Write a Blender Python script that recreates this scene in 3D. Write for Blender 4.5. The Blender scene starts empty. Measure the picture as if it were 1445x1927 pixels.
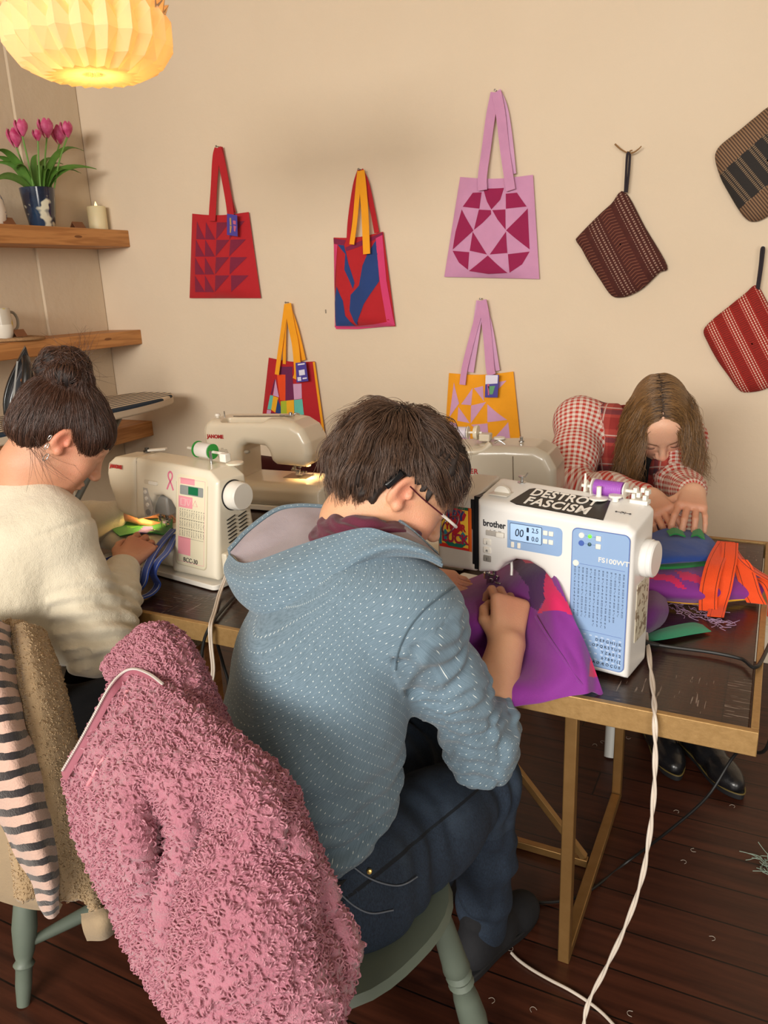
import bpy, bmesh, math, random
import numpy as np
from mathutils import Vector, Matrix, noise as mnoise
random.seed(7); np.random.seed(7)
C = bpy.context.scene.collection
SC = bpy.context.scene
rad = math.radians

# ------------------------------------------------------------------ camera, world, daylight, exposure
CAM_Z = 1.45
FPX = 1462.4
def _cam_axes():
    yaw, pitch, roll = rad(27.089), rad(16.474), rad(-2.3285)
    cy, sy, cp, sp, cr, sr = math.cos(yaw), math.sin(yaw), math.cos(pitch), math.sin(pitch), math.cos(roll), math.sin(roll)
    f = np.array([-sy*cp, cy*cp, -sp]); r = np.array([cy, sy, 0.0]); u = np.cross(r, f)
    return r*cr + u*sr, -r*sr + u*cr, f
AR, AU, AF = _cam_axes()
cam_data = bpy.data.cameras.new('camera'); cam = bpy.data.objects.new('camera', cam_data); C.objects.link(cam)
cam.matrix_world = Matrix(((AR[0], AU[0], -AF[0], 0), (AR[1], AU[1], -AF[1], 0), (AR[2], AU[2], -AF[2], CAM_Z), (0, 0, 0, 1)))
cam_data.sensor_fit = 'VERTICAL'; cam_data.sensor_height = 24.0; cam_data.lens = 24.0*FPX/1927
cam_data.clip_start = 0.05; SC.camera = cam
def at(u, v, Y=None, Z=None, X=None, d=None):
    """a point of the room seen at photo pixel (u, v), on the plane given"""
    r = AR*((u-722.5)/FPX) - AU*((v-963.5)/FPX) + AF
    o = np.array([0, 0, CAM_Z])
    if d is None:
        d = Y/r[1] if Y is not None else ((Z-CAM_Z)/r[2] if Z is not None else X/r[0])
    return o + r*d

world = bpy.data.worlds.new('world'); SC.world = world; world.use_nodes = True
_bg = world.node_tree.nodes['Background']; _bg.inputs[0].default_value = (1.0, 0.89, 0.76, 1); _bg.inputs[1].default_value = 0.26
def area(name, loc, target, sx, sy, power, col):
    l = bpy.data.lights.new(name, 'AREA'); l.shape = 'RECTANGLE'; l.size = sx; l.size_y = sy; l.energy = power; l.color = col
    o = bpy.data.objects.new(name, l); C.objects.link(o); o.location = loc
    o.rotation_euler = (Vector(target)-Vector(loc)).to_track_quat('-Z', 'Y').to_euler(); return o
area('window_daylight', (-0.75, -3.2, 2.25), (-0.7, 1.8, 1.0), 2.8, 0.95, 252, (1.0, 0.95, 0.88))
area('window_daylight_side', (2.3, -2.6, 1.5), (-0.9, 2.4, 1.2), 1.2, 1.5, 60, (1.0, 0.94, 0.86))
SC.view_settings.view_transform = 'Standard'; SC.view_settings.look = 'None'
SC.view_settings.exposure = 0.0; SC.view_settings.gamma = 1.0; SC.view_settings.use_curve_mapping = False
SC.cycles.use_denoising = True
SC.cycles.max_bounces = 8

# ------------------------------------------------------------------ materials
def lin(c):
    if isinstance(c, str):
        c = tuple(int(c[i:i+2], 16)/255 for i in (0, 2, 4))
    return tuple((x/12.92 if x <= .04045 else ((x+.055)/1.055)**2.4) for x in c[:3]) + (1.0,)
class S:
    """a node socket one can do sums with"""
    def __init__(s, nt, o): s.nt, s.o = nt, o
    def m(s, op, b=None, c=None, clamp=False):
        n = s.nt.nodes.new('ShaderNodeMath'); n.operation = op; n.use_clamp = clamp
        for i, v in enumerate((s, b, c)):
            if v is None: continue
            if isinstance(v, S): s.nt.links.new(v.o, n.inputs[i])
            else: n.inputs[i].default_value = v
        return S(s.nt, n.outputs[0])
    def __add__(s, b): return s.m('ADD', b)
    def __sub__(s, b): return s.m('SUBTRACT', b)
    def __mul__(s, b): return s.m('MULTIPLY', b)
    def __truediv__(s, b): return s.m('DIVIDE', b)
    def fr(s): return s.m('FRACT')
    def fl(s): return s.m('FLOOR')
    def ab(s): return s.m('ABSOLUTE')
    def lt(s, b): return s.m('LESS_THAN', b)
    def gt(s, b): return s.m('GREATER_THAN', b)
    def mx(s, b): return s.m('MAXIMUM', b)
    def mn(s, b): return s.m('MINIMUM', b)
    def sin(s): return s.m('SINE')
    def ramp(s, a, b):
        return ((s - a)/(b - a)).m('ADD', 0.0, clamp=True)
class G:
    """node-graph helper for one material"""
    def __init__(g, nt): g.nt = nt
    def obj(g): 
        n = g.nt.nodes.new('ShaderNodeTexCoord'); g.v = n.outputs['Object']; return g.sep(g.v)
    def attr(g, name):
        n = g.nt.nodes.new('ShaderNodeAttribute'); n.attribute_name = name; return g.sep(n.outputs['Vector'])
    def acol(g, name):
        n = g.nt.nodes.new('ShaderNodeAttribute'); n.attribute_name = name; return n.outputs['Color']
    def sep(g, v):
        n = g.nt.nodes.new('ShaderNodeSeparateXYZ'); g.nt.links.new(v, n.inputs[0]); return [S(g.nt, o) for o in n.outputs]
    def vec(g, x, y, z):
        n = g.nt.nodes.new('ShaderNodeCombineXYZ')
        for i, a in enumerate((x, y, z)):
            if isinstance(a, S): g.nt.links.new(a.o, n.inputs[i])
            else: n.inputs[i].default_value = a
        return n.outputs[0]
    def noise(g, scale, vec=None, detail=3, rough=.55):
        n = g.nt.nodes.new('ShaderNodeTexNoise'); n.inputs['Scale'].default_value = scale; n.inputs['Detail'].default_value = detail
        n.inputs['Roughness'].default_value = rough
        if vec is None: g.obj(); vec = g.v
        g.nt.links.new(vec, n.inputs['Vector']); return S(g.nt, n.outputs[0])
    def voro(g, scale, vec=None, feature='F1'):
        n = g.nt.nodes.new('ShaderNodeTexVoronoi'); n.feature = feature; n.inputs['Scale'].default_value = scale
        if vec is None: g.obj(); vec = g.v
        g.nt.links.new(vec, n.inputs['Vector']); return S(g.nt, n.outputs[0])
    def white(g, vec):
        n = g.nt.nodes.new('ShaderNodeTexWhiteNoise'); g.nt.links.new(vec, n.inputs['Vector']); return S(g.nt, n.outputs[0])
    def mix(g, f, a, b):
        n = g.nt.nodes.new('ShaderNodeMix'); n.data_type = 'RGBA'
        if isinstance(f, S): g.nt.links.new(f.o, n.inputs[0])
        else: n.inputs[0].default_value = f
        for i, c in ((6, a), (7, b)):
            if isinstance(c, (str, tuple, list)): n.inputs[i].default_value = lin(c) if isinstance(c, str) else c
            else: g.nt.links.new(c, n.inputs[i])
        return n.outputs[2]
_mats = {}
def mat(name, col='808080', rough=.6, metal=0., pat=None, bump=None, sheen=0., coat=0., sss=0., trans=0., emit=None, spec=.5, alpha=1.):
    """principled material; pat(g) returns a colour socket; bump(g) returns (height socket, distance)"""
    if name in _mats: return _mats[name]
    m = bpy.data.materials.new(name); m.use_nodes = True; nt = m.node_tree; b = nt.nodes['Principled BSDF']
    b.inputs['Base Color'].default_value = lin(col); b.inputs['Roughness'].default_value = rough; b.inputs['Metallic'].default_value = metal
    b.inputs['Specular IOR Level'].default_value = spec
    if sheen: b.inputs['Sheen Weight'].default_value = sheen; b.inputs['Sheen Roughness'].default_value = .5
    if coat: b.inputs['Coat Weight'].default_value = coat; b.inputs['Coat Roughness'].default_value = .12
    if trans: b.inputs['Transmission Weight'].default_value = trans
    if alpha < 1: b.inputs['Alpha'].default_value = alpha
    if sss: b.inputs['Subsurface Weight'].default_value = sss; b.inputs['Subsurface Radius'].default_value = (.9, .35, .2); b.inputs['Subsurface Scale'].default_value = .008
    if emit: b.inputs['Emission Color'].default_value = lin(emit[0]); b.inputs['Emission Strength'].default_value = emit[1]
    g = G(nt)
    if pat: nt.links.new(pat(g), b.inputs['Base Color'])
    if bump:
        h, dist = bump(g); n = nt.nodes.new('ShaderNodeBump'); n.inputs['Distance'].default_value = dist; n.inputs['Strength'].default_value = 1.0
        nt.links.new(h.o, n.inputs['Height']); nt.links.new(n.outputs[0], b.inputs['Normal'])
    _mats[name] = m; return m
def fabric(name, col, rough=.85, weave=900, amt=.0004, var=.12, sheen=.15):
    def pat(g):
        n = g.noise(14, detail=4); c = lin(col); d = tuple(x*(1-var) for x in c[:3])+(1,); l = tuple(min(1, x*(1+var)) for x in c[:3])+(1,)
        return g.mix(n, d, l)
    def bp(g):
        return g.noise(weave, detail=1) + g.noise(18, detail=3)*6.0, amt
    return mat(name, col, rough, pat=pat, bump=bp, sheen=sheen)
def plastic(name, col, rough=.32, coat=.2):
    return mat(name, col, rough, coat=coat)

# ------------------------------------------------------------------ things, parts, tags
def tag(o, label=None, cat=None, group=None, kind=None):
    if label: o['label'] = label
    if cat: o['category'] = cat
    if group: o['group'] = group
    if kind: o['kind'] = kind
    return o
def thing(name, label, cat, loc=(0, 0, 0), rz=0., group=None):
    o = bpy.data.objects.new(name, None); C.objects.link(o); o.location = loc; o.rotation_euler = (0, 0, rz); o.empty_display_size = .05
    return tag(o, label, cat, group)
def copy_tree(o, parent=None):
    c = o.copy(); C.objects.link(c)
    if parent: c.parent = parent
    for ch in list(o.children): copy_tree(ch, c)
    return c
def link_mesh(name, me, mats, parent=None, smooth=True):
    o = bpy.data.objects.new(name, me); C.objects.link(o)
    for m in (mats if isinstance(mats, (list, tuple)) else [mats]): me.materials.append(m)
    if smooth: me.polygons.foreach_set('use_smooth', [True]*len(me.polygons))
    if parent: set_parent(o, parent)
    return o
WP = {}
def set_parent(o, p):
    o.parent = p
    if p.name in WP: o.matrix_parent_inverse = WP[p.name]
def wthing(name, label, cat, loc, group=None):
    """a thing whose parts are written in room coordinates"""
    o = thing(name, label, cat, loc, 0, group); WP[o.name] = Matrix.Translation(Vector(loc)).inverted(); return o

class MB:
    """collects shapes into ONE mesh"""
    def __init__(s): s.v, s.f, s.mi, s.cur = [], [], [], 0
    def add(s, vs, fs):
        k = len(s.v); s.v += [tuple(float(x) for x in p) for p in vs]; s.f += [tuple(i+k for i in f) for f in fs]; s.mi += [s.cur]*len(fs); return s
    def mat(s, i): s.cur = i; return s
    def box(s, c, size, rot=None):
        hx, hy, hz = (x/2 for x in size); vs = [np.array((x, y, z)) for x in (-hx, hx) for y in (-hy, hy) for z in (-hz, hz)]
        if rot is not None: vs = [np.array(rot @ Vector(p)) for p in vs]
        return s.add([p+np.array(c) for p in vs], [(0, 1, 3, 2), (4, 6, 7, 5), (0, 4, 5, 1), (2, 3, 7, 6), (0, 2, 6, 4), (1, 5, 7, 3)])
    def bar(s, a, b, w, h=None):
        a, b = Vector(a), Vector(b); h = h or w; d = b-a
        return s.box(np.array((a+b)/2), (w, h, d.length), d.to_track_quat('Z', 'Y').to_matrix())
    def prism(s, pts, o, ex, ey, depth):
        """polygon pts (2-D) in frame o, ex, ey, extruded by vector depth"""
        o, ex, ey, dv = (np.array(q, float) for q in (o, ex, ey, depth)); n = len(pts)
        vs = [o+ex*p[0]+ey*p[1] for p in pts] + [o+ex*p[0]+ey*p[1]+dv for p in pts]
        return s.add(vs, [tuple(range(n))[::-1], tuple(range(n, 2*n))] + [(i, (i+1) % n, n+(i+1) % n, n+i) for i in range(n)])
    def lathe(s, prof, n=24, o=(0, 0, 0), axis=(0, 0, 1), a0=0.):
        q = Vector((0, 0, 1)).rotation_difference(Vector(axis)).to_matrix(); vs = []; o = Vector(o)
        for r, z in prof:
            for i in range(n):
                a = a0+2*math.pi*i/n; vs.append(tuple(q @ Vector((r*math.cos(a), r*math.sin(a), z)) + o))
        fs = [(j*n+i, j*n+(i+1) % n, (j+1)*n+(i+1) % n, (j+1)*n+i) for j in range(len(prof)-1) for i in range(n)]
        if prof[0][0] > 1e-6: fs.append(tuple(range(n))[::-1])
        if prof[-1][0] > 1e-6: fs.append(tuple((len(prof)-1)*n+i for i in range(n)))
        return s.add(vs, fs)
    def tube(s, pts, r, n=8, sub=0, closed=False):
        P = [Vector(p) for p in pts]
        if sub: P = [Vector(p) for p in catmull(np.array([tuple(p) for p in P]), sub)]
        R = r if callable(r) else (lambda t: r)
        vs = []; m = len(P); up = None
        for j, p in enumerate(P):
            t = (P[min(j+1, m-1)]-P[max(j-1, 0)])
            if closed: t = P[(j+1) % m]-P[(j-1) % m]
            t.normalize()
            if up is None: up = t.orthogonal().normalized()
            up = (up - t*up.dot(t)).normalized(); w = t.cross(up); rr = R(j/(m-1))
            for i in range(n):
                a = 2*math.pi*i/n; vs.append(tuple(p+(up*math.cos(a)+w*math.sin(a))*rr))
        k = m if closed else m-1
        fs = [(j*n+i, j*n+(i+1) % n, ((j+1) % m)*n+(i+1) % n, ((j+1) % m)*n+i) for j in range(k) for i in range(n)]
        if not closed: fs += [tuple(range(n))[::-1], tuple((m-1)*n+i for i in range(n))]
        return s.add(vs, fs)
    def ball(s, c, r, n=12, m=8):
        r = (r, r, r) if not isinstance(r, (tuple, list)) else r
        vs = [(c[0], c[1], c[2]-r[2])]
        for j in range(1, m):
            th = math.pi*j/m-math.pi/2
            vs += [(c[0]+r[0]*math.cos(th)*math.cos(2*math.pi*i/n), c[1]+r[1]*math.cos(th)*math.sin(2*math.pi*i/n), c[2]+r[2]*math.sin(th)) for i in range(n)]
        vs.append((c[0], c[1], c[2]+r[2])); L = len(vs)-1
        fs = [(0, 1+(i+1) % n, 1+i) for i in range(n)] + [(1+j*n+i, 1+j*n+(i+1) % n, 1+(j+1)*n+(i+1) % n, 1+(j+1)*n+i) for j in range(m-2) for i in range(n)]
        fs += [(L, 1+(m-2)*n+i, 1+(m-2)*n+(i+1) % n) for i in range(n)]
        return s.add(vs, fs)
    def grid(s, P, cu=False, cv=False):
        """P[i][j] points; cu/cv close the loops"""
        P = np.asarray(P, float); a, b = P.shape[:2]
        fs = [(i*b+j, i*b+(j+1) % b, ((i+1) % a)*b+(j+1) % b, ((i+1) % a)*b+j) for i in range(a if cu else a-1) for j in range(b if cv else b-1)]
        return s.add(P.reshape(-1, 3), fs)
    def slab(s, P, t):
        """a sheet P[i][j] given thickness t: closed shell"""
        P = np.asarray(P, float); a, b = P.shape[:2]
        du = np.gradient(P, axis=0); dv = np.gradient(P, axis=1); N = np.cross(du, dv); N /= np.maximum(np.linalg.norm(N, axis=2, keepdims=True), 1e-9)
        t = np.asarray(t, float)
        if t.ndim == 2: t = t[..., None]
        A, B = P+N*t/2, P-N*t/2; n = a*b; idx = lambda i, j: i*b+j
        fs = []
        for i in range(a-1):
            for j in range(b-1):
                q = (idx(i, j), idx(i+1, j), idx(i+1, j+1), idx(i, j+1)); fs.append(q); fs.append(tuple(x+n for x in q[::-1]))
        ring = [idx(i, 0) for i in range(a)] + [idx(a-1, j) for j in range(1, b)] + [idx(i, b-1) for i in range(a-2, -1, -1)] + [idx(0, j) for j in range(b-2, 0, -1)]
        for k in range(len(ring)):
            p, q = ring[k], ring[(k+1) % len(ring)]; fs.append((q, p, p+n, q+n))
        return s.add(np.concatenate([A.reshape(-1, 3), B.reshape(-1, 3)]), fs)
    def build(s, name, mats, parent=None, smooth=False, bevel=0., seg=2, sub=0, auto=None):
        me = bpy.data.meshes.new(name); me.from_pydata(s.v, [], s.f); me.validate(); o = link_mesh(name, me, mats, parent, smooth)
        if len(me.polygons) == len(s.mi): me.polygons.foreach_set('material_index', s.mi)
        if bevel:
            m = o.modifiers.new('bevel', 'BEVEL'); m.width = bevel; m.segments = seg; m.limit_method = 'ANGLE'; m.angle_limit = rad(40); m.harden_normals = False
        if sub: m = o.modifiers.new('sub', 'SUBSURF'); m.levels = m.render_levels = sub
        if (smooth or bevel) and auto is not False and not sub:
            me.polygons.foreach_set('use_smooth', [True]*len(me.polygons))
            sharp_edges(me, rad(auto or 40))
        me.update(); return o
def sharp_edges(me, ang):
    bm = bmesh.new(); bm.from_mesh(me); bmesh.ops.recalc_face_normals(bm, faces=bm.faces)
    for e in bm.edges: e.smooth = not (len(e.link_faces) == 2 and e.calc_face_angle(0) > ang)
    bm.to_mesh(me); bm.free()
def catmull(P, k, closed=False):
    P = np.asarray(P, float); n = len(P); out = []
    for i in range(n if closed else n-1):
        if closed: a, b, c, d = P[i-1], P[i], P[(i+1) % n], P[(i+2) % n]
        else: b, c = P[i], P[i+1]; a = P[i-1] if i else 2*b-c; d = P[i+2] if i+2 < n else 2*c-b
        for t in np.arange(k)/k:
            out.append(.5*((2*b)+(c-a)*t+(2*a-5*b+4*c-d)*t*t+(-a+3*b-3*c+d)*t**3))
    if not closed: out.append(P[-1])
    return np.array(out)
def patch(ctrl, ku, kv):
    """smooth sheet through a net of control points"""
    Q = np.array([catmull(r, kv) for r in ctrl]); return np.array([catmull(Q[:, j], ku) for j in range(Q.shape[1])]).transpose(1, 0, 2)
def text(name, s, size, m, loc, rot, parent=None, ext=.0004, off=0., shear=0., align='CENTER', sx=1., space=1.):
    c = bpy.data.curves.new(name, 'FONT'); c.body = s; c.size = size; c.extrude = ext; c.offset = off; c.shear = shear; c.align_x = align; c.align_y = 'CENTER'
    c.space_character = space; c.resolution_u = 3
    tmp = bpy.data.objects.new(name, c); C.objects.link(tmp); me = bpy.data.meshes.new_from_object(tmp); bpy.data.objects.remove(tmp); bpy.data.curves.remove(c)
    o = bpy.data.objects.new(name, me); C.objects.link(o); me.materials.clear(); me.materials.append(m); o.location = loc; o.rotation_euler = rot; o.scale = (sx, 1, 1)
    if parent: set_parent(o, parent)
    return o

# ------------------------------------------------------------------ smooth solids from distance fields
class SDF:
    def __init__(s, lo, hi, h):
        s.lo = np.array(lo, np.float32); s.h = h; s.n = np.ceil((np.array(hi)-s.lo)/h).astype(int)+1
        s.D = np.full(s.n, 1.0, np.float32)
    def _sub(s, lo, hi, pad):
        a = np.clip(np.floor((np.array(lo)-pad-s.lo)/s.h).astype(int), 0, s.n); b = np.clip(np.ceil((np.array(hi)+pad-s.lo)/s.h).astype(int)+1, 0, s.n)
        if (b <= a).any(): return None, None
        ax = [s.lo[i]+s.h*np.arange(a[i], b[i], dtype=np.float32) for i in range(3)]
        return tuple(slice(a[i], b[i]) for i in range(3)), np.stack(np.meshgrid(*ax, indexing='ij'), -1)
    def put(s, fn, lo, hi, k=.02, op='add'):
        sl, P = s._sub(lo, hi, max(k*1.5, 4*s.h)+.01)
        if sl is None: return s
        d = fn(P).astype(np.float32); D = s.D[sl]
        if op == 'add':
            h = np.maximum(k-np.abs(D-d), 0)/max(k, 1e-6); s.D[sl] = np.minimum(D, d)-h*h*k*.25
        elif op == 'cut':
            h = np.maximum(k-np.abs(D+d), 0)/max(k, 1e-6); s.D[sl] = np.maximum(D, -d)+h*h*k*.25
        return s
    def cone(s, a, b, ra, rb, k=.02, op='add'):
        a, b = np.array(a, np.float32), np.array(b, np.float32); ab = b-a; L = max(float(ab@ab), 1e-9)
        def fn(P):
            t = np.clip(((P-a)@ab)/L, 0, 1); return np.linalg.norm(P-(a+t[..., None]*ab), axis=-1)-(ra+t*(rb-ra))
        r = max(ra, rb); return s.put(fn, np.minimum(a, b)-r, np.maximum(a, b)+r, k, op)
    def chain(s, pts, k=.02):
        for (p, r), (q, t) in zip(pts, pts[1:]): s.cone(p, q, r, t, k)
        return s
    def ell(s, c, r, R=None, k=.02, op='add'):
        c, r = np.array(c, np.float32), np.array(r, np.float32); M = np.eye(3) if R is None else np.array(R)
        def fn(P):
            q = (P-c)@M; k0 = np.linalg.norm(q/r, axis=-1); k1 = np.linalg.norm(q/(r*r), axis=-1); return k0*(k0-1)/np.maximum(k1, 1e-6)
        m = float(r.max()); return s.put(fn, c-m, c+m, k, op)
    def rbox(s, c, half, rr, R=None, k=.02, op='add', taper=None):
        c, hf = np.array(c, np.float32), np.array(half, np.float32)-rr; M = np.eye(3) if R is None else np.array(R)
        def fn(P):
            p = (P-c)@M; hh = hf
            if taper is not None:
                tz = p[..., 2:3]/half[2]; hh = hf*(1+tz*np.array([taper[0], taper[1], 0], np.float32))
            q = np.abs(p)-hh; return np.linalg.norm(np.maximum(q, 0), axis=-1)+np.minimum(q.max(-1), 0)-rr
        m = float(np.linalg.norm(half))*1.2; return s.put(fn, c-m, c+m, k, op)
    def mesh(s):
        D = s.D; ins = D < 0; n = D.shape
        cs = tuple(x-1 for x in n); cnt = np.zeros(cs, np.int8)
        for i in (0, 1):
            for j in (0, 1):
                for k in (0, 1): cnt += ins[i:i+cs[0], j:j+cs[1], k:k+cs[2]]
        act = (cnt > 0) & (cnt < 8); ids = np.full(cs, -1, np.int64); I = np.argwhere(act); ids[act] = np.arange(len(I))
        acc = np.zeros((len(I), 3)); num = np.zeros(len(I))
        x, y, z = I.T
        for ax in range(3):
            for u in (0, 1):
                for w in (0, 1):
                    o = [0, 0, 0]; oth = [q for q in range(3) if q != ax]; o[oth[0]] = u; o[oth[1]] = w; e = list(o); e[ax] = 1
                    d0 = D[x+o[0], y+o[1], z+o[2]]; d1 = D[x+e[0], y+e[1], z+e[2]]; cr = (d0 < 0) != (d1 < 0)
                    t = np.where(cr, d0/np.where(cr, d0-d1, 1), 0); p = np.tile(np.array(o, float), (len(I), 1)); p[:, ax] = t
                    acc[cr] += p[cr]; num[cr] += 1
        V = (I+acc/num[:, None])*s.h+s.lo
        F = []
        for ax in range(3):
            sl0 = [slice(1, cs[q]) for q in range(3)]; sl0[ax] = slice(0, cs[ax]); sl1 = list(sl0); sl1[ax] = slice(1, cs[ax]+1)
            a, b = ins[tuple(sl0)], ins[tuple(sl1)]; E = np.argwhere(a != b); sg = a[a != b]; off = np.array([0 if q == ax else 1 for q in range(3)]); E = E+off
            u, w = [(1, 2), (2, 0), (0, 1)][ax]; du = np.zeros(3, int); dw = np.zeros(3, int); du[u] = 1; dw[w] = 1
            g = lambda q: ids[tuple(q.T)]
            quad = np.stack([g(E-du-dw), g(E-dw), g(E), g(E-du)], 1); quad[~sg] = quad[~sg][:, ::-1]; F.append(quad)
        return V, np.concatenate(F)
def np_mesh(name, V, F, mats, parent=None, attrs=None, mi=None, smooth=True):
    me = bpy.data.meshes.new(name); me.vertices.add(len(V)); me.vertices.foreach_set('co', np.asarray(V, np.float32).ravel())
    k = F.shape[1]; me.loops.add(F.size); me.loops.foreach_set('vertex_index', F.ravel().astype(np.int32))
    me.polygons.add(len(F)); me.polygons.foreach_set('loop_start', np.arange(0, F.size, k, dtype=np.int32))
    me.update(calc_edges=True)
    for n, a in (attrs or {}).items():
        at_ = me.attributes.new(n, 'FLOAT_VECTOR' if n == 'lc' else 'FLOAT_COLOR', 'POINT')
        if n == 'lc': at_.data.foreach_set('vector', np.asarray(a, np.float32).ravel())
        else: at_.data.foreach_set('color', np.asarray(a, np.float32).ravel())
    o = link_mesh(name, me, mats, parent, smooth)
    if mi is not None: me.polygons.foreach_set('material_index', np.asarray(mi, np.int32))
    return o
def vnormals(V, F):
    N = np.zeros_like(V); fn = np.cross(V[F[:, 2]]-V[F[:, 0]], V[F[:, 3]]-V[F[:, 1]])
    for i in range(4): np.add.at(N, F[:, i], fn)
    return N/np.maximum(np.linalg.norm(N, axis=1, keepdims=True), 1e-12)
def vnoise(P, s):
    return np.array([mnoise.noise(Vector((p[0]*s, p[1]*s, p[2]*s))) for p in P])
def relax(V, F, it=1, w=.5):
    for _ in range(it):
        S_ = np.zeros_like(V); n = np.zeros(len(V))
        for i in range(4):
            j = (i+1) % 4; np.add.at(S_, F[:, i], V[F[:, j]]); np.add.at(S_, F[:, j], V[F[:, i]]); np.add.at(n, F[:, i], 1); np.add.at(n, F[:, j], 1)
        V = V*(1-w)+S_/n[:, None]*w
    return V
def strands(name, curves, radius, m, parent=None, tip=.3):
    """hair: list of (k,3) arrays"""
    h = bpy.data.hair_curves.new(name); h.add_curves([len(c) for c in curves])
    P = np.concatenate(curves).astype(np.float32); h.attributes['position'].data.foreach_set('vector', P.ravel())
    r = np.concatenate([radius*(1-(1-tip)*np.linspace(0, 1, len(c))) for c in curves]).astype(np.float32)
    a = h.attributes.get('radius') or h.attributes.new('radius', 'FLOAT', 'POINT'); a.data.foreach_set('value', r)
    h.materials.append(m); o = bpy.data.objects.new(name, h); C.objects.link(o)
    if parent: set_parent(o, parent)
    return o
def poly_sdf(px, pz, poly):
    P = np.array(poly, np.float32); d = np.full(px.shape, 1e9, np.float32); ins = np.zeros(px.shape, bool)
    for i in range(len(P)):
        a, b = P[i-1], P[i]; e = b-a; wx, wz = px-a[0], pz-a[1]; t = np.clip((wx*e[0]+wz*e[1])/max(float(e@e), 1e-12), 0, 1)
        d = np.minimum(d, (wx-e[0]*t)**2+(wz-e[1]*t)**2)
        c = ((a[1] > pz) != (b[1] > pz)); xx = a[0]+(pz-a[1])*e[0]/(e[1] if abs(e[1]) > 1e-9 else 1e-9); ins ^= c & (px < xx)
    return np.where(ins, -1, 1)*np.sqrt(d)
def molded(name, poly, y0, y1, r, m, parent, h=.0036, smooth_poly=0, warp=None, cuts=()):
    """rounded moulding: an x-z outline of some depth in y"""
    if smooth_poly: poly = [tuple(q[:2]) for q in catmull(np.array([(p[0], p[1], 0) for p in poly]), smooth_poly, True)]
    P = np.array(poly); s = SDF((P[:, 0].min()-.012, y0-.012, P[:, 1].min()-.012), (P[:, 0].max()+.012, y1+.012, P[:, 1].max()+.012), h)
    xs = s.lo[0]+h*np.arange(s.n[0]); ys = s.lo[1]+h*np.arange(s.n[1]); zs = s.lo[2]+h*np.arange(s.n[2])
    d2 = poly_sdf(*np.meshgrid(xs.astype(np.float32), zs.astype(np.float32), indexing='ij'), poly)[:, None, :]+r
    w = (np.abs(ys-(y0+y1)/2)-(y1-y0)/2+r).astype(np.float32)[None, :, None]
    s.D = (np.minimum(np.maximum(d2, w), 0)+np.sqrt(np.maximum(d2, 0)**2+np.maximum(w, 0)**2)-r).astype(np.float32)
    for c in cuts: c(s)
    V, F = s.mesh()
    if warp: V = warp(V)
    return np_mesh(name, V, F, m, parent)
# ------------------------------------------------------------------ the room
WALL_Y, WALL_X, TOP = 3.0425, -3.12, 0.75
plaster = mat('plaster', 'd9c6aa', .9, pat=lambda g: g.mix(g.noise(1.3, detail=5), 'd6c3a8', 'e2d1b9'), bump=lambda g: (g.noise(9, detail=6), .004))
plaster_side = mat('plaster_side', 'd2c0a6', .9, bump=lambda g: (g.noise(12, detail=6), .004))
whitewood = mat('painted_wood', 'd8ccb8', .5)
def floor_pat(g):
    x, y, z = g.obj(); row = (y/.116).fl(); sx = g.white(g.vec(row, 3.0, 0.0))
    u = x/1.9 + sx*7.3; col = u.fl(); r = g.white(g.vec(row, col, 1.0))
    grain = g.noise(1.0, g.vec(x*3.0 + r*40.0, y*42.0, r*9.0), 5, .6)
    c = g.mix(grain.ramp(.3, .75), '2a140d', '5a3020'); c = g.mix(r*.45, c, '3a1a10')
    knot = g.noise(3.2, g.vec(x*1.2, y*3.0, r*5.0), 2).ramp(.66, .74); c = g.mix(knot*.7, c, '1c0c08')
    seam = ((y/.116).fr().lt(.035)).mx(u.fr().lt(.0022)); return g.mix(seam, c, '0c0503')
def floor_bump(g):
    x, y, z = g.obj(); s = (y/.116).fr(); return (s.lt(.035)*-1.0 + g.noise(1.0, g.vec(x*5.0, y*60.0, 0.0), 4)*.12), .003
floor_m = mat('floor_boards', '3c2014', .38, pat=floor_pat, bump=floor_bump, spec=.4)
tag(MB().box((-.6, .8, -.05), (6.4, 5.6, .1)).build('floor', floor_m), kind='structure')
tag(MB().box((-.6, WALL_Y+.06, 1.4), (6.4, .12, 2.8)).build('wall_back', plaster), kind='structure')
tag(MB().box((WALL_X-.06, .8, 1.4), (.12, 5.6, 2.8)).build('wall_left', plaster_side), kind='structure')
tag(MB().box((-.6, .8, 2.85), (6.4, 5.6, .1)).build('ceiling', mat('ceiling_paint', 'd8cbb6', .9)), kind='structure')
# boxed-in strip of the side wall beside the corner
tag(MB().box((WALL_X+.008, 2.855, 1.4), (.016, .37, 2.8)).build('trim_1', plaster_side, bevel=.004), kind='structure')
bb = MB(); prof = [(0, 0), (.022, 0), (.022, .118), (.017, .124), (.017, .132), (.010, .140), (.006, .15), (0, .15)]
bb.prism([(p[0], p[1]) for p in prof], (-3.1, WALL_Y, 0), (0, -1, 0), (0, 0, 1), (5.2, 0, 0))
tag(bb.build('baseboard_back', whitewood, bevel=.002), kind='structure')

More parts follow.
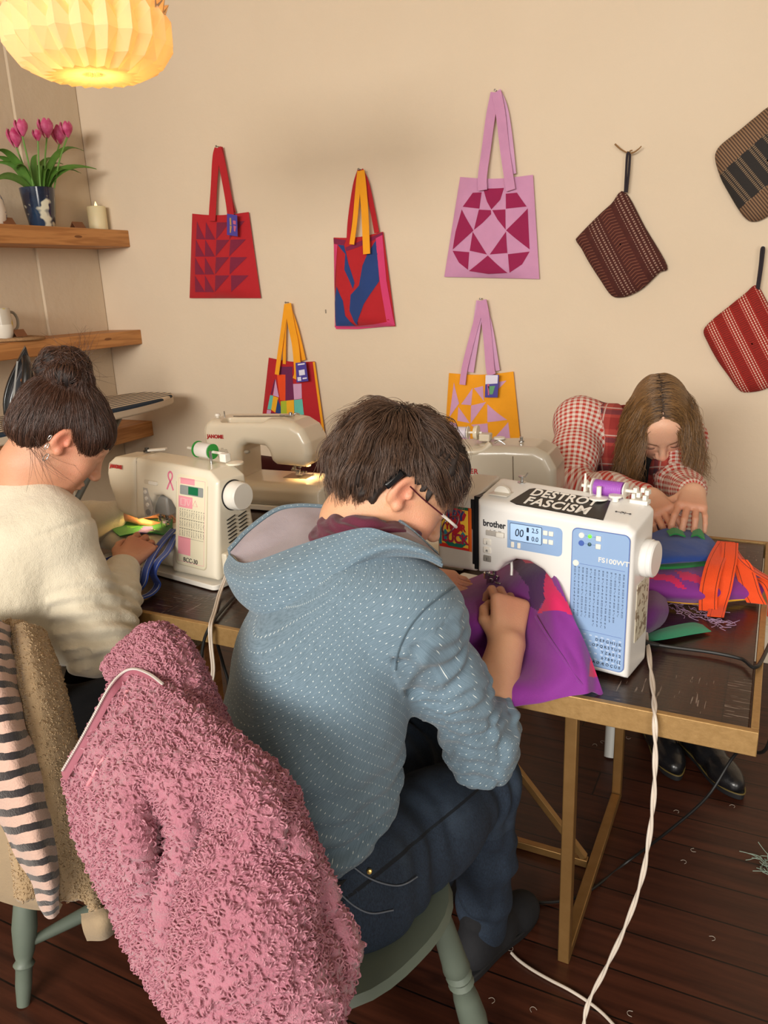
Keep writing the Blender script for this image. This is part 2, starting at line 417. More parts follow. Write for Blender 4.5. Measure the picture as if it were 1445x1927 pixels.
# ------------------------------------------------------------------ shelves in the corner
def pine_pat(g):
    x, y, z = g.obj(); r = g.noise(1.0, g.vec(x*20.0, y*1.2, z*22.0), 4, .6); w = (r*26.0 + z*60.0).sin()*.5+.5
    c = g.mix(w, 'a8703c', 'c48a50'); k = g.voro(2.6, g.vec(x*1.0, y*1.0, z*4.0)).lt(.06); return g.mix(k, c, '7a4a22')
pine = mat('oiled_pine', 'b87a44', .5, pat=pine_pat)
def shelf(z0, z1, label, y0):
    o = MB().box((WALL_X+.116, (y0+WALL_Y)/2, (z0+z1)/2), (.232, WALL_Y-y0, z1-z0)).build('wall_shelf', pine, bevel=.003)
    return tag(o, label, 'shelf', 'pine shelves in the corner')
shelf(1.662, 1.739, 'thick pine wall shelf that holds the tulip vase and the candle', .6)
shelf(1.198, 1.268, 'thick pine wall shelf that holds the mug, just above the ironing board', .6)
shelf(.729, .805, 'short visible end of the lowest pine shelf, behind the ironing board legs', .6)

# ------------------------------------------------------------------ the table
TX0, TX1, TY0, TY1 = -1.85, .026, 1.205, 2.19
gold = mat('brushed_gold_paint', 'b08a4e', .45, .5, pat=lambda g: g.mix(g.noise(90, detail=3), '9a7848', 'bc9864'), bump=lambda g: (g.noise(140, detail=2), .0005))
gold_leg = mat('gold_leg_paint', '9a7444', .42, .6, pat=lambda g: g.mix(g.noise(30, detail=3), '8a6638', 'a88250'))
def top_pat(g):
    x, y, z = g.obj(); bx = ((x+.03)/.235).fl(); by = ((y-.01)/.245).fl(); par = (bx+by).m('MODULO', 2.0).ab()
    r = g.white(g.vec(bx, by, 2.0))
    ga = g.noise(1.0, g.vec(x*6.0, y*90.0, r*20.0), 4, .6); gb = g.noise(1.0, g.vec(x*90.0, y*6.0, r*20.0), 4, .6)
    gr = ga*par + gb*(par*-1.0+1.0)
    c = g.mix(gr.ramp(.3, .75), '1e110d', '432719'); c = g.mix(r*.55, c, '190d0a')
    pa = g.noise(1.0, g.vec(x*16.0, y*240.0, r*30.0), 2).gt(.66); pb = g.noise(1.0, g.vec(x*240.0, y*16.0, r*30.0), 2).gt(.66)
    pores = (pa*par + pb*(par*-1.0+1.0))*g.noise(5, detail=2).gt(.52)
    c = g.mix(pores*.5, c, 'a8968a')
    seam = (((x+.03)/.235).fr().lt(.008)).mx(((y-.01)/.245).fr().lt(.008)); return g.mix(seam, c, '0e0705')
top_m = mat('dark_parquet', '3a2218', .3, pat=top_pat, bump=lambda g: (g.noise(1.0, g.vec(*[a*b for a, b in zip(g.obj(), (30.0, 160.0, 1.0))]), 3), .0008), coat=.15)
tb = wthing('work_table', 'long dark wooden work table with a gold edge and gold metal legs', 'table', ((TX0+TX1)/2, (TY0+TY1)/2, 0))
MB().box(((TX0+TX1)/2, (TY0+TY1)/2, TOP-.014), (TX1-TX0-.03, TY1-TY0-.03, .022)).build('tabletop', top_m, tb, bevel=.0015)
fr = MB(); t = .012
for (a, b, c, d) in ((TX0, TX1, TY0, TY0+t), (TX0, TX1, TY1-t, TY1), (TX0, TX0+t, TY0+t, TY1-t), (TX1-t, TX1, TY0+t, TY1-t)):
    fr.box(((a+b)/2, (c+d)/2, TOP-.021), (b-a, d-c, .044))
fr.build('edge_frame', gold, tb, bevel=.0015)
for lx in (-.302, TX0+.33):
    ft = MB(); w = .025
    MB().box((lx, 1.378, .353), (w, w, .706)).build('leg', gold_leg, tb, bevel=.002)
    MB().box((lx, 1.985, .353), (w, w, .706)).build('leg', gold_leg, tb, bevel=.002)
    MB().box((lx, 1.68, w/2), (w, .58, w)).build('foot_bar', gold_leg, tb, bevel=.002)
    MB().box((lx, 1.68, .695), (w, .58, w)).build('top_bar', gold_leg, tb, bevel=.002)
mx = (TX0+.33-.302)/2
MB().box((mx, 1.68, .0125), (abs(TX0+.33+.302)-.03, .02, .022)).build('stretcher', gold_leg, tb, bevel=.002)
for sx in (-1, 1):
    MB().bar((mx-sx*.585, 1.68, .025), (mx-sx*.02, 1.68, .685), .018).build('brace', gold_leg, tb, bevel=.002)

# ------------------------------------------------------------------ fold-up ironing board and iron
BZ = .985
ib = wthing('ironing_board', 'ironing board with a navy striped cover standing along the shelves', 'ironing board', (-2.68, 2.2, 0))
def board_outline(inset=0.):
    xs0, xs1 = -2.85+inset, -2.455-inset; y_tip = 2.865-inset; y_end = 1.35+inset; pts = []
    pts += [(xs0+.02, y_end), (xs1-.02, y_end), (xs1, y_end+.03)]
    for k in range(15):
        a = k/14; s_ = a
        pts.append((xs1-(1-math.cos(a*math.pi/2))*.135, 2.42+(y_tip-2.42)*math.sin(a*math.pi/2)))
    for k in range(15):
        a = 1-k/14
        pts.append((xs0+(1-math.cos(a*math.pi/2))*.135, 2.42+(y_tip-2.42)*math.sin(a*math.pi/2)))
    pts.append((xs0, y_end+.03)); return pts
def cover_pat(g):
    x, y, z = g.obj(); s = ((x+2.447)/.041).fr(); edge = x.gt(-2.478); side = z.lt(.972)
    c = g.mix(s.lt(.42), 'd9c9b0', '22303c'); c = g.mix(edge, c, '1f2f3f'); return g.mix(side, c, 'c9b9a2')
cov = mat('ironing_cover', 'd9c9b0', .9, pat=cover_pat, bump=lambda g: (g.noise(40), .002))
m = MB(); o1 = board_outline(); m.prism(o1, (0, 0, BZ-.045), (1, 0, 0), (0, 1, 0), (0, 0, .045)); m.build('cover', cov, ib, bevel=.008, seg=3)
grey_metal = mat('grey_tube', '6e706a', .45, .6); dark_metal = mat('dark_tube', '3c3e3c', .5, .5)
for y0, y1, mm_ in ((2.62, 1.72, grey_metal), (1.78, 2.58, grey_metal)):
    for dx in (-.035, .035) if y0 > 2 else (-.13, .13):
        MB().tube([(-2.69+dx, y0, BZ-.05), (-2.69+dx, y1, .03)], .014, 10).build('leg', mm_, ib, True)
    MB().tube([(-2.69-.17, y1, .016), (-2.69+.17, y1, .016)], .015, 10).build('foot_bar', mm_, ib, True)
MB().tube([(-2.69-.15, 2.2, .50), (-2.69+.15, 2.2, .50)], .008, 8).build('pivot_bar', dark_metal, ib, True)

# ------------------------------------------------------------------ pendant lamp of folded paper
LC = at(165, 52, d=1.7)
lamp = wthing('pendant_lamp', 'glowing folded paper pendant lamp hanging at the upper left', 'lamp', tuple(LC))
paper = bpy.data.materials.new('folded_paper'); paper.use_nodes = True; nt = paper.node_tree; nt.nodes.clear()
_o = nt.nodes.new('ShaderNodeOutputMaterial'); _d = nt.nodes.new('ShaderNodeBsdfDiffuse'); _t = nt.nodes.new('ShaderNodeBsdfTranslucent'); _x = nt.nodes.new('ShaderNodeMixShader')
_d.inputs[0].default_value = lin('f4e3c4'); _t.inputs[0].default_value = lin('f6e0b8'); _x.inputs[0].default_value = .55
nt.links.new(_d.outputs[0], _x.inputs[1]); nt.links.new(_t.outputs[0], _x.inputs[2]); nt.links.new(_x.outputs[0], _o.inputs[0])
NP = 22; m = MB()
rings = [(.014, -.084, .0, 0), (.024, -.092, .006, 0), (.095, -.098, .010, 0), (.142, -.076, .010, 0), (.171, -.040, .008, 0), (.172, -.008, .008, 0), (.158, .014, .008, 0), (.170, .034, .008, 1), (.166, .064, .008, 0), (.142, .100, .010, 0), (.06, .124, .008, 0), (.03, .118, .0, 0)]
vs = []
for k, (r, z, amp, ph) in enumerate(rings):
    for i in range(2*NP):
        a = math.pi*i/NP; s_ = 1 if (i+ph) % 2 == 0 else -1; zz = z + (s_*.016 if 5 <= k <= 8 else 0)
        vs.append((LC[0]+(r+s_*amp)*math.cos(a), LC[1]+(r+s_*amp)*math.sin(a), LC[2]+zz))
n2 = 2*NP; fs = []
for k in range(len(rings)-1):
    for i in range(n2):
        a, b, c_, d_ = k*n2+i, k*n2+(i+1) % n2, (k+1)*n2+(i+1) % n2, (k+1)*n2+i
        fs += [(a, b, d_), (b, c_, d_)] if i % 2 else [(a, b, c_), (a, c_, d_)]
m.add(vs, fs); sh = m.build('lamp_shade', paper, lamp)
sd = sh.modifiers.new('thick', 'SOLIDIFY'); sd.thickness = .0006
MB().tube([(LC[0], LC[1], LC[2]+.05), (LC[0], LC[1], 2.79)], .003, 8).build('flex', mat('white_flex', 'e8e0d0', .5), lamp, True)
bm_ = MB().ball((LC[0], LC[1], LC[2]+.005), .028, 16, 12); bm_.build('bulb', mat('bulb_glow', 'fff0d0', .5, emit=('ffd49a', 3)), lamp, True)
pl = bpy.data.lights.new('bulb_light', 'POINT'); pl.energy = 3.0; pl.color = (1.0, .72, .38); pl.shadow_soft_size = .035
po = bpy.data.objects.new('bulb_light', pl); C.objects.link(po); po.location = (LC[0], LC[1], LC[2]-.035)

# ------------------------------------------------------------------ on the shelves
SH1, SH2 = 1.7392, 1.2682
vp = at(80, 424, X=-2.995); VX, VY = vp[0], vp[1]
def vase_pat(g):
    n = g.noise(9, detail=4); c = g.mix(n.ramp(.4, .6), '0e1830', '243c58'); f = g.noise(14, detail=2).ramp(.56, .62); return g.mix(f, c, 'd8d4bc')
vz = wthing('flower_vase', 'dark blue glazed vase with cream flowers, full of pink tulips', 'vase', (VX, VY, SH1))
MB().lathe([(.001, 0), (.050, 0), (.053, .004), (.064, .07), (.074, .165), (.070, .167), (.066, .155), (.055, .02), (.001, .015)], 32, (VX, VY, SH1)).build('body', mat('glazed_blue', '14203a', .12, pat=vase_pat, coat=.5), vz, True)
leaf_m = mat('tulip_leaf', '4c7a2c', .45, pat=lambda g: g.mix(g.noise(30, detail=3), '3d6a22', '6a9640')); stem_m = mat('tulip_stem', '6c9a48', .5)
petal_m = mat('tulip_petal', 'c2336c', .5, pat=lambda g: g.mix(g.noise(28, detail=3).ramp(.35, .7), 'b5245e', 'dc6a98'), sheen=.2)
def leaf_mb(base, tip, bend, w, name, par):
    base, tip, bend = (np.array(q, float) for q in (base, tip, bend)); side = np.cross(tip-base, (0.3, -.8, .2)); side /= np.linalg.norm(side); rows = []
    for t in np.linspace(0, 1, 13):
        p = base*(1-t)**2 + bend*2*t*(1-t) + tip*t*t; ww = w*math.sin(math.pi*min(1, t*.82+.16))**.8 + .001; nrm = np.cross(side, tip-base); nrm /= np.linalg.norm(nrm)
        rows.append([p-side*ww+nrm*ww*.35, p-side*ww*.5+nrm*ww*.06, p, p+side*ww*.5+nrm*ww*.06, p+side*ww+nrm*ww*.35])
    MB().slab(rows, .0012).build(name, leaf_m, par, True)
heads = [(28, 262, .030, 'tulip with a full pink head, leftmost and tallest of the bunch'), (40, 243, .026, 'deep pink tulip just behind the leftmost head of the bunch'), (70, 256, .018, 'small half hidden pink tulip at the middle of the bunch'), (86, 244, .031, 'pale edged pink tulip standing tall in the middle of the bunch'), (110, 256, .031, 'pink tulip facing forward at the right of the bunch'), (125, 246, .026, 'pink tulip at the far right edge of the bunch')]
for i, (px, py, r, lb) in enumerate(heads):
    X = VX + (-.03, .03, .04, 0, -.02, .03)[i]
    h = at(px, py, X=X); t = wthing('tulip', lb, 'flower', (VX, VY, SH1+.02), 'tulips in the blue vase')
    b0 = np.array([VX+(h[0]-VX)*.15, VY+(h[1]-VY)*.2, SH1+.03])
    MB().tube([b0, b0*.45+h*.55+np.array([0, 0, .02]), h-np.array([0, 0, r])], .0035, 8, 6).build('stem', stem_m, t, True)
    pm = MB()
    for k in range(6):
        a0 = k*math.pi/3 + (.3 if k % 2 else 0); rr = r*(.92 if k % 2 else 1.0); rows = []
        for u in np.linspace(0, 1, 9):
            rad_ = rr*(.25+.85*math.sin(min(1, u*1.15)*math.pi*.62))*(1 if u < .8 else 1-(u-.8)*.9); ww = .62*math.sin(math.pi*(u*.86+.07))+.03
            rows.append([h+np.array([rad_*math.cos(a0+s*ww), rad_*math.sin(a0+s*ww), -r*1.1+u*2.5*r]) for s in (-1, -.5, 0, .5, 1)])
        pm.slab(rows, .0012)
    pm.build('petals', petal_m, t, True)
    for q in range(2):
        dx = (h[1]-VY)*.6 + random.uniform(-.12, .12) + (q-.5)*.1
        tip = np.array([VX+random.uniform(-.07, .07), VY+dx*1.25, SH1+.18+random.uniform(.05, .13)]); bend = np.array([VX+random.uniform(-.03, .03), VY+dx*.35, SH1+.30])
        leaf_mb((VX+random.uniform(-.02, .02), VY+dx*.12, SH1+.10), tip, bend, random.uniform(.014, .02), 'leaf', t)
    if i in (0, 1, 4, 5):
        q = at({0: -12, 1: -8, 4: 152, 5: 157}[i], {0: 341, 1: 283, 4: 326, 5: 284}[i], X=VX+.02); 
        leaf_mb((VX, VY, SH1+.12), q, (VX, VY*.5+q[1]*.5, max(q[2], SH1+.2)+.05), .016, 'leaf', t)
cp = at(186, 430, X=-3.02); cn = wthing('candle', 'cream pillar candle with a flame tip at the end of the upper shelf', 'candle', (-3.02, cp[1], SH1))
MB().lathe([(.001, 0), (.043, 0), (.044, .006), (.044, .11), (.041, .114), (.030, .110), (.001, .106)], 32, (-3.02, cp[1], SH1)).build('wax', mat('ivory_wax', 'e6d8ae', .5, sss=.2), cn, True)
MB().lathe([(.001, 0), (.007, .006), (.006, .016), (.001, .03)], 14, (-3.02, cp[1], SH1+.107)).build('flame_tip', mat('flame_tip', 'ffe8b8', .4, emit=('ffd890', 2.0)), cn, True)
card_m = mat('brown_card', '7c4f30', .8)
def tent(px, py, X, z, w, h, lb):
    p = at(px, py, X=X); o = MB(); hw = w/2
    o.prism([(-.022, 0), (0, h), (.022, 0), (.019, 0), (0, h-.004), (-.019, 0)], (X, p[1]-hw, z), (1, 0, 0), (0, 0, 1), (0, w, 0)).build('price_card', card_m)
    return tag(bpy.data.objects[o_last()], lb, 'card', 'folded brown cards on the shelves')
def o_last(): return [o.name for o in C.objects][-1]
tent(146, 424, -2.955, SH1, .062, .032, 'folded brown card between the vase and the candle')
tent(13, 418, -2.955, SH1, .058, .032, 'folded brown card at the left of the blue vase')
mp = at(8, 637, X=-2.985); MX, MY = -2.985, mp[1]; cz = SH2+.013
co = MB()
for k in range(9): 
    r = .012+.0125*k; co.tube([(MX+.005+r*math.cos(a), MY+.055+r*math.sin(a), SH2+.007+.0015*math.sin(a*(6+k*4))) for a in np.linspace(0, 2*math.pi, 40, endpoint=False)], lambda t, k=k: .0072, 8, closed=True)
tag(co.build('woven_coaster', mat('straw', '9a7450', .9, pat=lambda g: g.mix(g.noise(120), '7a5636', 'b89468')), smooth=True), 'round woven straw mat on the lower shelf under the mug', 'mat')
mg = wthing('mug', 'white mug with a yellow painted flower on the lower shelf', 'mug', (MX, MY, cz))
def mug_pat(g):
    x, y, z = g.obj(); n = g.noise(16, detail=2); c = g.mix(z.lt(cz+.058), 'c8bfae', 'e6e0d2'); return g.mix(n.ramp(.6, .66), c, 'c8b234')
mug_m = mat('glazed_mug', 'dcd4c4', .25, pat=mug_pat, coat=.3)
MB().lathe([(.001, 0), (.034, 0), (.042, .02), (.044, .06), (.040, .125), (.037, .126), (.040, .06), (.036, .02), (.001, .01)], 28, (MX, MY, cz)).build('body', mug_m, mg, True)
MB().tube([(MX, MY+.038, cz+.108), (MX, MY+.066, cz+.104), (MX, MY+.082, cz+.075), (MX, MY+.074, cz+.04), (MX, MY+.041, cz+.022)], .006, 8, 6).build('handle', mat('mug_handle', '8c8578', .3), mg, True)
tent(36, 632, -2.955, cz+.004, .055, .03, 'folded brown card leaning beside the mug')
wp = at(-8, 405, X=-2.98); MB().lathe([(.001, 0), (.035, 0), (.045, .05), (.038, .10), (.03, .12), (.027, .118), (.036, .09), (.04, .05), (.001, .01)], 24, (-2.98, wp[1], SH1)).build('small_jug', mat('speckled_jug', 'd0c4b4', .3, pat=lambda g: g.mix(g.noise(30).ramp(.55, .6), 'd0c4b4', '5a6080')), smooth=True)
tag(bpy.data.objects[o_last()], 'pale jug with blue marks cut by the left edge of the upper shelf', 'jug')

# steam iron
iu = np.array([.10, .24, .96]); iu /= np.linalg.norm(iu); inn = np.array([.86, -.5, 0.0]); inn /= np.linalg.norm(inn); iw = np.cross(iu, inn); iw /= np.linalg.norm(iw)
ib0 = np.array([-2.70, 2.10, BZ+.006]); IRN = wthing('steam_iron', 'black steam iron standing on its heel on the ironing board', 'iron', tuple(ib0))
def leafo(w, L, n=14):
    r = [(w*math.sin(math.pi*min(.5+.5*max(0, (t-.18)/.82), 1))*(1 if t > .18 else .86+.14*t/.18), t*L) for t in np.linspace(0, 1, n)]
    return r + [(-x, y) for x, y in r[-2::-1]]
MB().prism(leafo(.056, .285), ib0, iw, iu, inn*.006).build('soleplate', mat('sole_metal', '6a6a6c', .3, .8), IRN, bevel=.002)
blk = plastic('black_plastic', '17181a', .3); m = MB()
m.prism(leafo(.060, .282), ib0+inn*.006, iw, iu, inn*.022); m.build('skirt', blk, IRN, bevel=.005)
m = MB(); m.prism(leafo(.046, .24), ib0+inn*.028, iw, iu, inn*.03); m.build('body', plastic('iron_grey', '3a3c40', .25), IRN, bevel=.01)
MB().tube([ib0+inn*.05+iu*.235, ib0+inn*.095+iu*.20, ib0+inn*.108+iu*.12, ib0+inn*.10+iu*.03, ib0+inn*.05+iu*.0], lambda t: .017, 12, 6).build('handle', blk, IRN, True)
MB().ball(ib0+inn*.062+iu*.15, (.012, .012, .012)).build('steam_button', plastic('orange_button', 'd87a1c'), IRN, True)
MB().tube([ib0+inn*.06+iu*.10+iw*.02, ib0+inn*.075+iu*.13+iw*.03, ib0+inn*.06+iu*.165+iw*.025], .006, 8, 5).build('red_trim', plastic('red_trim', '8c1c20'), IRN, True)
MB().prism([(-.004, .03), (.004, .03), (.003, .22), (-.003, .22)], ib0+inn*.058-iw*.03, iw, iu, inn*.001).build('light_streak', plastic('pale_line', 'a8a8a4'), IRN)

# ------------------------------------------------------------------ bags on the wall
def inv_bilin(q, c):
    """(s, t) of pixel q in pixel quad c = TL, TR, BR, BL"""
    s_, t_ = .5, .5; c = [np.array(x, float) for x in c]
    for _ in range(12):
        a = c[0]*(1-s_)+c[1]*s_; b = c[3]*(1-s_)+c[2]*s_; p = a*(1-t_)+b*t_; ds = (c[1]-c[0])*(1-t_)+(c[2]-c[3])*t_; dt = b-a
        J = np.stack([ds, dt], 1); d = np.linalg.solve(J, np.array(q, float)-p); s_ += d[0]; t_ += d[1]
    return s_, t_
nail_m = mat('nail_steel', '8a8278', .4, .8)
class Bag:
    def __init__(b, name, label, cat, quad, top, bulge=.024, group='bags hanging on the wall', wob=.008, sag=.010):
        b.q = quad; b.Y = WALL_Y-.012; b.w = [at(p[0], p[1], Y=b.Y) for p in quad]; b.bulge, b.wob, b.sag = bulge, wob, sag
        b.root = wthing(name, label, cat, tuple(at(*top, Y=b.Y)), group)
    def S(b, s_, t_, off=0., back=False):
        s1, t1 = s_, t_
        p = (b.w[0]*(1-s1)+b.w[1]*s1)*(1-t1)+(b.w[3]*(1-s1)+b.w[2]*s1)*t1; e = max(0, 4*s1*(1-s1))**.5*min(1, t1*1.2+.25)*(1 if t1 < .92 else max(0, 1-((t1-.92)/.08)**2))
        d = b.bulge*e + b.wob*math.sin(s1*9+t1*3)*e + .0015; sg = b.sag*math.sin(math.pi*s1)*max(0, 1-t1*2.2)
        return p + (np.array([0, .010*e, -sg]) if back else np.array([0, -(d+off), -sg]))
    def body(b, m, mats_patches=(), n=14, name='bag_body'):
        g = [[b.S(i/n, j/n) for j in range(n+1)] for i in range(n+1)]; k = [[b.S(i/n, j/n, back=True) for j in range(n+1)] for i in range(n+1)]
        mb = MB(); mb.grid(np.array(g)); mb.grid(np.array(k)[::-1])
        for i in range(n):
            mb.add([g[i][n], g[i+1][n], k[i+1][n], k[i][n]], [(0, 1, 2, 3)]); mb.add([g[0][i], g[0][i+1], k[0][i+1], k[0][i]], [(3, 2, 1, 0)]); mb.add([g[n][i], g[n][i+1], k[n][i+1], k[n][i]], [(0, 1, 2, 3)])
        mats = [m]; 
        for pm, polys in mats_patches:
            if pm not in mats: mats.append(pm)
            mb.mat(mats.index(pm))
            for poly in polys:
                uv = [inv_bilin(p, b.q) for p in poly]
                tris = [(0, i, i+1) for i in range(1, len(uv)-1)] if len(uv) <= 4 else tessel(uv)
                for tr in tris:
                    A, B_, C_ = (np.array(uv[x]) for x in tr); N = 6; V = []; I = {}
                    for i in range(N+1):
                        for j in range(N+1-i):
                            I[i, j] = len(V); w = A+(B_-A)*i/N+(C_-A)*j/N; V.append(b.S(w[0], w[1], .0014))
                    F = []
                    for i in range(N):
                        for j in range(N-i):
                            F.append((I[i, j], I[i+1, j], I[i, j+1]))
                            if j < N-i-1: F.append((I[i+1, j], I[i+1, j+1], I[i, j+1]))
                    mb.add(V, F)
        o = mb.build(name, mats, b.root, True, auto=60); return o
    def strap(b, pts, w, m, off=.012, name='handle', twist=0.):
        """ribbon along pixel path; width w in metres, lying near the wall"""
        P = catmull(np.array([list(at(p[0], p[1], Y=b.Y-off-(p[2] if len(p) > 2 else 0))) for p in pts]), 6); rows = []
        for i, p in enumerate(P):
            t = P[min(i+1, len(P)-1)]-P[max(i-1, 0)]; t /= np.linalg.norm(t); nrm = np.array([twist*math.sin(i*.5)*.2, -1, 0]); sd_ = np.cross(t, nrm); sd_ /= np.linalg.norm(sd_)
            rows.append([p-sd_*w/2, p, p+sd_*w/2])
        MB().slab(rows, .003).build(name, m, b.root, True)
    def tagcard(b, quad, m, label=None, bits=()):
        P = [at(p[0], p[1], Y=b.Y-b.bulge-.022) for p in quad]; mb = MB()
        mb.add(P+[p+np.array([0, .0015, 0]) for p in P], [(0, 1, 2, 3), (7, 6, 5, 4), (0, 4, 5, 1), (1, 5, 6, 2), (2, 6, 7, 3), (3, 7, 4, 0)])
        o = mb.build('swing_tag', m, b.root); 
        if label: o['label'] = label
        for col, qs in bits:
            mb = MB()
            for q in qs: 
                pp = [at(p[0], p[1], Y=b.Y-b.bulge-.0228) for p in q]; mb.add(pp, [tuple(range(len(pp)))])
            mb.build('tag_print', col, o)
def tessel(uv):
    from mathutils.geometry import tessellate_polygon
    return [tuple(t) for t in tessellate_polygon([[Vector((p[0], p[1], 0)) for p in uv]])]
def nail(px, py, lb, grp='nails in the wall'):
    p = at(px, py, Y=WALL_Y-.01); o = MB().lathe([(.0016, -.02), (.0016, .026), (.0042, .0265), (.0042, .029), (.0005, .0295)], 10, p+np.array([0, .012, 0]), (0, -1, -.0)).build('nail', nail_m, smooth=True); return tag(o, lb, 'nail', grp)
red = fabric('red_canvas', 'b3141f'); plum = fabric('plum_cotton', '7a1336'); plum_d = fabric('purple_cotton', '6a1a4c'); rose = fabric('rose_cotton', 'd0396e'); navy = fabric('navy_cotton', '1c3b78'); ochre = fabric('ochre_canvas', 'f0a012'); lilac = fabric('lilac_canvas', 'c98fb4'); magenta = fabric('magenta_cotton', '93104a')
maroon = fabric('maroon_tape', '7c1440'); orange = fabric('orange_cotton', 'e8480e'); teal = fabric('teal_cotton', '62bcae'); lime = fabric('lime_cotton', 'a8b82c'); yell = fabric('yellow_cotton', 'eeae1c'); lilac2 = fabric('pale_lilac', 'cf9dc0')
tag_m = mat('tag_card', '4a3f96', .35); tag_ink = mat('tag_gold_ink', 'b08a50', .5); tag_pink = mat('tag_pink_ink', 'c05a80', .5); tag_white = mat('tag_white_ink', 'e0dcec', .4); tag_green = mat('tag_green_ink', '5c9a6a', .5)
z3 = lambda pts: [(340+x/3.141, 160+y/3.141) for x, y in pts]
z4 = lambda pts: [(780+x/2.173, 140+y/2.173) for x, y in pts]
z7 = lambda pts: [(460+x/2.676, 540+y/2.676) for x, y in pts]
# 1 red bag with plum triangles
b = Bag('tote_bag', 'red cloth bag with plum triangles hanging nearest the shelves', 'bag', [(362, 402), (468, 399), (491, 561), (357, 561)], (410, 276))
T = []
cols = [(105, 165, 212), (212, 270, 300), (305, 345, 390)]
for r, (y0, y1) in enumerate(((800, 906), (908, 1010), (1014, 1116), (1122, 1222))):
    sh_ = r*6
    for a, bb_, flip in ((105-sh_*.3, 160, 0), (160, 218+sh_*.3, 0), (222+sh_*.4, 300+sh_*1.0, 1), (305+sh_*1.2, 385+sh_*1.6, 1)):
        T.append(z3([(a, y0), (a, y1), (bb_, y1)] if not flip else [(a, y0), (bb_, y0), (a, y1)]))
b.body(red, [(plum, T)])
b.strap([(399, 416, .012), (401, 380), (404, 330), (407, 292), (410, 279, -.004)], .036, red, twist=.4); b.strap([(410, 278, .002), (416, 300), (424, 340), (431, 380), (435, 412, .012)], .036, red, name='handle')
b.strap([(413, 278, -.006), (421, 320, -.006), (430, 370, -.006), (438, 402, -.004)], .034, red)
b.tagcard([(427, 402), (446, 405), (447, 445), (427, 442)], tag_m, 'small blue card tag', [(tag_ink, [z3([(288, 785), (298, 785), (300, 830), (290, 826)]), z3([(290, 830), (302, 835), (296, 875), (290, 872)])]), (tag_pink, [z3([(308, 800), (325, 803), (326, 825), (310, 822)]), z3([(312, 830), (328, 835), (322, 868), (314, 862)])])])
nail(411, 276, 'nail holding the red bag with plum triangles')
# 2 red and blue bag
b = Bag('tote_bag', 'red and navy bag with pink sides and a mustard handle', 'bag', [(628, 447), (721, 436), (744, 614), (632, 617)], (678, 320), bulge=.03, wob=.008)
b.body(red, [(rose, [z3([(908, 938), (934, 938), (920, 1180), (918, 1432), (912, 1432), (914, 1180)]), z3([(1160, 900), (1195, 885), (1222, 1150), (1268, 1420), (1228, 1400), (1190, 1150)]), z3([(918, 1424), (1050, 1424), (1160, 1412), (1230, 1398), (1268, 1422), (1160, 1432), (1050, 1442), (918, 1442)])]),
     (navy, [z3([(1165, 905), (1188, 1155), (1110, 1290), (1060, 1420), (1015, 1330), (1022, 1235), (1075, 1180), (1090, 1060), (1118, 985)]), z3([(935, 1185), (975, 1270), (988, 1360), (1045, 1424), (922, 1424), (918, 1290)]), z3([(935, 938), (975, 938), (990, 985), (1005, 1050), (1045, 1165), (1035, 1200), (982, 1085), (985, 990)])]),
     (maroon, [z3([(905, 906), (985, 906), (975, 936), (908, 936)]), z3([(985, 950), (1060, 912), (1195, 870), (1196, 890), (1075, 938), (990, 972)])])])
b.strap([(662, 460, .02), (668, 415, .01), (674, 350), (677, 322)], .022, ochre); b.strap([(679, 321, .005), (682, 345, .005), (686, 390, .01), (688, 430, .02), (690, 478, .03)], .032, ochre)
b.strap([(677, 320, -.006), (668, 350, -.006), (659, 410, -.006), (656, 452, -.004)], .02, red); b.strap([(679, 320, -.006), (690, 345, -.006), (701, 395, -.006), (709, 438, -.004)], .022, red)
nail(678, 319, 'nail holding the red and navy bag')
# 3 lilac bag
b = Bag('tote_bag', 'lilac bag with a magenta star patchwork hanging highest on the wall', 'bag', [(866, 333), (1003, 329), (1015, 525), (836, 521)], (933, 172), bulge=.022)
P3 = [[(287, 458), (372, 455), (358, 505), (322, 546), (303, 512)], [(245, 478), (281, 474), (273, 543), (204, 537)], [(380, 480), (425, 478), (463, 537), (383, 544)], [(200, 548), (250, 635), (163, 713), (175, 640)], [(467, 545), (475, 713), (387, 635), (430, 590)], [(271, 547), (320, 549), (322, 566), (286, 605), (252, 632)], [(326, 549), (381, 547), (385, 632), (350, 590)], [(247, 640), (310, 734), (235, 718)], [(387, 640), (393, 728), (322, 734)], [(163, 718), (233, 724), (228, 798), (190, 768)], [(395, 733), (475, 722), (447, 775), (400, 810)], [(314, 738), (392, 811), (315, 815), (232, 803)]]
b.body(lilac, [(magenta, [z4(p) for p in P3])])
b.strap([(908, 358, .014), (908, 330, .008), (915, 280), (923, 220), (932, 174)], .036, lilac); b.strap([(934, 173, .005), (942, 215, .005), (949, 275), (956, 325, .008), (961, 358, .014)], .036, lilac)
b.strap([(935, 172, -.006), (948, 205, -.006), (957, 260, -.006), (964, 328, -.004)], .03, lilac2)
nail(934, 171, 'nail holding the lilac bag')
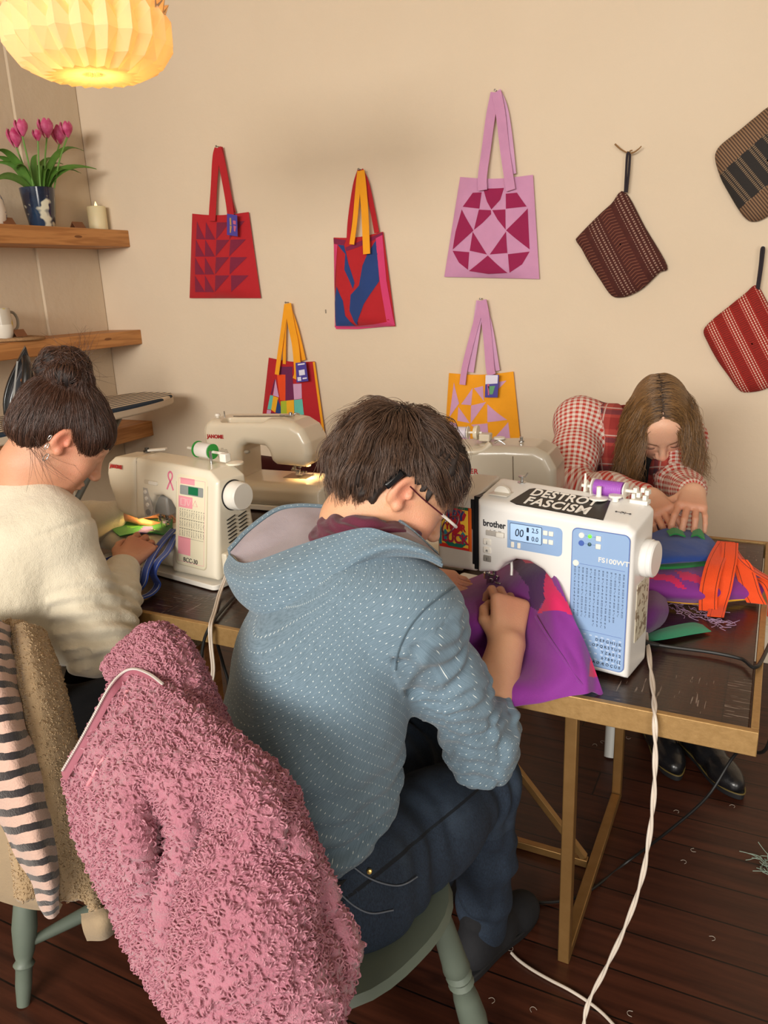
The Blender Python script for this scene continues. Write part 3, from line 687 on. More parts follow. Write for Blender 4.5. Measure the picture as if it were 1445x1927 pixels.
# 4 patchwork bag low on the wall
b = Bag('tote_bag', 'red bag with a many-coloured square patchwork and mustard handles, low on the wall', 'bag', [(506, 673), (592, 680), (612, 832), (489, 826)], (540, 570), bulge=.02)
Q = {orange: [[(172, 432), (213, 432), (217, 568), (190, 565)], [(168, 632), (196, 637), (193, 660), (166, 655)]], plum_d: [[(165, 392), (246, 390), (248, 432), (172, 432)], [(213, 432), (248, 432), (265, 560), (217, 568)], [(145, 625), (167, 630), (165, 658), (142, 652)], [(276, 640), (318, 638), (322, 668), (279, 668)], [(160, 460), (166, 460), (150, 535), (143, 535)]], lilac2: [[(254, 480), (298, 478), (304, 556), (265, 560)], [(166, 455), (184, 550), (155, 540)], [(125, 612), (146, 615), (140, 652), (120, 648)], [(232, 643), (272, 640), (279, 662), (236, 664)]], teal: [[(140, 538), (156, 541), (146, 612), (127, 609)], [(265, 562), (306, 558), (316, 636), (273, 638)]], yell: [[(156, 543), (181, 552), (166, 627), (146, 612)], [(222, 567), (264, 562), (272, 640), (231, 641)]], navy: [[(177, 558), (194, 600), (195, 636), (167, 628)]], lime: [[(192, 570), (222, 567), (231, 642), (196, 648)]], ochre: [[(347, 376), (356, 378), (412, 780), (402, 780)]]}
b.body(red, [(k, [z7(p) for p in v]) for k, v in Q.items()])
b.strap([(521, 705, .02), (527, 660, .008), (534, 610), (539, 573)], .022, ochre); b.strap([(539, 573, -.003), (536, 620, -.003), (535, 685, -.003)], .016, ochre); b.strap([(541, 571, .004), (548, 610, .003), (556, 650, .006), (560, 700, .02), (557, 714, .022)], .036, ochre); b.strap([(541, 572, -.004), (557, 620, -.004), (571, 678, -.004)], .026, ochre)
b.tagcard([(556, 683), (575, 681), (580, 717), (558, 720)], tag_m, 'small violet card tag', [(tag_white, [z7([(273, 420), (302, 415), (305, 442), (276, 447)]), z7([(266, 455), (284, 452), (286, 472), (268, 474)]), z7([(292, 458), (314, 455), (314, 462), (293, 465)]), z7([(268, 388), (303, 383), (303, 390), (268, 395)])])])
nail(541, 569, 'nail holding the red bag with square patches')
# 5 mustard and lilac bag
b = Bag('tote_bag', 'mustard and lilac bag of pinwheel triangles hanging above the rear right machine', 'bag', [(845, 702), (966, 699), (980, 836), (836, 838)], (906, 563), bulge=.022)
P5 = [[(1060, 475), (1090, 580), (1040, 650)], [(1100, 585), (1157, 498), (1150, 590)], [(1162, 500), (1208, 488), (1216, 568)], [(1087, 598), (1145, 680), (1082, 668)], [(1150, 592), (1228, 572), (1150, 682)], [(1280, 470), (1325, 466), (1282, 510)], [(1235, 583), (1330, 664), (1240, 672)], [(1152, 688), (1240, 678), (1246, 752)], [(1038, 670), (1078, 682), (1073, 752), (1050, 720)], [(1147, 698), (1150, 768), (1083, 762)], [(1335, 676), (1345, 770), (1258, 770)]]
b.body(ochre, [(lilac2, [z7(p) for p in P5])])
b.strap([(870, 724, .02), (875, 690, .008), (890, 630), (901, 590), (905, 566)], .026, lilac); b.strap([(907, 565, .005), (912, 590, .004), (918, 640), (922, 690, .008), (925, 706, .02)], .036, lilac); b.strap([(904, 566, -.005), (896, 620, -.005), (884, 700, -.003)], .034, lilac2); b.strap([(907, 566, -.005), (921, 620, -.005), (934, 698, -.003)], .03, lilac2)
b.tagcard([(914, 706), (939, 705), (936, 748), (912, 748)], tag_m, 'shiny violet card tag', [(tag_white, [z7([(1214, 444), (1276, 444), (1274, 486), (1213, 490)])]), (tag_green, [z7([(1226, 500), (1262, 498), (1250, 540), (1236, 542)])]), (tag_pink, [z7([(1222, 488), (1232, 488), (1232, 545), (1226, 545)])])])
nail(906, 562, 'nail holding the mustard and lilac bag')
# hole with a wall plug
p = at(613, 586, Y=WALL_Y-.001); tag(MB().box(p, (.004, .006, .016)).build('wall_plug', mat('grey_plug', '8c8274', .7)), 'small grey plug in the wall beside the red and navy bag', 'plug')

# woven pouches
def pouch(poly, label, patf, name, ctr, ang, corners=.006, loop=None):
    m = mat(name, '5a2018', .9, pat=patf, bump=lambda g: (g.noise(260, detail=2), .0012))
    P = [at(q[0], q[1], Y=WALL_Y-.012) for q in poly]; c0 = at(*ctr, Y=WALL_Y-.012); root = wthing('woven_pouch', label, 'pouch', tuple(c0), 'woven pouches on the wall')
    ex, ez = np.array([math.cos(ang), 0, math.sin(ang)]), np.array([-math.sin(ang), 0, math.cos(ang)])
    L = [np.array([(p-c0)@ex, (p-c0)@ez]) for p in P]; L = [tuple(x) for x in L]
    # rings shrinking to the centre, bulging forward
    mb = MB(); D = catmull(np.array([(x, y, 0) for x, y in L]), 5, True); n = len(D); rows = []
    for f, y in ((1, .0), (1.0, -.006), (.985, -.014), (.94, -.024), (.8, -.034), (.6, -.039), (.35, -.042), (.02, -.043)):
        rows.append([(p[0]*f, y, p[1]*f) for p in D])
    mb.grid(np.array(rows), cv=True); mb.add([(p[0], 0.0, p[1]) for p in D], [tuple(range(n))])
    o = mb.build('cloth_body', m, None, True, auto=70); o.parent = root; o.rotation_euler = (0, -ang, 0)
    if loop:
        pts = [at(q[0], q[1], Y=WALL_Y-.03+(q[2] if len(q) > 2 else 0)) for q in loop]
        MB().tube(pts, .0042, 8, 6).build('cord_loop', mat('dark_cord', '2a2228', .9), root, True)
    return root
def brown_pat(g):
    x, y, z = g.obj(); t = (x+.2)/.058; k = t.fl().m('MODULO', 2.0); f = t.fr(); zg = ((z/.0115 + (f-.5).ab()*1.6).fr()-.5).ab().lt(.12)*f.gt(.12)*f.lt(.88)
    dots = ((z/.009).fr().gt(.5))*((f*4.0).fr().gt(.55))*f.gt(.2)*f.lt(.95)
    b = g.mix(g.noise(60), '3a140e', '54221a'); b = g.mix(zg*k, b, '7c4a38'); return g.mix(dots*(k*-1.0+1.0), b, 'a08070')
z4l = lambda pts: z4(pts)
pouch(z4([(860, 480), (945, 628), (1033, 782), (1000, 812), (940, 870), (890, 900), (845, 912), (805, 903), (760, 840), (712, 765), (685, 715), (662, 680), (672, 660), (750, 580), (805, 530)]), 'dark brown woven pouch with zigzag stripes hanging from a twig hook', brown_pat, 'brown_weave', z4([(850, 695)])[0], rad(29), loop=[(1176, 362), (1178, 325), (1180, 292, .0), (1183, 288), (1185, 293), (1183, 325), (1179, 362)])
def red_pat(g):
    x, y, z = g.obj(); t = (x+.2)/.062; f = t.fr(); ln = (f*7.0).fr(); wh = ((z/.0085).fr().gt(.35))*ln.gt(.6)*f.gt(.55)*f.lt(.98)
    zz = ((z/.007 + (g.noise(40)*1.5)).fr()).lt(.4)*f.gt(.08)*f.lt(.5)
    b = g.mix(g.noise(50), '8a160f', 'a3241a'); b = g.mix(zz, b, '6e1810'); return g.mix(wh, b, 'e6c8b4')
pouch([(1424, 537), (1446, 572), (1480, 632), (1510, 668), (1490, 700), (1445, 730), (1408, 738), (1390, 733), (1370, 706), (1350, 678), (1332, 645), (1324, 622), (1340, 602), (1372, 576), (1402, 552)], 'red woven pouch with rows of white stitches at the right edge', red_pat, 'red_weave', (1416, 645), rad(29), loop=[(1424, 545), (1430, 500), (1433, 470), (1436, 466), (1437, 472), (1433, 505), (1427, 545)])
def tan_pat(g):
    x, y, z = g.obj(); st = ((x/.008).fr().lt(.5)); f = (z+.06)/.13; inn_ = f.gt(0.0)*f.lt(1.0)
    blk_ = ((x/.05).fr().gt(.55))*((z/.006).fr().lt(.5))*((x/.0125).fr().gt(.3)); b = g.mix(st, '4e3a2c', '8c6c50'); c = g.mix(blk_, '2a2624', '8a7258'); return g.mix(inn_, b, c)
pouch([(1450, 200), (1420, 222), (1392, 245), (1360, 270), (1348, 285), (1346, 302), (1356, 335), (1372, 365), (1390, 395), (1402, 410), (1416, 417), (1440, 410), (1490, 375), (1540, 330), (1548, 315), (1530, 285), (1500, 240), (1475, 205)], 'brown and black woven pouch cut by the right edge, above the others', tan_pat, 'tan_weave', (1445, 305), rad(40))
tw = MB(); hk = at(1181, 286, Y=WALL_Y-.03)
for q in [[(1157, 271), (1167, 280), (1177, 286), (1184, 288)], [(1182, 289), (1192, 287), (1201, 281), (1207, 275)], [(1184, 288), (1186, 284), (1190, 283)]]:
    tw.tube([at(x, y, Y=WALL_Y-.03) for x, y in q], lambda t: .0032-.0014*t, 7, 5)
tw.tube([hk, hk+np.array([0, .035, 0])], .003, 7)
tag(tw.build('twig_hook', mat('dry_twig', '8c6840', .9), smooth=True), 'small dry forked twig that the brown pouch hangs from', 'hook')
nail(1436, 465, 'nail holding the red woven pouch')
# ------------------------------------------------------------------ sewing machines
steel = mat('polished_steel', 'b8b8b8', .22, 1.0); black_p = plastic('matt_black', '141416', .45, 0)
white_p = plastic('white_plastic', 'e4e2de', .35); cream_p = plastic('cream_plastic', 'e2dac6', .33); ivory_p = plastic('ivory_plastic', 'ddd2bc', .3, .4); grey_p = plastic('warm_grey_plastic', 'c2b8a6', .3, .4)
knob_p = plastic('knob_white', 'e8e4da', .4); print_k = mat('dark_print', '26262c', .5); print_r = mat('red_print', 'a81c20', .45)
def front(t, *a, **k): return t
def needle_set(root, x, y, z0, z1, foot=True):
    """needle bar, presser bar, needle clamp and presser foot above the bed at z0, hanging from z1"""
    MB().lathe([(.0035, z0+.028), (.0035, z1)], 12, (x, y, 0)).build('needle_bar', steel, root, True)
    MB().lathe([(.0042, z0+.02), (.0042, z1)], 12, (x+.011, y+.012, 0)).build('presser_bar', steel, root, True)
    MB().lathe([(.0004, z0+.003), (.0011, z0+.008), (.0011, z0+.03)], 8, (x, y, 0)).build('needle', steel, root, True)
    m = MB(); m.lathe([(.001, 0), (.007, .001), (.007, .013), (.001, .014)], 14, (x, y, z0+.027)); m.lathe([(.001, 0), (.0045, 0), (.0045, .012), (.001, .012)], 12, (x+.006, y, z0+.034), (1, 0, 0)); m.build('needle_clamp', steel, root, True)
    m = MB(); m.box((x-.006, y-.006, z0+.0035), (.007, .028, .003)); m.box((x+.006, y-.006, z0+.0035), (.007, .028, .003)); m.box((x, y+.004, z0+.0045), (.020, .010, .0025)); m.box((x+.002, y+.011, z0+.014), (.014, .007, .02))
    m.bar((x-.006, y-.02, z0+.004), (x-.006, y-.03, z0+.009), .007, .0022); m.bar((x+.006, y-.02, z0+.004), (x+.006, y-.03, z0+.009), .007, .0022)
    m.lathe([(.001, 0), (.006, 0), (.006, .008), (.001, .008)], 14, (x+.012, y+.012, z0+.026), (1, 0, 0)); m.lathe([(.001, 0), (.0025, 0), (.0025, .016), (.001, .016)], 10, (x+.016, y+.008, z0+.018), (1, -.4, .1))
    m.build('presser_foot', steel, root, bevel=.0008)
def wheel(root, x, y, z, r, w, m, name='handwheel'):
    MB().lathe([(r*.5, 0), (r*.94, 0), (r, .004), (r, w*.55), (r*.96, w*.62), (r*.96, w*.9), (r*.88, w), (.001, w)], 40, (x, y, z), (1, 0, 0)).build(name, m, root, True, auto=35)
def rrect(x0, x1, z0, z1, r, n=5):
    P = []
    for cx, cz, a in ((x1-r, z1-r, 0), (x0+r, z1-r, 90), (x0+r, z0+r, 180), (x1-r, z0+r, 270)):
        P += [(cx+r*math.cos(rad(a+90*k/n)), cz+r*math.sin(rad(a+90*k/n))) for k in range(n+1)]
    return P
def plate(root, name, poly, y, m, th=.0012): return MB().prism(poly, (0, y, 0), (1, 0, 0), (0, 0, 1), (0, -th, 0)).build(name, m, root)
def plate_warp(root, name, polys, yf, m, th=.0008, mats=None):
    mb = MB()
    for p in polys:
        n = len(p); a = [(x, yf(z)-th, z) for x, z in p]; b = [(x, yf(z)+.001, z) for x, z in p]; mb.add(a+b, [tuple(range(n)), tuple(range(2*n-1, n-1, -1))]+[(i, n+i, n+(i+1) % n, (i+1) % n) for i in range(n)])
    o = mb.build(name, m, root); sharp_edges(o.data, .5); return o
def spool(lab, p0, axis, L, r, thread, core, group=None, flare=.3):
    ax = Vector(axis).normalized(); t = wthing('thread_spool', lab, 'thread', tuple(p0), group); o = Vector(p0)-ax*L/2
    MB().lathe([(r*.45, 0), (r*(1+flare*.3), 0), (r*(1+flare*.3), .002), (r*.55, .004), (r*.55, L-.004), (r, L-.002), (r, L), (r*.45, L)], 28, o, ax).build('core', core, t, True)
    prof = [(r*.5, .005)]+[(r*(.97+.012*math.sin(k*2.2)), .005+(L-.010)*k/40) for k in range(41)]+[(r*.5, L-.005)]
    MB().lathe(prof, 32, o, ax).build('thread', thread, t, True); return t
def wmat(root): return Matrix.Translation(root.location) @ root.rotation_euler.to_matrix().to_4x4()

# ---- the machine in front, white with a blue stitch chart
YAW1 = rad(-9.5); M1 = thing('sewing_machine', 'white sewing machine with blue stitch chart and stickers, nearest the camera', 'sewing machine', (-.196, 1.291, TOP), YAW1, 'sewing machines on the table')
def warp1(V):
    V = V.copy(); V[:, 2] += .20*np.clip(V[:, 1], 0, .12)*np.clip((V[:, 2]-.2)/.08, 0, 1); return V
molded('machine_body', [(-.297, .298), (-.15, .293), (-.01, .288), (.006, .276), (.006, .004), (-.104, .004), (-.105, .08), (-.109, .10), (-.118, .125), (-.136, .156), (-.160, .180), (-.188, .192), (-.216, .191), (-.240, .178), (-.256, .158), (-.297, .150)], 0, .110, .013, white_p, M1, h=.0032, warp=warp1)
molded('face_plate', [(-.392, .27), (-.380, .290), (-.35, .298), (-.303, .299), (-.303, .148), (-.380, .144), (-.392, .15)], .006, .115, .012, plastic('silver_beige', 'c6bcb0', .35), M1, h=.0034, warp=warp1)
MB().box((-.300, .058, .228), (.012, .098, .148)).build('seam_gasket', black_p, M1)
plate(M1, 'lever_slot', [(-.3115, .296), (-.3045, .296), (-.3045, .165), (-.308, .165), (-.308, .235), (-.3115, .24)], .0065, black_p)
molded('bed', [(-.425, .015), (-.425, .074), (-.09, .074), (-.09, .015)], .004, .170, .012, white_p, M1, h=.004)
MB().box((-.325, .085, .0748), (.07, .06, .0016)).build('needle_plate', steel, M1)
for fx in (-.38, -.02):
    for fy in (.03, .15): MB().lathe([(.001, 0), (.011, 0), (.011, .014), (.001, .014)], 14, (fx, fy, 0)).build('rubber_foot', black_p, M1, True)
needle_set(M1, -.322, .088, .077, .155)
MB().tube([(-.338, .10, .15), (-.343, .095, .135), (-.352, .09, .128)], .0018, 7, 4).build('thread_cutter', knob_p, M1, True)
MB().tube([(-.268, .09, .158), (-.264, .085, .14), (-.262, .08, .125)], .003, 8, 4).build('buttonhole_lever', knob_p, M1, True)
wheel(M1, .005, .060, .218, .034, .023, white_p)
blue_p = plastic('panel_blue', '8eabd2', .4); blue_d = plastic('panel_edge_blue', '5c74ae', .4)
o = plate(M1, 'stitch_panel_border', rrect(-.1035, .0005, .0165, .2745, .011), .0, blue_d, .0008); plate(M1, 'stitch_panel', rrect(-.102, -.001, .018, .273, .010), -.0006, blue_p, .0008)
o = plate(M1, 'display_panel', [(-.230, .2685), (-.230, .2145)]+rrect(-.228, -.1215, .2145, .2685, .009)[-6:]+rrect(-.228, -.1215, .2145, .2685, .009)[:6], .0, blue_p, .0012)
plate(M1, 'display_frame', rrect(-.2245, -.1605, .2305, .2645, .002), -.0010, mat('frame_navy', '2c3c5c', .5), .0006); plate(M1, 'display', rrect(-.2235, -.1615, .2315, .2635, .0015), -.0014, mat('lcd', 'a9c6e6', .25, emit=('9fc0ea', .25)), .0006)
R90 = (math.pi/2, 0, 0)
def t1(nm, s, size, x, z, m, sx=1., y=-.0024, **k): return text(nm, s, size, m, (x, y, z), R90, M1, sx=sx, **k)
lcd = mat('lcd_ink', '1c2a44', .5)
t1('display_digits', '00', .021, -.2055, .2465, lcd, .85, shear=.12); t1('display_digits', '2.5', .0125, -.1735, .2555, lcd, .9); t1('display_digits', '0.0', .0125, -.1735, .2395, lcd, .9)
plate(M1, 'display_icon', rrect(-.1905, -.186, .251, .260, .001), -.0020, lcd, .0002); plate(M1, 'display_icon', rrect(-.1905, -.186, .235, .244, .001), -.0020, lcd, .0002)
for bx, bz, bw, bh in ((-.1535, .2555, .009, .009), (-.1425, .2555, .009, .009), (-.1535, .2395, .009, .009), (-.1425, .2395, .009, .009), (-.2185, .2225, .0065, .011), (-.2055, .2225, .0065, .011)):
    MB().box((bx, -.0022, bz), (bw, .003, bh)).build('button', knob_p, M1, bevel=.001)
for bz, dc in ((.262, 'green_led'), (.2475, 'dark_led')):
    MB().lathe([(.001, 0), (.0052, 0), (.0048, .0016), (.001, .0018)], 18, (-.0855, -.0014, bz), (0, -1, 0)).build('indicator_icon', knob_p if dc == 'green_led' else plastic('icon_blue', '4a66b0'), M1, True)
    MB().lathe([(.001, 0), (.0036, 0), (.0028, .0022), (.001, .0028)], 16, (-.0705, -.0014, bz), (0, -1, 0)).build('indicator_light', mat('green_led', '5ad02a', .3, emit=('58e020', 1.6)) if dc == 'green_led' else mat('dark_led', '3c5a60', .3), M1, True)
    MB().box((-.0545, -.0026, bz-.001), (.0092, .003, .0092)).build('button', knob_p, M1, bevel=.001)
for bz in (.262, .2475): plate(M1, 'chart_line', [(-.0795, bz-.0003), (-.0595, bz-.0003), (-.0595, bz+.0003), (-.0795, bz+.0003)], -.0013, blue_d, .0003)
MB().lathe([(.001, 0), (.0058, 0), (.0054, .001), (.001, .0012)], 18, (-.0945, -.0014, .209), (0, -1, 0)).build('chart_icon', knob_p, M1, True)
plate(M1, 'chart_line', [(-.088, .2088), (-.006, .2088), (-.006, .2094), (-.088, .2094)], -.0013, blue_d, .0004); plate(M1, 'chart_line', [(-.088, .0835), (-.006, .0835), (-.006, .0841), (-.088, .0841)], -.0013, blue_d, .0004)
t1('model_lettering', 'FS100WT', .0125, -.0265, .2225, white_p, 1.08, y=-.0019, off=.0002)
rnd = random.Random(4); ch = MB()
for c_ in range(13):
    x = -.0955+c_*.00735; nrow = 7 if c_ in (5, 6, 7, 8) else (6 if c_ < 11 else 5)
    for r_ in range(nrow+1):
        z = .2025-r_*.0138; kind = rnd.randrange(5)
        if z < .092: continue
        for q in range(2): ch.box((x, -.0015, z-q*.0018), (.0028, .0004, .0009))
        zz = z-.0045; H_ = .0062
        if kind == 0:
            pts = [(x+(.0012 if i % 2 else -.0012), zz-i*H_/4) for i in range(5)]
        elif kind == 1: pts = [(x-.001, zz), (x+.001, zz), (x+.001, zz-H_), (x-.001, zz-H_), (x-.001, zz)]
        elif kind == 2: pts = [(x+.0013*math.sin(i*1.1), zz-i*H_/6) for i in range(7)]
        elif kind == 3: pts = [(x, zz), (x, zz-H_), (x+.0012, zz-H_*.6), (x-.0012, zz-H_*.3)]
        else: pts = None
        if pts:
            for (xa, za), (xb, zb) in zip(pts, pts[1:]): ch.bar((xa, -.0015, za), (xb, -.0015, zb), .0005, .0004)
        else:
            for i in range(4): ch.box((x, -.0015, zz-i*H_/4), (.0026, .0004, .0007))
ch.build('stitch_chart', mat('chart_ink', '2e3c56', .5), M1)
for r_, (s_, dots) in enumerate((('D E F G H I J K', 8), ('O P Q R S T U V', 8), ('Y Z & 0 1 2', 6), ('6 7 8 9 ? ( [', 7), ('\u00c4 \u00d8 \u00c6 \u00d6 \u00c7 \u00dc \u00df', 7))):
    z = .0705-r_*.0112; t1('alphabet_chart', s_, .0072, -.0055, z, print_k, 1.05, y=-.0018, align='RIGHT')
bt = MB()
for r_ in range(5):
    for c_ in range(8): bt.box((-.0085-c_*.0108, -.0014, .0763-r_*.0112), (.0048, .0004, .0026))
bt.build('alphabet_keys', plastic('pale_key', 'b7c8e0'), M1)
t1('brand_lettering', 'brother', .0175, -.2580, .2550, print_k, .86, y=-.0006, off=.0004)
MB().box((-.2560, .0005, .2365), (.040, .004, .0105)).build('speed_slider_slot', plastic('slot_grey', 'b4aea6'), M1, bevel=.0015); MB().box((-.2450, -.0022, .2365), (.016, .005, .0095)).build('speed_slider', knob_p, M1, bevel=.0015)
t1('speed_marks', '.  ..  ...', .010, -.255, .2455, print_k, y=-.0006)
for k, bz in enumerate((.2185, .2015, .1845)):
    MB().box((-.2725, -.0008, bz), (.0165, .004, .0125)).build('button', knob_p if k < 2 else plastic('button_grey', '8c8880'), M1, bevel=.0018); t1('button_mark', ('\u00a1', 'n', 'i')[k], .009, -.2725, bz, print_k, y=-.0032)
# stickers
def lerp_q(q, s_, t_): a, b, c, d = (np.array(x) for x in q); return (a*(1-s_)+b*s_)*(1-t_)+(d*(1-s_)+c*s_)*t_
sk_m = mat('sticker_black', '1c1a1a', .35); sk_w = mat('sticker_white', 'f0ece4', .4)
tilt = math.atan2(.0115, .30); zt = lambda x, y=0: .2875-x*.035+.2*y
st = MB(); q = [(-.234, .016), (-.222, .074), (-.214, .080), (-.066, .080), (-.052, .010), (-.218, .010)]
st.add([(x, y, zt(x, y)+.0012) for x, y in q]+[(x, y, zt(x, y)-.001) for x, y in q], [tuple(range(6))[::-1], tuple(range(6, 12))]+[(i, (i+1) % 6, 6+(i+1) % 6, 6+i) for i in range(6)])
so = st.build('slogan_sticker', sk_m, M1); sharp_edges(so.data, .5)
for s_, y, x, sx in (('DESTROY', .0625, -.1470, .735), ('FASCISM', .0285, -.1465, .80)):
    text('slogan_lettering', s_, .039, sk_w, (x, y, zt(x, y)+.0018), (math.atan(.2), rad(2.0), 0), so, ext=.0002, off=.0009, sx=sx, space=1.06)
SKQ_ = [(-.3815, .276), (-.303, .276), (-.303, .187), (-.3815, .187)]
fy_ = .0055
def skp(name, cols, par, lay):
    for m_, polys in cols:
        mb = MB()
        for p in polys: mb.prism([( -.384+u*.074, .1895+v*.088) for u, v in p], (0, fy_-lay*.0003, 0), (1, 0, 0), (0, 0, 1), (0, -.0003, 0))
        mb.build(name, m_, par)
s1 = MB().prism([(-.384, .1895), (-.310, .1895), (-.310, .2775), (-.384, .2775)], (0, .0062, 0), (1, 0, 0), (0, 0, 1), (0, -.0008, 0)).build('luck_sticker', mat('st_red', 'c22a20', .4), M1)
skp('sticker_print', [(mat('st_yellow', 'e8b83a', .4), [[(.08, .10), (.90, .06), (.90, .93), (.08, .95)]]), (mat('st_teal', '2a7a86', .4), [[(0, .06), (.08, .06), (.08, .98), (0, .98)]]), (mat('st_green', '1c5a40', .4), [[(0, .94), (.9, .94), (.9, 1), (0, 1)]]), (mat('st_orange', 'd8601c', .4), [[(.93, .0), (1, 0), (1, 1), (.93, 1)]])], s1, 1)
skp('sticker_print', [(mat('st_crimson', 'b0202c', .4), [[(.25, .9), (.45, .96), (.7, .94), (.85, .84), (.78, .7), (.66, .66), (.68, .46), (.48, .3), (.34, .46), (.36, .68), (.22, .76)]]), (mat('st_teal', '2a7a86', .4), [[(.08, .3), (.2, .44), (.32, .3), (.2, .16)], [(.62, .3), (.74, .44), (.88, .3), (.76, .16)]]), (mat('st_leaf', '1d6a58', .4), [[(.12, .16), (.3, .2), (.48, .12), (.66, .2), (.86, .16), (.7, .05), (.3, .05)]])], s1, 2)
for s_, z, c_, sz, x_ in (('TRY', .2590, 'st_navy', .0265, -.3465), ('YOUR', .2345, 'st_crimson', .0190, -.346), ('LUCK', .2110, 'st_magenta', .0265, -.347)):
    text('sticker_lettering', s_, sz, mat(c_, {'st_navy': '2c3a68', 'st_crimson': 'b0202c', 'st_magenta': '9c1c3c'}[c_], .4), (x_, fy_-.0016, z), R90, s1, ext=.0002, off=.0010, sx=.88)
# top fittings
MB().box((-.264, .045, .3055), (.040, .045, .003)).build('tension_well', plastic('well_white', 'd0cabd'), M1, bevel=.001)
MB().lathe([(.001, 0), (.017, 0), (.017, .006), (.001, .006)], 28, (-.264, .047, .3025), (0, -1, 0)).build('tension_dial', knob_p, M1, True)
m = MB(); m.lathe([(.001, 0), (.009, 0), (.009, .004), (.003, .005), (.003, .013), (.007, .014), (.007, .016), (.001, .017)], 16, (-.250, .098, .312)); m.tube([(-.250, .098, .326), (-.241, .094, .329), (-.235, .092, .337)], .0016, 6, 4); m.build('bobbin_tension_guide', steel, M1, True)
sp1 = np.array(wmat(M1) @ Vector((-.078, .104, .3225))); sax = np.array((wmat(M1).to_3x3() @ Vector((1, 0, 0))))
MB().tube([(-.130, .104, .3225), (-.026, .104, .3225)], .0032, 10).build('spool_pin', knob_p, M1, True); MB().lathe([(.002, 0), (.012, 0), (.010, .003), (.002, .004)], 18, (-.122, .104, .3225), (1, 0, 0)).build('spool_cap', knob_p, M1, True)
m = MB(); m.tube([(-.124, .104, .30), (-.124, .104, .346)], lambda t: .004-.0022*t, 8); m.build('spool_stay', knob_p, M1, True)
m = MB(); m.lathe([(.001, 0), (.017, .001), (.017, .004), (.006, .006), (.0045, .008), (.0045, .024), (.001, .025)], 22, (-.088, .080, .3065)); m.build('bobbin_winder', knob_p, M1, True)
m = MB(); m.lathe([(.001, 0), (.006, 0), (.006, .006), (.012, .008), (.012, .012), (.001, .013)], 20, (-.058, .082, .3065)); m.build('winder_stop', knob_p, M1, True)
m = MB()
for i, (dx, dz) in enumerate(((0, 0), (.010, .004), (.020, -.001), (.004, .012), (.016, .013), (.025, .010))): m.box((-.030+dx, .100-.004*(i % 2), .3165+dz), (.007, .014, .009))
m.box((-.018, .096, .308), (.032, .02, .008)); m.build('thread_guide_cluster', knob_p, M1, bevel=.001)
t1('winding_mark', 'o--(=)--o', .008, -.0425, .0, print_k); bpy.data.objects[o_last()].location = (-.030, .045, .2990); bpy.data.objects[o_last()].rotation_euler = (math.atan(.2), rad(2), 0)
MB().box((.0065, .06, .12), (.0012, .06, .11)).build('rating_sticker', mat('rating_paper', 'cfc7b2', .5, pat=lambda g: g.mix(g.noise(80, detail=2).gt(.56), 'cfc7b2', '8a7a66')), M1)
spool('purple thread spool lying on top of the nearest sewing machine', sp1, sax, .062, .0150, mat('purple_thread', '9a52b4', .5, bump=lambda g: (g.noise(500, detail=1), .0005)), knob_p, 'thread spools on the machines')

# ---- the cream machine at the left with a pink panel
M2 = thing('sewing_machine', 'cream sewing machine with pink and beige stitch panel, before the cream jumper woman', 'sewing machine', (-1.176, 1.376, TOP), rad(-9), 'sewing machines on the table')
yf2 = lambda z: .002+.045*np.maximum(0, z)/.28
def warp2(V):
    V = V.copy(); z = np.clip(V[:, 2], 0, .3)/.28; t = np.clip(V[:, 1]/.165, 0, 1); V[:, 1] += .045*z*(1-t)-.03*z*t; return V
molded('machine_body', [(-.306, .288), (-.16, .287), (-.03, .283), (.004, .26), (.008, .02), (-.16, .014), (-.166, .05), (-.155, .085), (-.144, .115), (-.140, .145), (-.148, .172), (-.168, .193), (-.20, .203), (-.23, .198), (-.252, .165), (-.262, .138), (-.306, .126)], .002, .165, .016, cream_p, M2, h=.0034, warp=warp2)
molded('face_plate', [(-.312, .288), (-.40, .281), (-.428, .262), (-.433, .235), (-.425, .205), (-.388, .14), (-.37, .132), (-.312, .126)], .008, .16, .016, plastic('beige_plastic', 'd2c6ae', .35), M2, h=.0036, warp=warp2)
MB().box((-.309, .095, .205), (.006, .08, .145)).build('seam_gasket', plastic('seam_grey', '6a6660'), M2)
molded('bed', [(-.505, .02), (-.505, .076), (-.15, .076), (-.15, .02)], .004, .19, .026, cream_p, M2, h=.0045)
MB().prism(rrect(-.44, .012, 0, .165, .015), (0, -.006, 0), (1, 0, 0), (0, 1, 0), (0, 0, .013)).build('base_plate', knob_p, M2, bevel=.002)
MB().box((-.305, .10, .0765), (.075, .06, .0016)).build('needle_plate', steel, M2)
needle_set(M2, -.300, .10, .078, .14)
MB().box((-.236, .095, .168), (.062, .085, .052)).build('needle_light_housing', plastic('grey_housing', '9c9a94', .4), M2, bevel=.006)
MB().box((-.332, .085, .134), (.022, .02, .018)).build('needle_light', mat('warm_lens', 'ffd890', .3, emit=('ffc860', 3)), M2, bevel=.003)
nl = bpy.data.lights.new('needle_light_glow', 'SPOT'); nl.energy = .45; nl.color = (1, .62, .2); nl.spot_size = rad(140); nl.shadow_soft_size = .015
no = bpy.data.objects.new('needle_light_glow', nl); C.objects.link(no); _p = wmat(M2) @ Vector((-.334, .08, .122)); no.location = _p; no.rotation_euler = (0, rad(18), 0)
wheel(M2, .004, .088, .218, .0355, .036, knob_p); MB().lathe([(.001, 0), (.038, 0), (.038, .003), (.001, .003)], 36, (.0025, .088, .218), (1, 0, 0)).build('wheel_gap', black_p, M2, True)
pink_p = plastic('panel_pink', 'e89aa6', .45); beige_pan = plastic('panel_beige', 'e3dcc0', .45)
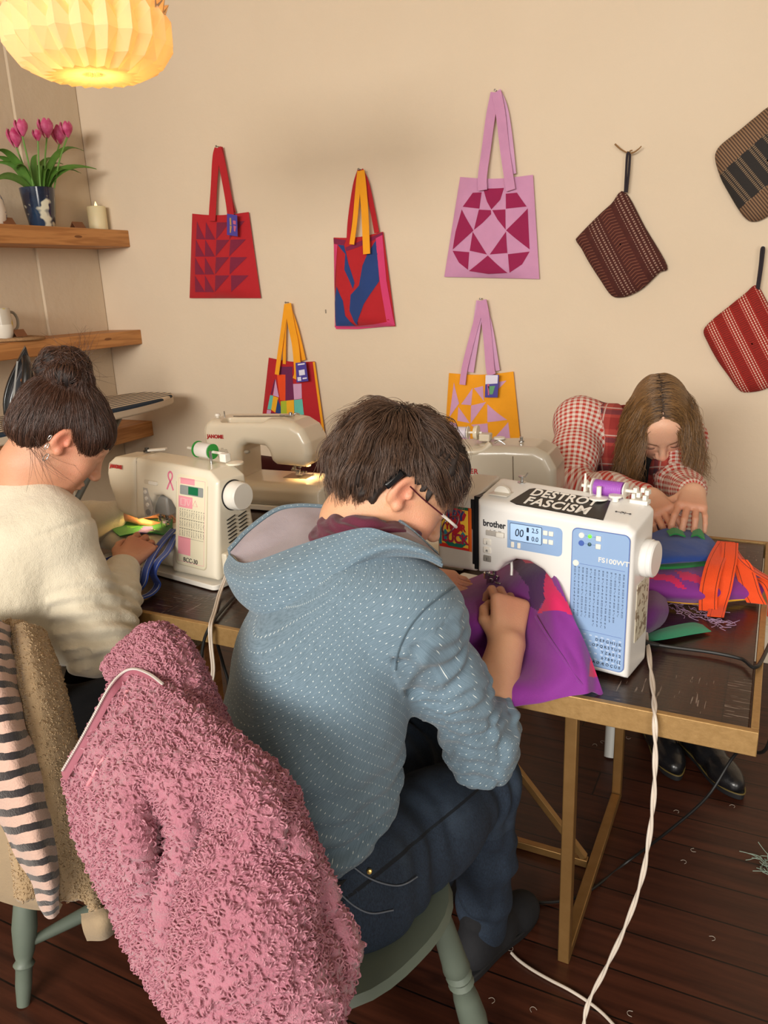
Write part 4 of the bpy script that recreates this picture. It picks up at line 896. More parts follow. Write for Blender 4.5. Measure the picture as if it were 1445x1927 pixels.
plate_warp(M2, 'panel_border', [rrect(-.143, -.028, .040, .268, .012)], yf2, plastic('panel_rim', 'c6bda2')); plate_warp(M2, 'stitch_panel', [rrect(-.1405, -.0305, .0425, .2655, .011)], lambda z: yf2(z)-.0006, beige_pan)
lnp = []
for a, b, c_, d in ((-.133, -.0375, .2555, .2563), (-.0383, -.0375, .05, .256), (-.133, -.0375, .05, .0508), (-.133, -.1322, .05, .256)): lnp.append([(a, c_), (b, c_), (b, d), (a, d)])
plate_warp(M2, 'panel_line', lnp, lambda z: yf2(z)-.0012, pink_p, .0004)
for pbk in ([(-.127, .243), (-.075, .243), (-.075, .258), (-.127, .258)], [(-.133, .185), (-.082, .185), (-.082, .213), (-.133, .213)], [(-.133, .068), (-.087, .068), (-.087, .112), (-.133, .112)]): plate_warp(M2, 'pink_block', [pbk], lambda z: yf2(z)-.0012, pink_p, .0004)
plate_warp(M2, 'display_frame', [rrect(-.128, -.044, .217, .240, .003)], lambda z: yf2(z)-.0012, plastic('panel_grey', '8c9290'), .0006); plate_warp(M2, 'display', [[(-.097, .2195), (-.062, .2195), (-.062, .2385), (-.097, .2385)]], lambda z: yf2(z)-.0018, mat('green_lcd', '0e6a44', .3), .0005)
ic = MB()
for cx in (-.116, -.096):
    ic.tube([(cx+dx*.008, yf2(.199+dz*.008)-.0018, .199+dz*.008) for dx, dz in (((-1, -1), (1, -1), (1, 1), (-1, 1)) if cx < -.11 else ((-1, 1), (1, 1), (0, -1)))], .0006, 6, closed=True)
ic.build('panel_icon', knob_p, M2)
MB().tube([(-.072+dx*.008, yf2(.199+dz*.008)-.0018, .199+dz*.008) for dx, dz in ((-1, -.8), (1, -.8), (0, 1))], .0006, 6, closed=True).build('panel_icon', pink_p, M2)
chm = MB(); rnd = random.Random(9)
for r_ in range(3):
    for c_ in range(11):
        x = -.126+c_*.0085; z0 = .176-r_*.0235
        pts = [(x+(.0014 if i % 2 else -.0014)*rnd.choice((0, 1, 1)), z0-i*.0028) for i in range(6)]
        for (xa, za), (xb, zb) in zip(pts, pts[1:]): chm.bar((xa, yf2(za)-.0014, za), (xb, yf2(zb)-.0014, zb), .0006+.0008*(rnd.random() > .6), .0005)
        chm.box((x, yf2(z0+.004)-.0014, z0+.004), (.002, .0005, .002))
    zz = z0-.0185; chm.bar((-.128, yf2(zz)-.0014, zz), (-.04, yf2(zz)-.0014, zz), .0005)
chm.build('stitch_chart', print_k, M2)
tl2 = math.atan(.045/.28)
def t2(nm, s, size, x, z, m, y=None, **k): return text(nm, s, size, m, (x, yf2(z)-.0022 if y is None else y, z), (math.pi/2-tl2, 0, 0), M2, **k)
t2('model_lettering', 'BCC-30', .016, -.0855, .056, print_k); t2('brand_lettering', 'JANOME', .0135, -.384, .258, print_r, y=yf2(.255)-.0015, off=.0007)
# ribbon emblem
rb = []
for sgn in (-1, 1):
    pts = [(.0*sgn, .268), (.007*sgn, .262), (.0065*sgn, .252), (-.0035*sgn, .238), (-.012*sgn, .222)]
    rows = catmull(np.array([(p[0], p[1], 0) for p in pts]), 5); L_, R_ = [], []
    for i, p in enumerate(rows):
        t_ = rows[min(i+1, len(rows)-1)]-rows[max(i-1, 0)]; t_ /= np.linalg.norm(t_); n_ = np.array([-t_[1], t_[0]])*.0026; L_.append((p[0]+n_[0]-.166, p[1]+n_[1])); R_.append((p[0]-n_[0]-.166, p[1]-n_[1]))
    rb += [[L_[i], L_[i+1], R_[i+1], R_[i]] for i in range(len(L_)-1)]
plate_warp(M2, 'ribbon_emblem', rb, lambda z: yf2(z)-.0003, plastic('ribbon_pink', 'e07898'), .0006)
plate_warp(M2, 'slider_slot', [rrect(-.268, -.212, .226, .238, .005)], lambda z: yf2(z)-.0003, plastic('slot_cream', 'cfc6b2')); plate_warp(M2, 'speed_slider', [rrect(-.248, -.214, .228, .236, .003)], lambda z: yf2(z)-.0015, knob_p, .002)
plate_warp(M2, 'speed_scale', [[(-.262, .2425), (-.215, .2425), (-.215, .2465)], [(-.270, .242), (-.265, .242), (-.265, .246), (-.270, .246)]], lambda z: yf2(z)-.0003, print_k, .0004)
plate_warp(M2, 'button_strip', [[(-.272, .216), (-.255, .216), (-.232, .166), (-.236, .148), (-.262, .140), (-.268, .165)]], lambda z: yf2(z)-.0003, plastic('strip_grey', 'b4b0aa'))
for k, (bx, bz) in enumerate(((-.2615, .206), (-.2565, .190), (-.252, .174))): MB().lathe([(.001, 0), (.0055, 0), (.005, .003), (.001, .0035)], 16, (bx, yf2(bz)-.001, bz), (0, -1, 0)).build('button', knob_p, M2, True)
MB().lathe([(.001, 0), (.0085, 0), (.008, .003), (.001, .0035)], 20, (-.249, yf2(.155)-.001, .155), (0, -1, 0)).build('button', plastic('dial_grey', '80807e'), M2, True)
vn = MB()
for cy_ in (.07, .108):
    for k in range(7): vn.bar((.0088, cy_-.014, .105+k*.0095), (.0088, cy_+.014, .112+k*.0095), .0028, .0016)
vn.build('vent', black_p, M2)
m = MB(); m.lathe([(.001, 0), (.010, 0), (.010, .005), (.006, .007), (.006, .012), (.001, .013)], 16, (-.335, .11, .289)); m.build('bobbin_tension_guide', mat('dark_steel', '4c4a46', .3, .9), M2, True)
m = MB(); m.bar((-.330, .11, .294), (-.285, .135, .297), .016, .006); m.build('thread_guide_arm', knob_p, M2, bevel=.002)
MB().tube([(-.19, .128, .310), (-.052, .128, .306)], .0038, 10).build('spool_pin', knob_p, M2, True)
MB().lathe([(.001, 0), (.0035, 0), (.0035, .034), (.001, .036)], 12, (-.075, .10, .282)).build('bobbin_winder', steel, M2, True)
MB().box((-.052, .125, .298), (.022, .02, .022)).build('spool_pin_holder', knob_p, M2, bevel=.003)
MB().lathe([(.001, 0), (.022, .001), (.022, .005), (.001, .009)], 24, (-.03, .135, .281)).build('winder_stop', cream_p, M2, True)
spool('white thread spool with a green end on top of the cream machine at the left', np.array(wmat(M2) @ Vector((-.125, .128, .309))), np.array(wmat(M2).to_3x3() @ Vector((1, 0, -.03))), .056, .0195, mat('white_thread', 'e2e0dc', .6), plastic('spool_green', '2c9a3c'), 'thread spools on the machines')

# ---- the two machines at the back, seen from behind
def rear_machine(lab, loc, yaw, m, H=.29):
    r = thing('sewing_machine', lab, 'sewing machine', loc, rad(180+yaw), 'sewing machines on the table')
    return r
D3 = .15
M3 = rear_machine('glossy ivory sewing machine seen from behind, in front of the wall', tuple(np.array((-1.296, 2.087, TOP+.002))+np.array((math.cos(rad(4)), math.sin(rad(4)), 0))*-.397+np.array((-math.sin(rad(4)), math.cos(rad(4)), 0))*(D3-.06)), 4, ivory_p)
P3_ = [(.0, .25), (-.012, .276), (-.03, .286), (-.28, .294), (-.335, .287), (-.372, .266), (-.394, .225), (-.398, .185), (-.390, .158), (-.370, .142), (-.268, .146), (-.252, .158), (-.244, .19), (-.232, .205), (-.165, .211), (-.146, .200), (-.139, .18), (-.136, .05), (-.14, .016), (.0, .016)]
def well(s): s.rbox((-.155, D3-.035, .300), (.085, .024, .035), .008, k=.006, op='cut')
molded('machine_body', P3_, 0, D3, .026, ivory_p, M3, h=.0036, cuts=(well,))
molded('bed', [(-.455, .016), (-.455, .095), (-.12, .095), (-.12, .016)], -.01, D3+.035, .03, ivory_p, M3, h=.0045)
MB().prism(rrect(-.43, .0, -.005, D3+.028, .02), (0, 0, 0), (1, 0, 0), (0, 1, 0), (0, 0, .018)).build('base_plate', knob_p, M3, bevel=.003)
MB().box((-.312, .075, .0958), (.085, .06, .0016)).build('needle_plate', mat('plate_steel', '7c7466', .3, .9), M3); needle_set(M3, -.318, .075, .097, .155)
MB().box((-.358, .095, .142), (.018, .016, .012)).build('needle_light', mat('warm_lens2', 'ffdca0', .3, emit=('ffc870', 5)), M3, bevel=.002)
nl = bpy.data.lights.new('rear_needle_glow', 'SPOT'); nl.energy = .7; nl.color = (1, .62, .25); nl.spot_size = rad(130); nl.shadow_soft_size = .012
no = bpy.data.objects.new('rear_needle_glow', nl); C.objects.link(no); no.location = wmat(M3) @ Vector((-.356, .09, .132)); no.rotation_euler = (0, 0, 0)
wheel(M3, .0, .075, .232, .036, .02, ivory_p)
RB = (math.pi/2, 0, math.pi)
text('brand_lettering', 'JANOME', .0165, print_r, (-.052, D3+.0006, .232), RB, M3, off=.0009)
fl = MB()
for a in (-35, 0, 35):
    cx, cz = -.075-.024*math.sin(rad(a)), .158+.022*math.cos(rad(a))
    for k in range(7):
        zz = -.014+k*.0047; w = .0085*math.sqrt(max(0, 1-(zz/.017)**2)); c_, s_ = math.cos(rad(a)), math.sin(rad(a))
        fl.bar((cx-w, D3+.0004, cz+zz), (cx+w, D3+.0004, cz+zz), .0022, .0012)
fl.build('flower_vent', plastic('vent_shade', '8c8070'), M3)
MB().ball((-.165, D3-.006, .185), (.011, .01, .006)).build('lever', plastic('lever_grey', '9c9484'), M3, True)
MB().tube([(-.10, D3-.045, .2935), (-.29, D3-.05, .2985)], .0016, 6).build('top_seam', plastic('seam_dark', '5a5044'), M3, True)
m = MB(); m.box((-.285, D3-.075, .297), (.05, .014, .005)); m.lathe([(.001, 0), (.006, 0), (.006, .007), (.001, .008)], 12, (-.29, D3-.09, .297)); m.build('bobbin_tension_guide', steel, M3, bevel=.001)
MB().tube([(-.305, D3-.08, .294), (-.31, D3-.085, .302), (-.325, D3-.085, .299)], .0028, 8, 4).build('thread_hook', steel, M3, True)
MB().lathe([(.001, 0), (.0022, 0), (.0022, .022), (.001, .023)], 10, (-.055, D3-.06, .284)).build('bobbin_winder', steel, M3, True); m = MB(); m.lathe([(.001, 0), (.006, 0), (.006, .010), (.010, .012), (.008, .02), (.001, .021)], 14, (-.028, D3-.06, .278)); m.build('winder_stop', knob_p, M3, True)
MB().box((-.268, D3-.09, .205), (.005, .02, .012)).build('slot', black_p, M3)

D4 = .14
M4 = rear_machine('warm grey sewing machine seen from behind, between the bending woman and the seated sewer', (-.905, 1.845+D4, TOP), 3, grey_p)
molded('machine_body', [(.0, .24), (-.012, .265), (-.03, .272), (-.30, .288), (-.37, .288), (-.405, .272), (-.425, .235), (-.428, .17), (-.415, .14), (-.385, .13), (-.335, .132), (-.318, .15), (-.30, .178), (-.28, .183), (-.19, .186), (-.165, .178), (-.158, .15), (-.156, .05), (-.156, .012), (.0, .012)], 0, D4, .022, grey_p, M4, h=.0038)
molded('bed', [(-.44, .012), (-.44, .075), (-.12, .075), (-.12, .012)], 0, D4+.01, .018, grey_p, M4, h=.005)
molded('accessory_tray', [(-.238, .008), (-.238, .072), (.0, .072), (.0, .008)], D4+.012, D4+.19, .024, plastic('tray_ivory', 'd6cbb6'), M4, h=.0045)
MB().box((-.13, D4+.145, .0725), (.19, .003, .0015)).build('tray_slot', plastic('slot_shade', '6c665a'), M4)
plate(M4, 'inner_panel', [(-.165, .05), (-.165, .178), (-.285, .178), (-.31, .13), (-.31, .05)], D4*.4, white_p)
text('brand_lettering', 'SINGER', .0185, print_r, (-.192, D4+.0006, .219), RB, M4, off=.0005, space=1.15)
MB().tube([(-.318, D4+.0002, .265), (-.320, D4+.0004, .19)], .0012, 6).build('face_seam', plastic('seam_shade', '6a5a48'), M4, True)
MB().box((-.318, D4, .168), (.006, .003, .05)).build('lever_slot', black_p, M4); MB().box((-.316, D4+.004, .168), (.018, .008, .007)).build('presser_lever', knob_p, M4, bevel=.002)
MB().tube([(-.06, D4-.02, .277), (-.10, D4-.006, .270), (-.19, D4-.006, .268), (-.235, D4-.012, .272), (-.255, D4-.02, .29)], .0105, 10, 6).build('carry_handle', plastic('handle_beige', 'd0c4ae'), M4, True)
MB().lathe([(.001, 0), (.006, 0), (.017, .002), (.020, .010), (.019, .013), (.006, .016), (.001, .016)], 24, (-.192, D4-.075, .307), (-1, 0, 0)).build('spool_cap', plastic('cap_ivory', 'd8cdb6'), M4, True); MB().tube([(-.06, D4-.075, .305), (-.215, D4-.075, .307)], .003, 8).build('spool_pin', knob_p, M4, True)
spool('pale lilac thread spool lying on the rear right machine', np.array(wmat(M4) @ Vector((-.135, D4-.075, .306))), np.array(wmat(M4).to_3x3() @ Vector((1, 0, 0))), .085, .0155, mat('lilac_thread', 'c9c0cc', .5), knob_p, 'thread spools on the machines')
m = MB(); m.box((-.225, D4-.075, .296), (.03, .03, .02)); m.build('pin_bracket', plastic('handle_beige', 'd0c4ae'), M4, bevel=.003)
m = MB(); m.lathe([(.001, 0), (.007, 0), (.007, .004), (.004, .005), (.004, .012), (.006, .013), (.001, .015)], 14, (-.325, D4-.06, .290)); m.build('bobbin_tension_guide', steel, M4, True); m = MB(); m.tube([(-.262, D4-.03, .29), (-.275, D4-.03, .297), (-.29, D4-.03, .288)], .002, 6, 4); m.build('thread_guide', steel, M4, True)
MB().lathe([(.001, 0), (.017, 0), (.015, .004), (.001, .006)], 20, (-.255, D4-.10, .288)).build('tension_dial', knob_p, M4, True)
needle_set(M4, -.365, .07, .076, .14)
# ------------------------------------------------------------------ people
def unit(v): v = np.array(v, float); return v/np.linalg.norm(v)
def frame3(y, z):
    """columns x, y, z with y kept and z as near as possible to the given one"""
    y = unit(y); z = np.array(z, float); z = unit(z-y*(z@y)); return np.stack([np.cross(y, z), y, z], 1)
def torso(s, pts, r_, k=.06):
    for (c0, w0, r0), (c1, w1, r1) in zip(pts, pts[1:]):
        c0, c1 = np.array(c0, float), np.array(c1, float)
        for sg in (-1, 0, 1): s.cone(c0+r_*sg*(w0-r0), c1+r_*sg*(w1-r1), r0, r1, k if sg else k)
def head_sdf(s, c, R, neck_to, sc=1., jaw=1., nr=.054, ears=(1, 1)):
    c = np.array(c, float); W = lambda p: c+R@(np.array(p, float)*sc)
    E = lambda p, r, k=.02, op='add', RR=None: s.ell(W(p), np.array(r)*sc, R if RR is None else R@RR, k, op)
    E((0, -.014, .032), (.075, .097, .088), .03); E((0, .042, -.02), (.062, .056, .084), .04); E((0, .046, -.072), (.050*jaw, .045, .040), .03); E((0, .080, -.101), (.019, .014, .014), .022)
    for x in (-1, 1):
        E((x*.040, .066, -.030), (.024, .020, .026), .03); E((x*.052, .01, -.062), (.016, .028, .028), .03)
    E((0, .080, .024), (.046, .013, .011), .022); E((0, .066, .052), (.052, .022, .038), .03)
    for x in (-1, 1): E((x*.031, .105, .006), (.019, .013, .012), .010, 'cut')
    for x in (-1, 1): E((x*.031, .0815, .004), (.0165, .0165, .0135), .004)
    s.cone(W((0, .094, .012)), W((0, .114, -.030)), .0078*sc, .0105*sc, .012); E((0, .115, -.034), (.0115, .0105, .0095), .008)
    for x in (-1, 1): E((x*.0125, .109, -.036), (.0085, .0105, .008), .006)
    E((0, .099, -.063), (.023, .009, .0055), .006); E((0, .097, -.073), (.020, .0095, .0065), .006); E((0, .109, -.0675), (.022, .006, .0012), .003, 'cut')
    for x, on in zip((-1, 1), ears):
        if not on: continue
        a = rad(-14); RE = np.array([[1, 0, 0], [0, math.cos(a), -math.sin(a)], [0, math.sin(a), math.cos(a)]])@np.array([[math.cos(x*.42), -math.sin(x*.42), 0], [math.sin(x*.42), math.cos(x*.42), 0], [0, 0, 1]])
        E((x*.078, -.006, .002), (.0085, .019, .031), .006, 'add', RE); E((x*.0865, -.001, .004), (.0065, .0115, .019), .004, 'cut', RE); E((x*.0785, .004, -.024), (.007, .009, .011), .006, 'add', RE); E((x*.079, .010, .000), (.005, .005, .008), .004)
    s.cone(W((0, -.020, -.03)), W((0, -.018, -.09)), .058*sc, nr, .03); s.cone(W((0, -.018, -.09)), neck_to, nr, nr+.006, .03)
def hand_sdf(s, w, R, side=1, curl=((.5, .7, .4),)*4, thumb=(.3, .2), spread=.06, sc=1., thumb_pts=None):
    """hand from wrist w; R columns: x towards the thumb for side=1, y along the fingers, z out of the back of the hand"""
    w = np.array(w, float); W = lambda p: w+R@(np.array(p, float)*np.array((side, 1, 1))*sc)
    for x0, x1, r0, r1 in ((.016, .029, .0155, .0125), (.006, .010, .0165, .013), (-.006, -.010, .0165, .0125), (-.016, -.028, .015, .0115)): s.cone(W((x0, .004, 0)), W((x1, .086, 0)), r0*sc, r1*sc, .012)
    L = ((.044, .026, .021), (.049, .030, .022), (.045, .027, .021), (.035, .021, .019))
    for i, x in enumerate((.029, .010, -.010, -.028)):
        p = np.array((x, .086-.004*abs(i-1), .0)); a = 0; sp = spread*(1.5-i)/1.5; cu = curl[min(i, len(curl)-1)]; r = (.0092, .0095, .009, .0078)[i]
        for j in range(3):
            a += cu[j]; q = p+L[i][j]*np.array((math.sin(sp)*math.cos(a), math.cos(sp)*math.cos(a), -math.sin(a))); s.cone(W(p), W(q), (r-.0007*j)*sc, (r-.0007*(j+1))*sc, .003); p = q
    T = thumb_pts or [(.024, .016, -.006), (.046, .046, -.016), (.054, .076, -.022), (.052, .100, -.026)]
    for (p, q, r0, r1) in zip(T, T[1:], (.0155, .0112, .0098), (.0115, .0098, .0078)): s.cone(W(p), W(q), r0*sc, r1*sc, .010 if r0 > .015 else .003)
def skin_cols(V, spots, base='d9a585'):
    """skin colour per point; spots: (centre, radius, colour, amount)"""
    col = np.tile(np.array(lin(base)), (len(V), 1))
    for c, r, k, a in spots:
        d = np.linalg.norm((V-np.array(c))/np.array(r), axis=1); f = np.clip(1.3-d, 0, 1)[:, None]*a; col = col*(1-f)+np.array(lin(k))*f
    return col
def skin_mat(name):
    m = bpy.data.materials.get(name)
    if m: return m
    return mat(name, 'd8a585', .5, pat=lambda g: g.mix(g.noise(60, detail=3)*.18, g.acol('Col'), 'b8745c'), bump=lambda g: (g.noise(420, detail=3), .0006), sss=.25)
skin = skin_mat('skin')
def axis_coords(V, a, b):
    a, b = np.array(a, float), np.array(b, float); d = unit(b-a); t = (V-a)@d; q = (V-a)-t[:, None]*d; x = unit(np.cross(d, (0.13, 0.21, 1.0))); y = np.cross(d, x)
    return t, np.arctan2(q@y, q@x), np.linalg.norm(q, axis=1)
def hair_mat(name, dark, light, rough=.45):
    def pat(g):
        n = g.nt.nodes.new('ShaderNodeHairInfo'); return g.mix(S(g.nt, n.outputs['Random'])*.75+S(g.nt, n.outputs['Intercept'])*.25, dark, light)
    return mat(name, dark, rough, pat=pat, spec=.6)
def tress(roots, dirf, L, n=9, keep=None, jit=.0, rng=None):
    """grow hairs from root points; dirf(p, t, i) gives the heading"""
    out = []
    for i, p in enumerate(roots):
        l = L(i) if callable(L) else L; st = l/(n-1); p = np.array(p, float); pts = [p.copy()]
        for j in range(n-1):
            d = dirf(p, j/(n-1), i); p = p+d/max(np.linalg.norm(d), 1e-6)*st
            if keep is not None: p = keep(p, j/(n-1), i)
            pts.append(p.copy())
        out.append(np.array(pts))
    return out
def cap_roots(c, R, rad3, n, ok, rng):
    """random points on the scalp ellipsoid where ok(local unit direction)"""
    out = []
    while len(out) < n:
        u = rng.normal(size=3); u /= np.linalg.norm(u)
        if ok(u): out.append(u*np.array(rad3))
    return np.array(out)
class Head:
    def __init__(h, c, fwd, up, sc=1.):
        h.c = np.array(c, float); h.R = frame3(fwd, up); h.sc = sc
    def W(h, p): return h.c+(np.atleast_2d(p)*h.sc)@h.R.T if np.ndim(p) > 1 else h.c+h.R@(np.array(p, float)*h.sc)
    def loc(h, V): return ((V-h.c)@h.R)/h.sc
def hair_cap(hd, ok, rad3, h=.004, extra=None, thick=.0):
    lo = hd.c-.2; s = SDF(lo, hd.c+.2, h); E = hd.W((0, -.014, .032))
    s.ell(E, np.array(rad3)*hd.sc, hd.R, .01)
    if extra: extra(s)
    return s

# ---- the sewer in the blue hooded top, in front
F3 = unit((.52, .85, 0)); R3 = np.array([F3[1], -F3[0], 0])
P3p = wthing('person', 'person with short brown hair and blue hooded top, sewing purple cloth', 'person', (-.61, .95, 0), 'people sewing at the table')
HC = Head((-.576, 1.166, 1.114), unit((.60, .44, -.62)), (.25, .28, .9))
sh_r, el_r, wr_r = np.array((-.468, 1.01, .945)), np.array((-.402, 1.12, .682)), np.array((-.404, 1.268, .794))
sh_l, el_l, wr_l = np.array((-.765, 1.185, .945)), np.array((-.80, 1.33, .80)), np.array((-.648, 1.388, .855))
spine = [((-.610, .925, .50), .16, .11), ((-.617, .93, .64), .150, .105), ((-.618, .985, .82), .155, .10), ((-.610, 1.055, .945), .15, .075), ((-.597, 1.095, 1.0), .10, .055)]
s = SDF((-.88, .80, .45), (-.27, 1.55, 1.30), .0032)
torso(s, [(c, w*.72, r*.72) for c, w, r in spine], R3, .05)
s.chain([(sh_r, .042), (el_r, .034), (wr_r, .0265)], .03); s.chain([(sh_l, .042), (el_l, .034), (wr_l, .025)], .03); s.cone(spine[3][0], sh_r, .05, .042, .04); s.cone(spine[3][0], sh_l, .05, .042, .04)
s.cone(el_r*.55+wr_r*.45, wr_r, .036, .0265, .03)
head_sdf(s, HC.c, HC.R, (-.600, 1.085, .985), ears=(0, 1))
RH = frame3(unit((-.10, .55, .62)), unit((.62, -.62, .66)))
hand_sdf(s, wr_r, RH, -1, ((.75, 1.0, .7), (.85, 1.05, .7), (.9, 1.1, .7), (1.0, 1.1, .7)), thumb_pts=[(.022, .018, -.008), (.042, .046, -.022), (.040, .072, -.036), (.028, .090, -.046)], sc=.98)
RHl = frame3(unit((.80, .28, -.18)), unit((.15, -.28, .92)))
hand_sdf(s, wr_l, RHl, 1, ((.10, .38, .22), (.12, .38, .22), (.15, .4, .22), (.2, .4, .22)), thumb_pts=[(.022, .016, -.006), (.042, .044, -.012), (.046, .074, -.018), (.040, .098, -.026)], sc=.97)
V, F = s.mesh(); L = HC.loc(V)
spots = [(HC.W((.08, -.004, 0)), (.02, .03, .035), 'e0806c', .55), (HC.W((.05, .06, -.04)), (.05, .06, .05), 'd88a72', .5), (wr_r+RH@np.array((0, .09, 0)), (.045, .045, .045), 'cf8468', .45), (wr_l+RHl@np.array((0, .09, 0)), (.06, .05, .05), 'c4785c', .6)]
body = np_mesh('body', V, F, skin, P3p, {'Col': skin_cols(V, spots, 'dba884')})
# the hooded top
cuff_r = el_r*.80+wr_r*.20
s = SDF((-.90, .74, .40), (-.22, 1.50, 1.08), .0042)
hspine = [((-.624, .915, .50), .158, .120), ((-.634, .915, .60), .146, .112), ((-.640, .935, .72), .145, .110), ((-.636, .99, .84), .155, .108), ((-.618, 1.055, .945), .160, .090), ((-.600, 1.095, .99), .11, .07)]
torso(s, hspine, R3, .06)
s.chain([(sh_r+np.array((-.012, .0, .008)), .068), (sh_r*.5+el_r*.5+np.array((.0, -.003, -.003)), .056), (el_r+np.array((.004, -.008, -.012)), .054), (cuff_r+np.array((.008, .004, -.002)), .049)], .045)
s.chain([(sh_l, .074), (el_l, .056), (el_l*.35+wr_l*.65, .043)], .045); s.cone(hspine[4][0], sh_r, .08, .072, .05); s.cone(hspine[4][0], sh_l, .08, .072, .05)
s.put(lambda P: (P[..., 2]-.612-.20*((P[..., :2]-np.array((-.62, .92)))@F3[:2])).astype(np.float32), (-.9, .7, .3), (-.50, 1.02, .70), .012, 'cut')
V, F = s.mesh(); N = vnormals(V, F)
ta, aa, ra = axis_coords(V, sh_r, el_r); tb_, ab, rb_ = axis_coords(V, el_r, cuff_r+(cuff_r-el_r)*.3); Lu = np.linalg.norm(el_r-sh_r)
onarm = (ra < .095) & (ta > -.02) & (V[:, 0] > -.47) | ((rb_ < .09) & (tb_ > -.03) & (V[:, 0] > -.46))
nz = vnoise(V, 9); nz2 = vnoise(V+3.3, 22)
low = np.clip((ta-.13)/.10, 0, 1)*onarm; lowb = np.clip(1-tb_/.16, 0, 1)*(tb_ > -.03)*onarm
wr_ = np.maximum(low, lowb)
disp = wr_*(.0030*np.sin((ta*.9-tb_*.35)*170+nz*12+aa*2.2)+.0030*np.sin(ta*110-aa*2.4+nz2*4)+.003*nz2)
tor = ~onarm
zz = V[:, 2]; back = V@R3
disp += tor*np.clip((.78-zz)/.12, 0, 1)*(.0060*np.sin(zz*150+nz*5+back*14)+.004*np.sin(zz*85-back*22+nz2*3))
disp += tor*(.0055*nz+.0022*nz2)*np.clip((zz-.5)/.1, 0, 1)+ tor*.004*np.sin(back*26+zz*9+nz*2)*np.clip((1.0-zz)/.3, 0, 1)
crease = np.exp(-((ra-.072)/.016)**2)*np.clip(1-np.abs(ta-.13)/.12, 0, 1)*(V[:, 0] < -.42); disp -= crease*.006
V = V+N*disp[:, None]
spc = np.array((-.615, .965)); ang = np.arctan2((V[:, :2]-spc)@F3[:2], (V[:, :2]-spc)@R3[:2])
lc = np.stack([np.where(onarm, aa*.062, ang*.165), np.where(onarm, np.where(tb_ > 0, Lu+tb_, ta), zz*1.02-(V@F3)*.8), np.full(len(V), .5)], 1)
def hood_pat(g):
    u, v, w = g.attr('lc'); row = (v/.0085).fl(); st = (row.m('MODULO', 2.0))*.5; fu = ((u/.0115)+st).fr(); fv = (v/.0085).fr()
    d = (fu-.5).ab().lt(.075)*(fv-.5).ab().lt(.055); n = g.noise(1.0, g.vec(u*60.0, v*900.0, 0.0), 3, .6); big = g.noise(5, detail=3)
    c = g.mix(n.ramp(.3, .7), '566c7a', '788e9e'); c = g.mix(big*.30, c, '506674'); c = g.mix(d*g.noise(50).gt(.34), c, 'dfe6e4'); return g.mix(w.lt(.0022), c, '3c4c56')
hood_m = mat('blue_marl_jersey', '7894a2', .9, pat=hood_pat, bump=lambda g: (g.noise(700, detail=2)+g.noise(30, detail=3)*2.0, .0006), sheen=.2)
ht = np_mesh('hooded_top', V, F, hood_m, P3p, {'lc': lc})
def on_cloth(V, pix, lift=.001):
    q = V-np.array((0, 0, CAM_Z)); z = q@AF; x, y = 722.5+FPX*(q@AR)/z, 963.5-FPX*(q@AU)/z; out = []
    for a, b in pix:
        k = np.where((x-a)**2+(y-b)**2 < 30)[0]
        if len(k): out.append(at(a, b, d=z[k].min()-lift))
    return out
seam_px = catmull(np.array([(856, 1104, 0), (826, 1124, 0), (795, 1150, 0), (768, 1185, 0), (750, 1225, 0), (744, 1262, 0)]), 5)
MB().tube(on_cloth(V, [(p[0], p[1]) for p in seam_px]), .0013, 6, 2).build('sleeve_seam', mat('seam_slate', '4a5c68', .9), P3p, True)
def lcgrid(o, P, su, sv):
    """cloth coordinates for a sheet"""
    pass
def sheet(name, P, t, m, parent, sub=0, lc=None):
    """a cloth sheet of real thickness, with cloth coordinates"""
    P = np.asarray(P, float); a, b = P.shape[:2]; mb = MB().slab(P, t); o = mb.build(name, m, parent, True, auto=80)
    u = np.concatenate([[0], np.cumsum(np.linalg.norm(np.diff(P[:, b//2], axis=0), axis=1))]); v = np.concatenate([[0], np.cumsum(np.linalg.norm(np.diff(P[a//2], axis=0), axis=1))])
    U, W_ = np.meshgrid(u, v, indexing='ij'); k = np.stack([W_.ravel(), U.ravel(), np.full(U.size, .5)], 1); k = np.concatenate([k, k])
    if len(o.data.vertices) == len(k):
        q = o.data.attributes.new('lc', 'FLOAT_VECTOR', 'POINT'); q.data.foreach_set('vector', k.astype(np.float32).ravel())
    return o
def row(pix): return [at(p[0], p[1], d=p[2]) for p in pix]
# hood lying on the back: outer wall from its rim down to the neck seam, then the lining inside
rim = [(433, 1043, 1.335), (452, 1060, 1.285), (486, 1056, 1.25), (566, 1027, 1.225), (632, 1006, 1.21), (690, 994, 1.20), (735, 1005, 1.185), (790, 1024, 1.175), (828, 1050, 1.185)]
mid = [(424, 1066, 1.325), (436, 1088, 1.27), (480, 1100, 1.225), (556, 1082, 1.195), (625, 1050, 1.185), (688, 1026, 1.18), (738, 1022, 1.17), (792, 1034, 1.168), (830, 1056, 1.185)]
mi2 = [(430, 1092, 1.33), (446, 1122, 1.27), (490, 1143, 1.23), (552, 1130, 1.20), (616, 1092, 1.188), (684, 1050, 1.182), (736, 1035, 1.175), (793, 1042, 1.172), (831, 1060, 1.188)]
low_ = [(438, 1096, 1.355), (458, 1132, 1.30), (500, 1160, 1.262), (548, 1152, 1.235), (608, 1112, 1.218), (676, 1066, 1.205), (732, 1045, 1.195), (793, 1048, 1.19), (832, 1064, 1.20)]
und = [(446, 1090, 1.39), (470, 1122, 1.35), (510, 1146, 1.315), (552, 1138, 1.29), (612, 1098, 1.27), (678, 1058, 1.25), (732, 1042, 1.235), (793, 1048, 1.22), (833, 1066, 1.22)]
